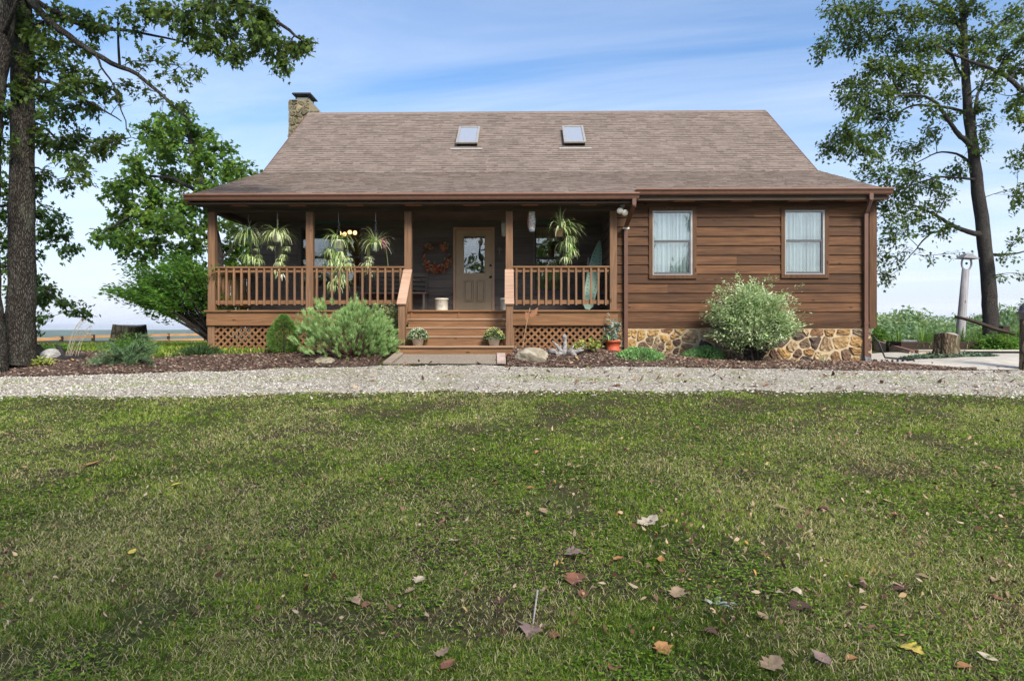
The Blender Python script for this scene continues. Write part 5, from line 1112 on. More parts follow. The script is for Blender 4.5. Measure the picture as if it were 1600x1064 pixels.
q = ground_at(1338, 565); q[2] += .03; T = dome_tips(q+[0, 0, .08], .12, .1, .1, 14, 25, -.2, .4); stems_shrub('lime_perennial', 'small lime plant at the foot of the far right downspout', q, T, M['lime'], .05, .035, 10, .003, 'plant', seed=25)
for px, py, lab, s in ((45, 552, 'yellow-green leafy clump at the foot of the big left trunk', 31), (88, 553, 'light green leafy clump between grey rock and black branch', 32), (66, 575, 'small lime leaves in front of the grey rock', 33)):
    q = ground_at(px, py); q[2] += .03; T = dome_tips(q+[0, 0, .06], .28 if s < 33 else .16, .2, .13, 30, s, -.1, .5); stems_shrub('leafy_perennial', lab, q, T, M['lime'] if s == 33 else M['lf_bush'], .07, .045, 9, .003, 'plant', seed=s)
# tall dry seed stalks
q = ground_at(106, 560); t = thing('dry_grass_stalks', 'tall thin dry seed stalks bending in front of the rail fence', 'dry grass', q); mb = MB(); C, A = [], []
for (bx, tx, ty_) in ((103, 130, 497), (108, 133, 500), (110, 128, 515), (118, 142, 508), (122, 140, 515), (106, 122, 505), (112, 142, 520)):
    b = at(bx, 556, 13.6); e = at(tx, ty_, 13.6); m_ = at(bx+(tx-bx)*.35, 556+(ty_-556)*.75, 13.6); pts = [(1-s)**2*b+2*s*(1-s)*m_+s*s*e for s in np.linspace(0, 1, 8)]; mb.tube(pts, .0045, 5)
    for s in np.linspace(.75, 1, 12): C.append(pts[5]+(pts[7]-pts[5])*((s-.75)*4)); A.append([.5, 0, -.6])
mb.build('stalk', plain('dry stalk', (.36, .32, .24), .9), t); C = np.array(C); np_leaves('seed_heads', C+rng.normal(0, .008, C.shape), np.array(A)+rand_unit(len(C))*.5, rand_unit(len(C)), .05, .010, OVAL, M['straw'], t)['kind'] = 'stuff'
# ---- stumps
def stump(label, c, r0, r1, h, seed, lean=0):
    t = thing('tree_stump', label, 'tree stump', c); rr = np.random.default_rng(seed); mb = MB(); n = 40; vs = []; H_ = [(-.12, 1.25), (0, 1.12), (.12, 1.0), (.45, .92), (1, 1)]
    fl = 1+.09*np.sin(np.arange(n)/n*6.283*5+rr.random()*6)+.03*rr.normal(size=n)
    for hh, k in H_:
        rad = r0+(r1-r0)*max(0, hh)
        for i in range(n): a = i*6.283/n; f_ = 1+(fl[i]-1)*(1.5-hh if hh < 1 else .5); vs.append((c[0]+lean*hh+rad*k*f_*math.cos(a), c[1]+rad*k*f_*math.sin(a), c[2]+h*hh+(.03*math.sin(a*2) if hh == 1 else 0)))
    fs = [(j*n+i, j*n+(i+1) % n, (j+1)*n+(i+1) % n, (j+1)*n+i) for j in range(len(H_)-1) for i in range(n)]; mb.add(vs, fs).build('bark', M['stump'], t, True)
    top = [vs[-n+i] for i in range(n)]; MB().prism([(x, y, z-.004) for x, y, z in top], (0, 0, 1), .012).build('cut_top', M['cutwood'], t); return t
q = at(203, 540, 17.5); z0 = float(gz(q[0], q[1])); stump('wide dark tree stump in the grass behind the juniper', np.array([q[0], q[1], z0]), .47, .37, .68-z0, 3)
q = ground_at(1491, 560); q = q+np.array([0, .3, 0]); q[2] = gz(q[0], q[1])+.03; stump('sawn tree stump on the patio inside a ring of ivy', q, .27, .235, atY(1490, 522, q[1])[2]-q[2], 4)
SQ = q.copy()
n = 3600; a = rng.random(n)*6.28; k = np.sqrt(rng.random(n)); P = np.stack([SQ[0]+.05+k*1.05*np.cos(a), SQ[1]+k*.52*np.sin(a), 0*a], -1); P[:, 2] = gz(P[:, 0], P[:, 1])+.05+.07*rng.random(n)*(1.2-k)
tag(np_leaves('ivy_ring', P, rand_unit(n)*np.array([1, 1, .4]), np.array([0, 0, 1.0])+.5*rand_unit(n), .065, .055, MAPLE, M['ivy'], None), 'grey-green ivy ground cover ringing the patio stump', None, None, 'stuff')
# ================================================================== RIGHT YARD
# low concrete wall and curb
def ptz(px, py, Y): p = atY(px, py, Y); return p
t = thing('retaining_wall', 'low mossy concrete wall with brown coping at the house corner', 'wall', (*ptz(1418, 556, 2.35)[:2], -.1))
A0 = ptz(1421, 548, 2.35); A1 = np.array([ptz(1366, 535, 7.2)[0]-.1, 7.2, A0[2]+.20]); zb = -.25
MB().hexa([(A0[0], A0[1], zb), (A0[0]+.2, A0[1]+.1, zb), (A1[0]+.2, A1[1], zb), (A1[0], A1[1], zb), (A0[0], A0[1], A0[2]-.03), (A0[0]+.2, A0[1]+.1, A0[2]-.03), (A1[0]+.2, A1[1], A1[2]-.03), (A1[0], A1[1], A1[2]-.03)]).build('wall', M['conc_wall'], t)
MB().beam((A0[0]+.08, A0[1], A0[2]-.008), (A1[0]+.08, A1[1], A1[2]-.008), .10, .035).build('coping', plain('brown painted coping', (.20, .10, .07), .7), t)
x0, x1 = A0[0]+.01, ptz(1474, 548, 2.35)[0]
t = thing('curb_wall', 'low weathered plank curb behind the patio stump', 'curb', (x0+1, 2.4, -.1)); MB().box((x0+.22, 2.35, -.25), (x1+.5, 2.55, A0[2]-.004)).build('curb', M['conc_wall'], t); MB().box((x0+.2, 2.32, A0[2]-.003), (x1+.5, 2.58, A0[2]+.02)).build('cap', M['conc'], t)
x2 = ptz(1640, 548, 2.35)[0]; t = thing('curb_wall', 'dark grey curb with pale cap right of the patio stump', 'curb', (x1+1.2, 2.4, -.1))
MB().box((x1+.51, 2.35, -.25), (x2, 2.55, A0[2]-.01)).build('curb', plain('dark slate curb', (.045, .045, .05), .8), t); MB().box((x1+.51, 2.3, A0[2]-.009), (x2, 2.6, A0[2]+.02)).build('cap', M['conc'], t)
# raised timber bed with daylilies
Yb = 4.0; a, b = ptz(1408, 534, Yb), ptz(1558, 533, Yb); c_ = ptz(1612, 541, Yb)
t = thing('raised_bed', 'dark timber raised bed behind the patio', 'raised bed', ((a[0]+b[0])/2, Yb, -.05)); mb = MB(); zt = a[2]
for k in range(2): mb.box((a[0], Yb, zt-.165*(k+1)+.004), (b[0]-.15*k+.1, Yb+.16, zt-.165*k))
for k in range(2): mb.box((a[0], Yb+.161, zt-.165*(k+1)+.004), (a[0]+.16, Yb+.8, zt-.165*k))
mb.box((b[0]+.11, Yb+.05, zt-.33), (c_[0]+.6, Yb+.2, zt-.12)); mb.build('timber', M['timber'], t, bevel=.01); MB().box((a[0]+.16, Yb+.162, -.3), (c_[0]+.6, Yb+.8, zt-.05)).build('soil', MUL, t)
def lilies(label, x0, x1, n, seed):
    r = np.random.default_rng(seed); sp = [((r.uniform(x0, x1), Yb+.2+.5*r.random(), zt-.05), 34, .52, 1.25, .018) for _ in range(n)]
    t = thing('daylily_clump', label, 'daylilies', ((x0+x1)/2, Yb+.6, zt-.05), 'daylily clumps in the raised bed'); merge_ribbons('blades', [(s, seed*50+i, dict(droop=.85)) for i, s in enumerate(sp)], M['lily'], t)
xa = lambda px: ptz(px, 530, Yb+.5)[0]
lilies('small daylily clump at the left end of the raised bed', xa(1397), xa(1418), 3, 1); lilies('daylily clump between the left end of the bed and the stump', xa(1425), xa(1475), 7, 2)
lilies('daylily clump directly behind the leaning pole', xa(1480), xa(1535), 7, 3); lilies('daylily clump at the foot of the right tree', xa(1538), xa(1598), 8, 4)
q = ptz(1575, 545, Yb-.35); T = dome_tips(np.array([q[0], Yb-.1, zt-.12]), .75, .35, .38, 120, 41, -.5, .4); stems_shrub('leafy_ground_cover', 'lush green leafy mass spilling over the right end of the raised bed', np.array([q[0], Yb-.05, -.02]), T, M['lf_bush'], .075, .05, 22, .005, 'plant', seed=41)
# birdhouse pole
q = at(1500, 528, 19.8); zg = -.05; top = at(1509, 421, 19.8); t = thing('birdhouse_pole', 'leaning grey wooden pole topped by a small roofed birdhouse', 'birdhouse', (q[0], q[1], zg))
MB().tube([(q[0]-.03, q[1], zg-.2), (q[0], q[1], .3), ((q[0]+top[0])/2, q[1], (.3+top[2])/2), top], [.13, .125, .115, .10], 10, True, .08).build('pole', M['greywood'], t, True)
mb = MB(); cx, cz = top[0]+.02, top[2]
ring = [(cx+.14*math.cos(a)*1.0, q[1], cz+.17+.20*math.sin(a)) for a in np.linspace(-math.pi*.5, math.pi*1.5, 17)]; mb.tube(ring, .03, 6, False); mb.build('hoop', M['greywood'], t)
z_ = cz+.34; mb = MB().hexa([(cx-.20, q[1]-.2, z_-.02), (cx+.26, q[1]-.2, z_-.05), (cx+.26, q[1]+.2, z_-.05), (cx-.20, q[1]+.2, z_-.02), (cx-.07, q[1]-.14, z_+.10), (cx+.05, q[1]-.14, z_+.10), (cx+.05, q[1]+.14, z_+.10), (cx-.07, q[1]+.14, z_+.10)]); mb.build('house_roof', M['greywood'], t)
MB().ball((cx+.0, q[1], cz+.17), .035, 8, 6).build('feeder_ball', M['black'], t)
# leaning pole (log)
A_ = at(1492, 494.5, 19.0); B_ = at(1586, 522, 18.6); o = MB().tube([A_, A_+(B_-A_)*.33+[0, 0, .02], A_+(B_-A_)*.66-[0, 0, .02], B_], [.035, .05, .05, .045], 8, True, .1).build('leaning_pole', M['timber'], None, True); tag(at_base(o, B_), 'thin dark pole propped at a slant across the bird pole and tree', 'pole')
q = at(1569, 530, 19.2); o = MB().box((q[0]-.10, q[1]-.1, -.1), (q[0]+.10, q[1]+.1, at(1569, 509, 19.2)[2])).build('stub_post', M['timber'], None, False, .02); tag(at_base(o, (q[0], q[1], -.1)), 'short dark square post stub holding the leaning pole', 'post')
# post with dome at the right edge
q = ground_at(1598, 580); cx = q[0]+.11; t = thing('domed_post', 'brown round post with a grey domed cap at the edge of the driveway', 'post', (cx, q[1], q[2])); zt_ = at(1598, 490, q[1]+15)[2]
MB().lathe((cx, q[1], q[2]), [(.16, -.2), (.155, 0), (.145, .2), (.14, zt_-q[2]-.02)], 20).build('post', M['deckv'] if False else M['stump'], t, True)
z_ = zt_-q[2]; MB().lathe((cx, q[1], q[2]), [(.15, z_-.12), (.15, z_-.03), (.20, z_+.0), (.20, z_+.025), (.155, z_+.04), (.15, z_+.09), (.13, z_+.15), (.08, z_+.2), (.02, z_+.225)], 24).build('dome_cap', plain('grey metal dome', (.12, .11, .12), .5, .4), t, True)
# small iron ornament on the deck edge, and a wooden deck behind the wall
dk = atY(1352, 531, 9.0); t = thing('rear_deck', 'low grey wooden deck beyond the concrete wall', 'deck', (dk[0]+1, 9, -.1)); mb = MB()
for k in range(16): mb.box((XR+.1, 7.3+k*.2, dk[2]-.05), (atY(1408, 531, 9.0)[0], 7.3+k*.2+.19, dk[2]))
mb.build('deck_board', M['greywood'], t); MB().box((XR+.1, 7.32, -.3), (atY(1408, 531, 9.0)[0]-.02, 10.4, dk[2]-.051)).build('deck_frame', M['conc_wall'], t)
q = atY(1371, 528, 9.2); t = thing('iron_ornament', 'tiny dark iron bench ornament on the rear deck', 'ornament', (q[0], 9.2, dk[2]))
MB().box((q[0]-.14, 9.1, dk[2]+.08), (q[0]+.14, 9.25, dk[2]+.11)).build('seat', M['bronze'], t)
MB().tube([(q[0]-.1, 9.25, dk[2]+.11), (q[0]-.06, 9.25, dk[2]+.25), (q[0], 9.25, dk[2]+.18), (q[0]+.05, 9.25, dk[2]+.27), (q[0]+.1, 9.25, dk[2]+.11)], .022, 6).build('scroll_back', M['bronze'], t)
for s in (-1, 1): MB().box((q[0]+s*.11-.012, 9.12, dk[2]), (q[0]+s*.11+.012, 9.24, dk[2]+.08)).build('leg', M['bronze'], t)
q = at(1362, 524, 22.0); T = dome_tips(np.array([q[0]+.1, q[1], -.0]), .55, .5, .72, 90, 43, -.1, .4); stems_shrub('yellow_green_shrub', 'yellow-green shrub just past the house corner by the rear deck', np.array([q[0]+.1, q[1], -.1]), T, M['lf_bush'], .10, .06, 22, .008, seed=43)
# drain hose at the right downspout
q = ground_at(1356, 566); t = thing('drain_hose', 'black flexible drain hose coiled at the right downspout foot', 'drain hose', (dx2, YW-.1, q[2]))
MB().hexa([(dx2-.07, .05, q[2]+.02), (dx2+.10, -.02, q[2]), (dx2+.10, .28, q[2]), (dx2-.07, .28, q[2]+.02), (dx2-.05, .16, q[2]+.16), (dx2+.06, .12, q[2]+.12), (dx2+.06, .27, q[2]+.12), (dx2-.05, .27, q[2]+.16)]).build('boot', plain('grey rubber boot', (.10, .11, .13), .5), t)
P = [(dx2+.05, .1, q[2]+.06)]
for k in range(46): P.append((dx2+.12+.016*k, -.02+.06*math.sin(k*.9), q[2]+.05+.03*math.cos(k*.9)))
P += [(dx2+.92, -.02, q[2]+.08)]; e1 = ptz(1379, 560, .1); P += [(e1[0]+.05, .1, e1[2]+.02), ((e1[0]+dx2)/2+.12, .2, .30), (dx2+.12, .3, .52)]
MB().tube(P, .02, 6).build('hose', M['black'], t, True)
# ================================================================== FENCE
fp = [(40, 531.5, 539.5, 36), (94, 528.5, 538.5, 38), (144, 526, 537, 41), (205, 524.5, 534, 44), (262, 523.5, 532.5, 47), (318, 522.5, 531, 50), (-30, 535, 544, 33)]
fp.sort(); pts = [(at(px, a, d), at(px, b, d)) for px, a, b, d in fp]
t = thing('rail_fence', 'low orange-brown rail fence along the far edge of the left lawn', 'fence', pts[1][1])
for (a, b), (c, d) in zip(pts[:-1], pts[1:]):
    MB().beam(a, c, .06, .16).build('rail', M['fence'], t); g0, g1 = b+[0, 0, .03], d+[0, 0, .03]; MB().beam(g0, g1, .06, .14).build('rail', M['fence'], t)
for a, b in pts: MB().box((b[0]-.07, b[1]+.03, b[2]-.4), (b[0]+.07, b[1]+.17, a[2]+.12)).build('post', M['timber'], t)
# ================================================================== TREES
class Tree:
    def __init__(s, seed): s.r = np.random.default_rng(seed); s.mb = MB(); s.nodes = []; s.C = []; s.A = []; s.N = []; s.twn = 0
    def limb(s, pts, r0, r1, n=8, sub=4, wig=.0):
        P = [np.array(p, float) for p in pts]; Q = []
        for i in range(len(P)-1):
            p0, p1, p2, p3 = P[max(i-1, 0)], P[i], P[i+1], P[min(i+2, len(P)-1)]
            for k in range(sub):
                t = k/sub; Q.append(.5*((2*p1)+(-p0+p2)*t+(2*p0-5*p1+4*p2-p3)*t*t+(-p0+3*p1-3*p2+p3)*t**3))
        Q.append(P[-1]); Q = [q+s.r.normal(0, wig, 3) if 0 < i < len(Q)-1 else q for i, q in enumerate(Q)]; rad = np.linspace(r0, r1, len(Q)) if not hasattr(r0, '__len__') else np.interp(np.linspace(0, 1, len(Q)), np.linspace(0, 1, len(r0)), r0)
        s.mb.tube(Q, list(rad), n, True, .10, int(s.r.integers(0, 1e6)))
        for q, rr in zip(Q, rad): s.nodes.append((q, rr))
        return Q
    def blob(s, c, rx, rz, twigs=14, per=11, spread=.06, droop=.25, bare=0., maxr=.035, flat=.55):
        c = np.array(c, float); ns = np.array([n[0] for n in s.nodes]); d = np.linalg.norm(ns-c, axis=1)+.6*np.clip(ns[:, 2]-c[2], 0, None); i = int(np.argmin(d)); p, pr = s.nodes[i]
        L = np.linalg.norm(c-p); mid = (p+c)/2+s.r.normal(0, .06*L, 3)+np.array([0, 0, .12*L]); br = min(pr*.6, maxr*(.5+.3*L)); br = max(br, .008)
        Q = [(1-t)**2*p+2*t*(1-t)*mid+t*t*c for t in np.linspace(0, 1, 7)]; s.mb.tube(Q, list(np.linspace(br, br*.45, 7)), 5, False)
        for q, rr in zip(Q[2:], np.linspace(br*.8, br*.45, 5)): s.nodes.append((q, rr))
        for k in range(twigs):
            o = Q[s.r.integers(2, 7)]; v = norm(s.r.normal(size=3)); e = c+v*np.array([rx, rx, rz])*(.45+.65*s.r.random()); e[2] -= droop*rx*s.r.random(); m_ = (o+e)/2+np.array([0, 0, .1*np.linalg.norm(e-o)])+s.r.normal(0, .04, 3)
            T = [(1-t)**2*o+2*t*(1-t)*m_+t*t*e for t in np.linspace(0, 1, 5)]; s.mb.tube(T, list(np.linspace(br*.35, .003, 5)), 4, False)
            if s.r.random() < bare: continue
            tt = .25+.75*s.r.random(per)**.8; P = ((1-tt)**2)[:, None]*o+(2*tt*(1-tt))[:, None]*m_+(tt**2)[:, None]*e
            ax = norm(e-o); s.C.append(P+s.r.normal(0, spread, (per, 3))); s.A.append(ax*.7+s.r.normal(0, .6, (per, 3))+np.array([0, 0, -droop])); s.N.append(np.array([0, 0, 1.0])+s.r.normal(0, flat, (per, 3)))
    def build(s, name, label, base, bark, lf, L, W, tpl, cat='tree', group=None, curl=.25):
        t = thing(name, label, cat, base, group); s.mb.build('trunk', bark, t, True); C = np.concatenate(s.C); n = len(C); rv = np.clip(.65*s.r.random(n)+.35*vnoise(C[:, 0]*1.4+C[:, 1], C[:, 2]*1.4, 1.0, 5), 0, 1)
        np_leaves('crown', C, np.concatenate(s.A), np.concatenate(s.N), L*(.65+.6*s.r.random(n)), W*(.65+.6*s.r.random(n)), tpl, lf, t, rv, curl); return t
# ---- big left oak
D0 = 13.0; T = Tree(11); b0 = ground_at(32, 562); D0 = 13.2
T.limb([at(28, 572, D0), at(30, 540, D0), at(34, 480, D0), at(34, 380, D0), at(35, 250, D0), at(35, 120, D0), at(33, 0, D0), at(28, -140, D0), at(30, -260, D0)], [.36, .27, .245, .225, .205, .195, .185, .15, .08], 0, 18, 5, .006)
for k in range(7):
    a = k*.9; T.limb([np.array([b0[0]+.2*math.cos(a), b0[1]+.2*math.sin(a)+.1, b0[2]+.25]), np.array([b0[0]+.42*math.cos(a), b0[1]+.42*math.sin(a)+.1, b0[2]-.02]), np.array([b0[0]+.62*math.cos(a), b0[1]+.62*math.sin(a)+.1, b0[2]-.12])], .11, .04, 8)
m1 = T.limb([at(35, -15, D0), at(75, 32, 12.8), at(110, 58, 12.6), at(160, 92, 12.4), at(215, 118, 12.2), at(262, 158, 12.1), at(300, 192, 12.0)], .075, .018, 8, 4, .006)
T.limb([at(35, -10, D0), at(90, 20, 13.3), at(140, 45, 13.6), at(200, 48, 13.8), at(260, 60, 14), at(330, 75, 14)], .06, .012, 7, 4, .01)
T.limb([at(30, -150, D0), at(120, -90, 13.2), at(240, -45, 13.2), at(340, -15, 13), at(420, 25, 13), at(470, 62, 13)], .11, .02, 8, 4, .02)
T.limb([at(35, 130, D0), at(70, 128, 12.8), at(105, 140, 12.6), at(150, 165, 12.5), at(190, 190, 12.5)], .045, .01, 7, 4, .01)
T.limb([at(150, 88, 12.4), at(165, 115, 12.3), at(180, 140, 12.3), at(195, 190, 12.2), at(205, 215, 12.2)], .022, .007, 6, 3, .01)
T.limb([at(36, 210, D0), at(70, 200, 13.3), at(95, 225, 13.4), at(130, 240, 13.5)], .035, .008, 6, 3, .01); T.limb([at(36, 260, D0), at(60, 262, 13), at(90, 280, 12.9)], .025, .008, 6, 3, .01)
T.limb([at(33, -60, D0), at(-60, -120, 13.5), at(-160, -160, 14)], .10, .03, 8); T.limb([at(30, -100, D0), at(60, -200, 11.5), at(90, -260, 10.5)], .09, .03, 8)
T.limb([at(30, -170, D0), at(0, -260, 15), at(-30, -330, 17)], .09, .03, 8)
for (px, py, r_, k) in [(60, 40, 40, 22), (25, 30, 34, 16), (95, 25, 34, 18), (130, 25, 32, 15), (85, 70, 30, 16), (60, 95, 32, 20), (100, 100, 30, 17), (130, 75, 26, 13), (150, 40, 26, 11), (185, 25, 28, 9), (205, 40, 20, 7), (70, 150, 32, 22), (110, 135, 28, 17), (140, 125, 26, 15), (165, 140, 22, 12), (95, 175, 30, 17), (50, 185, 26, 15), (135, 165, 24, 13), (65, 215, 26, 15), (95, 225, 28, 16), (130, 215, 28, 15), (150, 235, 22, 13), (170, 225, 20, 9), (115, 258, 24, 12), (75, 275, 20, 9), (100, 290, 18, 7), (20, 130, 28, 14), (8, 180, 28, 14), (15, 90, 26, 13), (182, 215, 16, 8), (135, 280, 14, 5), (60, 300, 16, 5)]:
    p = at(px, py, 12.9+rng.normal(0, .45)); T.blob(p, r_*.0118, r_*.0095, k, 13, .05, .3)
for (px, py, r_, k) in [(235, 12, 30, 18), (270, 20, 30, 20), (305, 18, 32, 24), (340, 12, 32, 24), (375, 10, 30, 22), (410, 18, 28, 20), (290, 45, 26, 17), (325, 52, 28, 20), (360, 45, 28, 20), (395, 48, 28, 20), (425, 60, 28, 18), (450, 75, 24, 15), (472, 72, 20, 11), (440, 95, 18, 10), (405, 78, 24, 15), (370, 78, 22, 12), (335, 75, 20, 9), (310, 70, 16, 6), (362, 95, 14, 4), (428, 112, 10, 3), (485, 70, 10, 4), (415, 35, 24, 14)]:
    p = at(px, py, 13.1+rng.normal(0, .35)); T.blob(p, r_*.0118, r_*.0095, k, 14, .05, .45)
for (px, py, r_, k, br) in [(240, 85, 34, 14, .45), (280, 105, 34, 14, .5), (270, 130, 30, 12, .5), (300, 120, 28, 10, .55), (230, 140, 26, 9, .55), (255, 165, 26, 9, .5), (210, 95, 26, 9, .5), (285, 160, 22, 8, .5), (310, 110, 22, 7, .6), (200, 135, 18, 8, .3), (190, 160, 16, 6, .3)]:
    p = at(px, py, 12.2+rng.normal(0, .3)); T.blob(p, r_*.0125, r_*.008, k, 7, .04, .1, br, .012)
for (px, py, d, k) in [(-120, -150, 13.5, 24), (60, -160, 12, 26), (-20, -190, 13, 30), (120, -150, 13.6, 26), (230, -80, 13.2, 24), (330, -60, 13.2, 24), (-60, -260, 15, 30), (60, -300, 12.6, 30), (90, -250, 10.6, 30), (160, -230, 11.5, 26), (0, -230, 16, 26), (-180, -180, 14, 24)]:
    T.blob(at(px, py, d), .95, .6, k, 12, .1, .3)
T.build('oak_tree', 'tall oak with furrowed lichen-spotted trunk and overhanging leafy boughs, left of the house', b0, M['bark'], M['lf_oak'], .105, .078, MAPLE)
# ---- second trunk at the left edge
T = Tree(12); b1 = ground_at(3, 575); d1 = 12.6
T.limb([at(-14, 592, d1), at(-9, 560, d1), at(-14, 500, d1), at(-20, 400, d1), at(-18, 280, d1), at(-10, 150, d1), at(1, 80, d1), at(12, 0, d1), at(20, -120, d1)], [.27, .22, .2, .185, .18, .175, .165, .15, .1], 0, 16, 5, .006)
T.limb([at(3, 60, d1), at(20, 20, 12.2), at(34, -30, 12)], .05, .02, 7)
for (px, py, r_, k) in [(10, 20, 36, 16), (-30, 60, 40, 16), (-20, 160, 40, 14), (-30, 250, 40, 14), (20, -60, 50, 20), (-60, -80, 60, 24), (10, 215, 22, 7)]: T.blob(at(px, py, d1+rng.normal(0, .4)), r_*.0118, r_*.01, k, 12, .05, .3)
T.build('oak_tree', 'second dark trunk cut by the left edge, beside the big oak', b1, M['bark'], M['lf_oak'], .105, .078, MAPLE)
# ---- maple behind the burning bush
T = Tree(13); d2 = 20.5; b2 = at(352, 540, 21.0); b2[2] = gz(b2[0], b2[1])
T.limb([b2-[0, 0, .2], at(345, 470, d2), at(335, 380, d2), at(318, 300, d2), at(300, 230, d2), at(285, 185, d2)], [.24, .19, .17, .13, .08, .04], 0, 12, 4, .02)
T.limb([at(335, 380, d2), at(290, 345, 20), at(240, 335, 19.6), at(190, 345, 19.4), at(150, 372, 19.3)], .07, .012, 8, 4, .02); T.limb([at(322, 310, d2), at(270, 280, 20.2), at(220, 275, 20), at(180, 285, 20)], .07, .012, 8, 4, .02)
T.limb([at(325, 320, d2), at(355, 290, 21), at(385, 272, 21)], .06, .015, 8, 4, .02); T.limb([at(340, 420, d2), at(365, 380, 21.2), at(385, 360, 21.6)], .05, .015, 8, 4, .02)
for (px, py, r_, k) in [(285, 180, 22, 11), (255, 190, 24, 15), (230, 205, 24, 14), (300, 200, 24, 14), (325, 215, 24, 14), (345, 235, 24, 14), (270, 215, 26, 17), (235, 235, 26, 16), (210, 255, 24, 14), (260, 245, 26, 17), (300, 240, 26, 17), (330, 255, 24, 16), (360, 262, 22, 13), (385, 272, 20, 10), (350, 285, 24, 15), (190, 285, 24, 13), (220, 280, 26, 16), (260, 280, 26, 17), (300, 280, 26, 17), (325, 295, 22, 14), (180, 300, 20, 9), (200, 315, 24, 14), (235, 315, 26, 17), (275, 315, 26, 17), (305, 325, 24, 15), (190, 345, 22, 13), (225, 345, 26, 16), (265, 350, 26, 17), (300, 355, 24, 15), (165, 365, 20, 9), (150, 374, 14, 6), (185, 375, 22, 12), (215, 380, 24, 14), (250, 385, 26, 15), (290, 388, 24, 14), (200, 395, 16, 7), (235, 405, 18, 8), (275, 410, 20, 10), (310, 380, 20, 11), (325, 345, 18, 10), (240, 345, 22, 12), (250, 300, 24, 14)]:
    T.blob(at(px, py, d2-.4+rng.normal(0, .7)), r_*.019, r_*.0155, k, 15, .09, .25)
for (px, py, r_, k) in [(352, 350, 20, 12), (372, 365, 22, 14), (390, 385, 22, 12), (355, 385, 22, 14), (370, 405, 22, 12), (350, 415, 20, 11), (395, 410, 20, 10), (360, 430, 20, 10), (380, 440, 20, 8), (348, 455, 18, 10), (372, 460, 18, 10), (390, 465, 18, 10), (350, 482, 16, 10), (370, 484, 16, 10), (390, 484, 16, 10), (378, 500, 16, 8), (355, 505, 16, 8)]: T.blob(at(px, py, 21.8+rng.normal(0, .5)), r_*.02, r_*.017, k, 14, .09, .2)
T.build('maple_tree', 'bright green maple rising behind the left end of the porch', b2, M['bark2'], M['lf_maple'], .145, .135, MAPLE)
# ---- darker maple behind the big trunk
T = Tree(14); d3 = 18.5; b3 = at(-30, 545, d3+.5); b3[2] = gz(b3[0], b3[1])
T.limb([b3-[0, 0, .2], at(-28, 450, d3), at(-24, 330, d3), at(-15, 230, d3), at(0, 150, d3)], [.2, .16, .13, .1, .05], 0, 12, 4, .02)
T.limb([at(-24, 330, d3), at(20, 320, d3), at(65, 345, d3), at(105, 375, d3)], .05, .01, 7, 4, .02); T.limb([at(-26, 400, d3), at(20, 420, d3), at(70, 455, d3), at(125, 487, d3)], .05, .008, 7, 4, .02)
for (px, py, r_, k) in [(5, 240, 30, 14), (0, 290, 30, 14), (45, 290, 24, 10), (15, 330, 30, 14), (60, 330, 24, 14), (85, 345, 20, 12), (70, 365, 22, 13), (100, 370, 16, 7), (115, 385, 12, 4), (20, 375, 28, 14), (10, 420, 28, 14), (55, 400, 18, 7), (60, 435, 20, 12), (80, 455, 20, 12), (100, 470, 16, 9), (120, 485, 12, 6), (135, 490, 8, 3), (65, 470, 20, 9), (60, 500, 14, 6), (20, 460, 26, 11), (10, 500, 24, 9), (95, 395, 14, 4), (60, 520, 10, 3), (-30, 200, 40, 12), (-60, 300, 50, 16), (-60, 400, 50, 16)]:
    T.blob(at(px, py, d3+rng.normal(0, .5)), r_*.0172, r_*.0135, k, 13, .07, .35)
T.build('maple_tree', 'dark drooping maple partly hidden behind the big oak trunk', b3, M['bark2'], M['lf_dark'], .13, .11, MAPLE)
# ---- right tree
T = Tree(15); d4 = 21.5; b4 = at(1549, 527, d4); b4[2] = gz(b4[0], b4[1]); A4 = lambda px, py, dd=0: at(px, py, d4+dd)
T.limb([b4-[0, 0, .2], A4(1548, 510), A4(1545, 450), A4(1537, 370), A4(1528, 300), A4(1521, 240), A4(1513, 180), A4(1508, 110), A4(1505, 30), A4(1502, -60), A4(1496, -150)], [.30, .235, .21, .195, .18, .16, .14, .115, .095, .07, .03], 0, 16, 5, .008)
T.limb([A4(1520, 235), A4(1512, 222, -.1), A4(1498, 210, -.3), A4(1480, 186, -.5), A4(1464, 162, -.6), A4(1440, 150, -.8), A4(1405, 150, -1)], .10, .02, 8, 4, .008)
T.limb([A4(1516, 178), A4(1495, 172, .2), A4(1467, 167, .4), A4(1424, 166, .5), A4(1390, 189, .5), A4(1365, 215, .5)], .06, .012, 7, 4, .008)
T.limb([A4(1524, 262), A4(1510, 250, .3), A4(1494, 241, .5), A4(1464, 239, .8), A4(1430, 256, 1)], .06, .012, 7, 4, .008)
T.limb([A4(1526, 282), A4(1510, 279, -.2), A4(1467, 277, -.5), A4(1436, 286, -.8), A4(1400, 300, -1)], .05, .01, 7, 4, .008)
lm1 = T.limb([A4(1537, 366), A4(1524, 365, -.1), A4(1507, 361, -.3), A4(1489, 352, -.5), A4(1467, 340, -.7), A4(1446, 328, -.9), A4(1420, 318, -1.1)], .10, .02, 8, 4, .008)
T.limb([A4(1490, 353, -.5), A4(1470, 360, -.7), A4(1454, 366, -.8), A4(1437, 382, -.9), A4(1424, 398, -1), A4(1385, 440, -1.1)], .045, .006, 6, 4, .01)
T.limb([A4(1508, 110), A4(1498, 112, .2), A4(1489, 90, .4), A4(1470, 74, .5), A4(1440, 60, .7)], .07, .015, 7, 4, .008); T.limb([A4(1520, 200), A4(1526, 155), A4(1538, 125, .3), A4(1550, 90, .5)], .06, .015, 7, 4, .008)
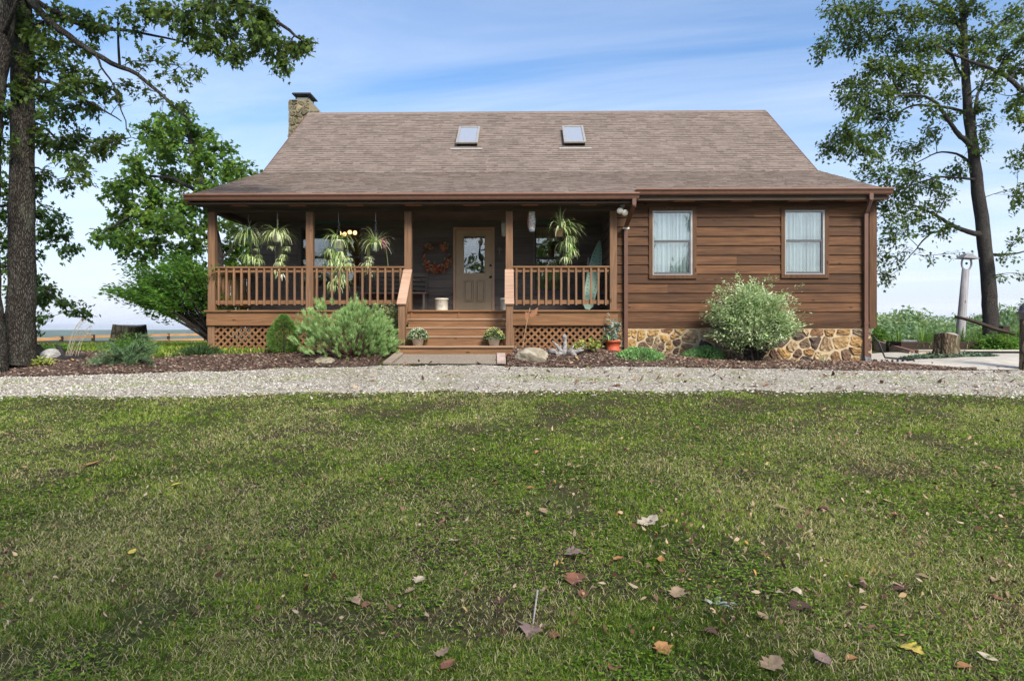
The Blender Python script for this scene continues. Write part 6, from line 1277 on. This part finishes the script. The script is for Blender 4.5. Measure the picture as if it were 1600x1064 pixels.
T.limb([A4(1543, 396), A4(1562, 398, .2), A4(1593, 395, .4), A4(1630, 380, .6)], .05, .012, 7, 4, .008); T.limb([A4(1506, 50), A4(1480, 20), A4(1430, -10), A4(1370, -20)], .07, .015, 7, 4, .01); T.limb([A4(1505, 20), A4(1540, -20), A4(1590, -50)], .07, .015, 7, 4, .01)
BL = [(1300, 20, 26, 13), (1320, 45, 26, 14), (1290, 75, 20, 9), (1275, 95, 12, 4), (1340, 20, 28, 16), (1375, 20, 28, 18), (1410, 25, 30, 20), (1445, 25, 30, 20), (1480, 20, 30, 20), (1520, 20, 30, 18), (1350, 60, 28, 17), (1385, 60, 30, 20), (1420, 70, 30, 22), (1455, 70, 28, 20), (1490, 65, 28, 18), (1530, 60, 26, 14), (1325, 75, 22, 9), (1380, 100, 26, 17), (1415, 110, 28, 22), (1445, 110, 26, 19), (1475, 115, 24, 14), (1395, 135, 26, 15), (1425, 145, 24, 15), (1360, 105, 18, 9), (1325, 135, 22, 13), (1345, 140, 22, 13), (1318, 160, 20, 10), (1345, 165, 24, 14), (1375, 150, 22, 12), (1335, 190, 22, 12), (1365, 180, 22, 12), (1400, 175, 22, 11), (1310, 215, 20, 10), (1295, 225, 16, 8), (1330, 215, 22, 11), (1355, 215, 22, 10), (1385, 210, 20, 9), (1300, 240, 14, 6), (1345, 240, 22, 11), (1320, 240, 16, 6), (1370, 245, 20, 9), (1410, 235, 20, 9), (1360, 270, 20, 9), (1385, 270, 22, 11), (1415, 265, 18, 8), (1445, 225, 16, 8), (1460, 205, 16, 8), (1400, 295, 22, 12), (1430, 285, 22, 12), (1455, 295, 20, 10), (1420, 315, 22, 10), (1450, 325, 20, 9), (1480, 305, 18, 7), (1490, 275, 16, 6), (1500, 255, 14, 5), (1480, 180, 16, 6), (1455, 175, 16, 7), (1480, 150, 16, 7), (1535, 95, 24, 12), (1560, 60, 26, 14), (1590, 40, 28, 14), (1545, 130, 22, 10), (1535, 165, 18, 8), (1545, 195, 16, 7), (1530, 215, 12, 5), (1535, 235, 10, 4), (1475, 360, 18, 7), (1455, 355, 16, 6), (1580, 20, 28, 14)]
for px, py, r_, k in BL: T.blob(A4(px, py, rng.normal(-.2, .7)), r_*.022, r_*.016, k, 19, .11, .15)
for (px, py, r_, k, br) in [(1390, 350, 28, 14, .3), (1380, 380, 26, 13, .3), (1410, 360, 24, 11, .3), (1375, 330, 24, 12, .2), (1395, 410, 24, 10, .3), (1375, 430, 20, 9, .3), (1420, 335, 22, 11, .2), (1380, 310, 22, 10, 0), (1400, 330, 22, 10, .2), (1372, 400, 22, 10, .2), (1415, 390, 18, 7, .4), (1390, 440, 14, 5, .4), (1440, 400, 18, 4, .4), (1500, 395, 16, 4, .3), (1460, 405, 14, 3, .4), (1595, 375, 18, 8, 0), (1580, 400, 16, 6, 0), (1575, 430, 14, 4, .2), (1600, 430, 16, 4, .2), (1600, 300, 16, 8, 0), (1590, 245, 18, 10, 0)]: T.blob(A4(px, py, rng.normal(-.6, .5)), r_*.020, r_*.015, k, 11, .08, .1, br, .015)
for (px, py, k) in [(1400, -60, 26), (1480, -80, 30), (1560, -50, 26), (1330, -30, 18), (1450, -160, 26), (1520, -170, 26), (1640, 0, 24), (1640, 80, 20), (1480, 40, 18)]: T.blob(A4(px, py, rng.normal(.5, 1)), .9, .6, k, 14, .1, .2)
T.build('shade_tree', 'tall forked tree with an airy crown beyond the patio on the right', b4, M['bark2'], M['lf_oak'], .125, .09, MAPLE)
# ---- neighbouring tree off the right edge, branch reaching in
T = Tree(16); d5 = 18.0; b5 = at(1720, 560, d5); b5[2] = gz(b5[0], b5[1]); A5 = lambda px, py, dd=0: at(px, py, d5+dd)
T.limb([b5-[0, 0, .2], A5(1722, 450), A5(1715, 300), A5(1705, 180), A5(1695, 60), A5(1690, -80)], [.3, .24, .21, .18, .14, .07], 0, 12, 4, .01)
T.limb([A5(1706, 200), A5(1655, 170), A5(1600, 142), A5(1572, 120), A5(1545, 106), A5(1515, 96), A5(1487, 84), A5(1462, 70)], .085, .018, 8, 4, .006); T.limb([A5(1600, 142), A5(1580, 150), A5(1560, 147)], .02, .006, 6)
T.limb([A5(1712, 290), A5(1660, 260), A5(1610, 250)], .05, .015, 7)
for (px, py, r_, k) in [(1590, 105, 26, 15), (1575, 80, 22, 10), (1598, 150, 24, 13), (1585, 175, 20, 9), (1600, 195, 18, 8), (1598, 60, 26, 12), (1620, 120, 34, 16), (1640, 200, 34, 14), (1620, 240, 20, 8), (1596, 240, 14, 5), (1640, 40, 40, 18), (1680, -40, 60, 22), (1740, 60, 60, 22), (1720, 150, 60, 20), (1560, 110, 16, 6), (1530, 88, 14, 5), (1595, 320, 16, 5), (1640, 330, 30, 8)]: T.blob(A5(px, py, rng.normal(0, .4)), r_*.0165, r_*.013, k, 14, .07, .2)
T.build('shade_tree', 'tree off the right edge whose dark bough reaches into the picture', b5, M['bark2'], M['lf_oak'], .13, .09, MAPLE)
# ---- trees behind the photographer (they shade the lawn and show in the panes; the nearest is added just for shade)
for i, (x, y, h) in enumerate(((-11.5, -27, 10.5), (-3, -30, 11), (4.5, -29, 10), (12, -27, 9.5), (2.2, -20.8, 10.5))):
    T = Tree(60+i); z = float(gz(x, y)); T.limb([(x, y, z-.2), (x+.1, y, z+h*.35), (x-.1, y+.1, z+h*.7), (x, y, z+h)], [.32, .24, .15, .04], 0, 10, 4, .02)
    for k in range(26):
        a = T.r.random()*6.28; hh = z+h*(.3+.7*T.r.random()); rr = h*.36*math.sqrt(T.r.random())*(1.1-abs((hh-z)/h-.62)); T.blob((x+rr*math.cos(a), y+rr*math.sin(a), hh), 1.1, .75, 14, 13, .16, .25)
    T.build('lawn_tree', ('shade tree standing behind the photographer, seen only as window reflections, left', 'tall shade tree behind the photographer reflected in the door pane', 'shade tree behind the photographer reflected in the porch window', 'shade tree behind the photographer reflected in the right windows', 'nearest shade tree just behind the photographer, shading the front of the lawn')[i], (x, y, z), M['bark'], M['lf_oak'], .24, .19, OVAL, group=None)
# ---- far woods beyond the right yard
r = np.random.default_rng(77); C, A, Nn = [], [], []
def crown(c, rad, hgt, n):
    d = norm(r.normal(size=(n, 3))); k = (.75+.4*vnoise(d[:, 0]*3+c[0], d[:, 2]*3+d[:, 1]*2+c[1], 1.0, 3))[:, None]*(1-.35*r.random((n, 1))**2); return np.array(c)+d*k*np.array([rad, rad, hgt])
for k in range(120):
    px = r.uniform(1335, 1720); dd = r.uniform(60, 130); py = 499+r.normal(0, 5)+5*math.sin(px*.035)+(dd-60)*.05+(6 if px < 1400 else 0)-(4 if px > 1560 else 0); p = at(px, py, dd); rad = r.uniform(1.5, 3.2); g = crown(p-[0, 0, rad*1.05], rad, rad*1.3, 520); C.append(g)
for k in range(50):
    px = r.uniform(1335, 1720); dd = r.uniform(45, 60); p = at(px, 517+r.normal(0, 4), dd); g = crown(p-[0, 0, 1.6], 1.9, 1.9, 420); C.append(g)
C = np.concatenate(C); n = len(C); tag(np_leaves('far_woods', C, rand_unit(n), rand_unit(n)+np.array([0, -.3, .8]), .30+.2*r.random(n), .22, DIAM, M['wood_far'], None, np.clip(.6*r.random(n)+.5*vnoise(C[:, 0], C[:, 2]*2, 2.5, 8)-.05, 0, 1)), 'rolling mass of treetops on the slope below the right yard', None, None, 'stuff')
# ================================================================== FALLEN LEAVES (the ones large enough to pick out)
def fallen(px, py, size, kind, colr, label, rot, seed, up=.15, L2W=.6):
    c = gpt(px, py); r = np.random.default_rng(seed); z = float(gz(c[0], c[1]))+.026; d = c[1]+15; s = size*d/F
    tpl = OAK if kind == 'oak' else OVAL
    ax = np.array([math.cos(rot), math.sin(rot), up]); ax /= np.linalg.norm(ax); sd = norm(np.cross(ax, [0, 0, 1.0])); nn = np.cross(sd, ax); curl = r.uniform(.2, .6)*(-1 if r.random() < .5 else 1); fold = r.uniform(.1, .5)
    grid = []; k = len(tpl)
    half = tpl[:k//2+1] if kind == 'oak' else tpl[:4]; mb = MB(); vs = []; m_ = len(half)
    for t_, w_ in half:
        for s_ in (1, .5, 0, -.5, -1):
            u = w_*s_; p = np.array([c[0], c[1], z])+ax*((t_-.5)*s)+sd*(u*s*L2W*2)+nn*(fold*abs(u)*s-curl*(t_-.4)**2*s*1.2+.02*s*math.sin(t_*9+s_*2)); vs.append(p)
    fs = [(i*5+j, i*5+j+1, (i+1)*5+j+1, (i+1)*5+j) for i in range(m_-1) for j in range(4)]; mb.add(vs, fs)
    mb.tube([np.array([c[0], c[1], z])-ax*(.5*s), np.array([c[0], c[1], z])-ax*(.75*s)+nn*.02*s], s*.018, 4)
    m = nmat('dead leaf '+label[:24], [(.3, tuple(x*.7 for x in colr)), (.7, tuple(min(1, x*1.25) for x in colr))], ns=25, rough=.6, bmp=.002)
    o = mb.build('fallen_leaf', m, None, True); at_base(o, (c[0], c[1], z)); tag(o, label, 'fallen leaf', 'fallen leaves lying on the lawn')
TAN, PALE, RUST, ORG, MAUVE, DARK, YEL = (.27, .19, .12), (.46, .38, .28), (.19, .085, .05), (.34, .17, .065), (.22, .15, .13), (.085, .045, .032), (.46, .36, .07)
FL = [(1011, 823, 38, 'oak', PALE, 'pale tan lobed leaf, the palest big one, mid lawn', .3), (897, 869, 36, 'oak', MAUVE, 'pinkish brown lobed leaf right above the upright rust leaf', .1), (897, 915, 34, 'oak', RUST, 'rust leaf curled upright on the lawn', 1.4), (911, 938, 24, 'oval', RUST, 'narrow rust leaf just below the upright rust leaf', 1.5), (832, 992, 44, 'oak', MAUVE, 'largest mauve brown oak leaf, lying beside a pale twig', 1.3), (868, 1002, 24, 'oak', RUST, 'small rust leaf right beside the largest mauve oak leaf', .5), (781, 950, 24, 'oak', DARK, 'dark rust leaf half sunk in grass above the pale twig', .2), (553, 946, 26, 'oak', TAN, 'brown curled leaf pair, upper left piece, left of center', 2.6), (574, 952, 22, 'oval', RUST, 'brown curled leaf pair, right piece, left of center', .9), (1058, 938, 28, 'oak', TAN, 'tan curled leaf standing between orange leaf and green weed', 1.2), (1033, 883, 17, 'oval', ORG, 'small orange leaf standing in the grass', 1.3), (966, 881, 18, 'oval', ORG, 'narrow orange leaf lying flat beside pinkish brown leaf', .1), (1250, 953, 38, 'oak', DARK, 'big dark brown curled leaf on the right lawn', .3), (1242, 932, 26, 'oval', PALE, 'pale curled stem-like leaf above the big dark brown leaf', 2.4), (1036, 1028, 30, 'oak', ORG, 'orange tan oak leaf near the bottom edge', 1.8), (1108, 994, 30, 'oval', DARK, 'dark curled leaf with a pale edge, above the bottom leaves', 2.7), (1205, 1051, 40, 'oak', TAN, 'tan oak leaf at the bottom edge', .4), (1283, 1042, 36, 'oval', MAUVE, 'mauve grey smooth leaf at the bottom edge', 2.1), (1331, 1038, 22, 'oval', ORG, 'small orange curled leaf beside the mauve grey leaf', .2), (1425, 1022, 36, 'oak', YEL, 'yellow and white feathery leaf near the bottom right', 2.3), (1556, 943, 24, 'oval', RUST, 'rust pointed leaf at the far right of the lawn', 2.6), (1555, 913, 20, 'oval', TAN, 'tan leaf above the rust pointed leaf', .2), (1541, 1036, 30, 'oval', PALE, 'pale orange curled leaf in the bottom right corner', 2.5), (1507, 1049, 26, 'oval', ORG, 'orange red narrow leaf in the bottom right corner', .1), (275, 763, 17, 'oval', YEL, 'yellow leaf lying flat on the left lawn', .3), (207, 869, 17, 'oval', YEL, 'yellow leaf standing upright on the left lawn', 1.5), (145, 730, 26, 'oval', ORG, 'orange tan leaf on the far left lawn', .4), (1191, 972, 22, 'oval', TAN, 'tan pointed leaf below the big dark brown leaf', 2.2), (1345, 922, 20, 'oval', DARK, 'slim dark brown leaf right of the green weed', 2.2), (1408, 928, 26, 'oak', DARK, 'dark red brown leaf on the right lawn between slim and rust ones', .2), (1221, 798, 20, 'oval', TAN, 'pale rolled leaf on the moss, middle right lawn', 2.8), (1385, 790, 18, 'oval', TAN, 'tan rolled leaf, upper of two on the right moss', 2.9), (1397, 810, 20, 'oval', RUST, 'brown rolled leaf, lower of two on the right moss', 2.9), (1286, 801, 22, 'oval', DARK, 'dark rolled twig-like leaf left of the two rolled leaves', 2.6), (1440, 907, 22, 'oval', TAN, 'tan slim curled leaf left of the far right tan leaf', 2.6), (640, 932, 18, 'oak', TAN, 'pale crumpled leaf in the left center grass', .3), (655, 915, 20, 'oak', PALE, 'whitish crumpled leaf in the left center grass', 1.1), (705, 850, 14, 'oval', PALE, 'tiny whitish leaf in the grass left of the tan leaf', .1), (715, 852, 12, 'oval', TAN, 'tiny tan leaf beside the tiny whitish leaf', .1), (840, 690, 12, 'oak', PALE, 'small pale leaf on the upper middle lawn', .2), (841, 711, 13, 'oval', ORG, 'small orange leaf on the upper middle lawn', .4), (829, 766, 15, 'oval', ORG, 'bright orange small leaf left of the pale lobed leaf', .2), (848, 806, 20, 'oval', TAN, 'brown slim leaf left of the pale lobed leaf', 2.2), (690, 1030, 26, 'oak', TAN, 'tan crumpled leaf at the bottom left of center', .2), (700, 1052, 30, 'oval', RUST, 'dark rust slim leaf at the bottom center left', .8), (960, 1052, 22, 'oak', RUST, 'rust curled leaf at the bottom left of the orange tan leaf', 1.0)]
for i, (px, py, s, k, c, lab, rot) in enumerate(FL): fallen(px, py, s, k, c, lab, rot, i, L2W=.62 if k == 'oak' else .42)
q = gpt(833, 985); q2 = gpt(840, 938); o = MB().tube([(*q[:2], gz(*q[:2])+.03), (*q2[:2], gz(*q2[:2])+.05)], [.004, .0055], 6).build('pale_twig', plain('pale twig', (.36, .32, .29), .8)); tag(at_base(o, (*q[:2], gz(*q[:2]))), 'pale grey twig lying beside the largest mauve oak leaf', 'twig')
q = gpt(1118, 948); q[2] = gz(q[0], q[1])+.01; merge_ribbons('x', [((tuple(q), 9, .10, .5, .028), 4, dict(droop=.9))], M['succ'], None); o = bpy.data.objects['x']; o.name = 'rosette_weed'; tag(at_base(o, q), 'blue-green rosette weed in the right lawn', 'weed')
# ================================================================== LIGHT, SKY, AIR, CAMERA
SUN_EL, SUN_ROT = R(41), R(152)
sl = bpy.data.lights.new('sun', 'SUN'); sl.energy = 2.8; sl.angle = R(20); sl.color = (1, .93, .82); so = bpy.data.objects.new('sun', sl); col.objects.link(so)
sd = Vector((math.sin(SUN_ROT)*math.cos(SUN_EL), math.cos(SUN_ROT)*math.cos(SUN_EL), math.sin(SUN_EL))); so.rotation_euler = sd.to_track_quat('Z', 'Y').to_euler(); so.location = (0, 0, 40)
w = bpy.data.worlds.new('World'); scene.world = w; w.use_nodes = True; nt = w.node_tree; nt.nodes.clear()
wo = nt.nodes.new('ShaderNodeOutputWorld'); bg = nt.nodes.new('ShaderNodeBackground'); sky = nt.nodes.new('ShaderNodeTexSky'); sky.sky_type = 'NISHITA'; sky.sun_disc = False; sky.sun_elevation = SUN_EL; sky.sun_rotation = SUN_ROT
sky.air_density = 1.0; sky.dust_density = 2.2; sky.ozone_density = 3.0; sky.altitude = 200
tc = nt.nodes.new('ShaderNodeTexCoord'); sp = nt.nodes.new('ShaderNodeSeparateXYZ'); nt.links.new(tc.outputs['Generated'], sp.inputs[0])
dz = mth(nt, 'ADD', mth(nt, 'MAXIMUM', sp.outputs['Z'], 0.0), .10); cx = mth(nt, 'DIVIDE', sp.outputs['X'], dz); cy = mth(nt, 'DIVIDE', sp.outputs['Y'], dz)
cmb = nt.nodes.new('ShaderNodeCombineXYZ'); nt.links.new(mth(nt, 'MULTIPLY', cx, .45), cmb.inputs[0]); nt.links.new(mth(nt, 'ADD', mth(nt, 'MULTIPLY', cy, 1.15), mth(nt, 'MULTIPLY', cx, .3)), cmb.inputs[1])
f = noise(nt, cmb.outputs[0], 1.0, 8, .60, .6); mr = nt.nodes.new('ShaderNodeMapRange'); mr.inputs[1].default_value = .40; mr.inputs[2].default_value = .72; mr.inputs[3].default_value = 0; mr.inputs[4].default_value = .5; nt.links.new(f, mr.inputs[0])
hz = nt.nodes.new('ShaderNodeMapRange'); hz.inputs[1].default_value = .0; hz.inputs[2].default_value = .34; hz.inputs[3].default_value = .7; hz.inputs[4].default_value = .0; nt.links.new(sp.outputs['Z'], hz.inputs[0])
cf = mth(nt, 'MINIMUM', mth(nt, 'ADD', mr.outputs[0], hz.outputs[0]), .92)
hs = nt.nodes.new('ShaderNodeHueSaturation'); hs.inputs['Saturation'].default_value = 1.14; hs.inputs['Value'].default_value = 1.0; nt.links.new(sky.outputs[0], hs.inputs['Color']); c = mixc(nt, cf, hs.outputs[0], (4.2, 4.5, 5.2)); nt.links.new(c, bg.inputs[0]); bg.inputs[1].default_value = .110; nt.links.new(bg.outputs[0], wo.inputs[0])
HAZE = 0.00016
if HAZE:
    m = bpy.data.materials.new('valley air'); m.use_nodes = True; nt = m.node_tree; nt.nodes.clear(); o_ = nt.nodes.new('ShaderNodeOutputMaterial'); v = nt.nodes.new('ShaderNodeVolumePrincipled'); v.inputs['Density'].default_value = HAZE; v.inputs['Color'].default_value = (.82, .9, 1, 1); v.inputs['Anisotropy'].default_value = .2; nt.links.new(v.outputs[0], o_.inputs['Volume'])
    hb = MB().box((-5600, -5600, -140), (5600, 5600, 40)).build('haze', m); tag(hb, 'pale blue air fading the far hills', None, None, 'stuff')
cd = bpy.data.cameras.new('camera'); cd.sensor_width = 36; cd.lens = F/1600*36; cd.shift_y = -15/1600; cd.clip_start = .05; cd.clip_end = 20000
co = bpy.data.objects.new('camera', cd); col.objects.link(co); co.location = CAM; co.rotation_euler = (R(90), 0, YAW); scene.camera = co
vs_ = scene.view_settings; vs_.view_transform = 'Standard'; vs_.look = 'None'; vs_.gamma = 1; vs_.use_curve_mapping = False; vs_.exposure = 1.1
scene.cycles.max_bounces = 8; scene.cycles.transparent_max_bounces = 12; scene.cycles.volume_bounces = 0
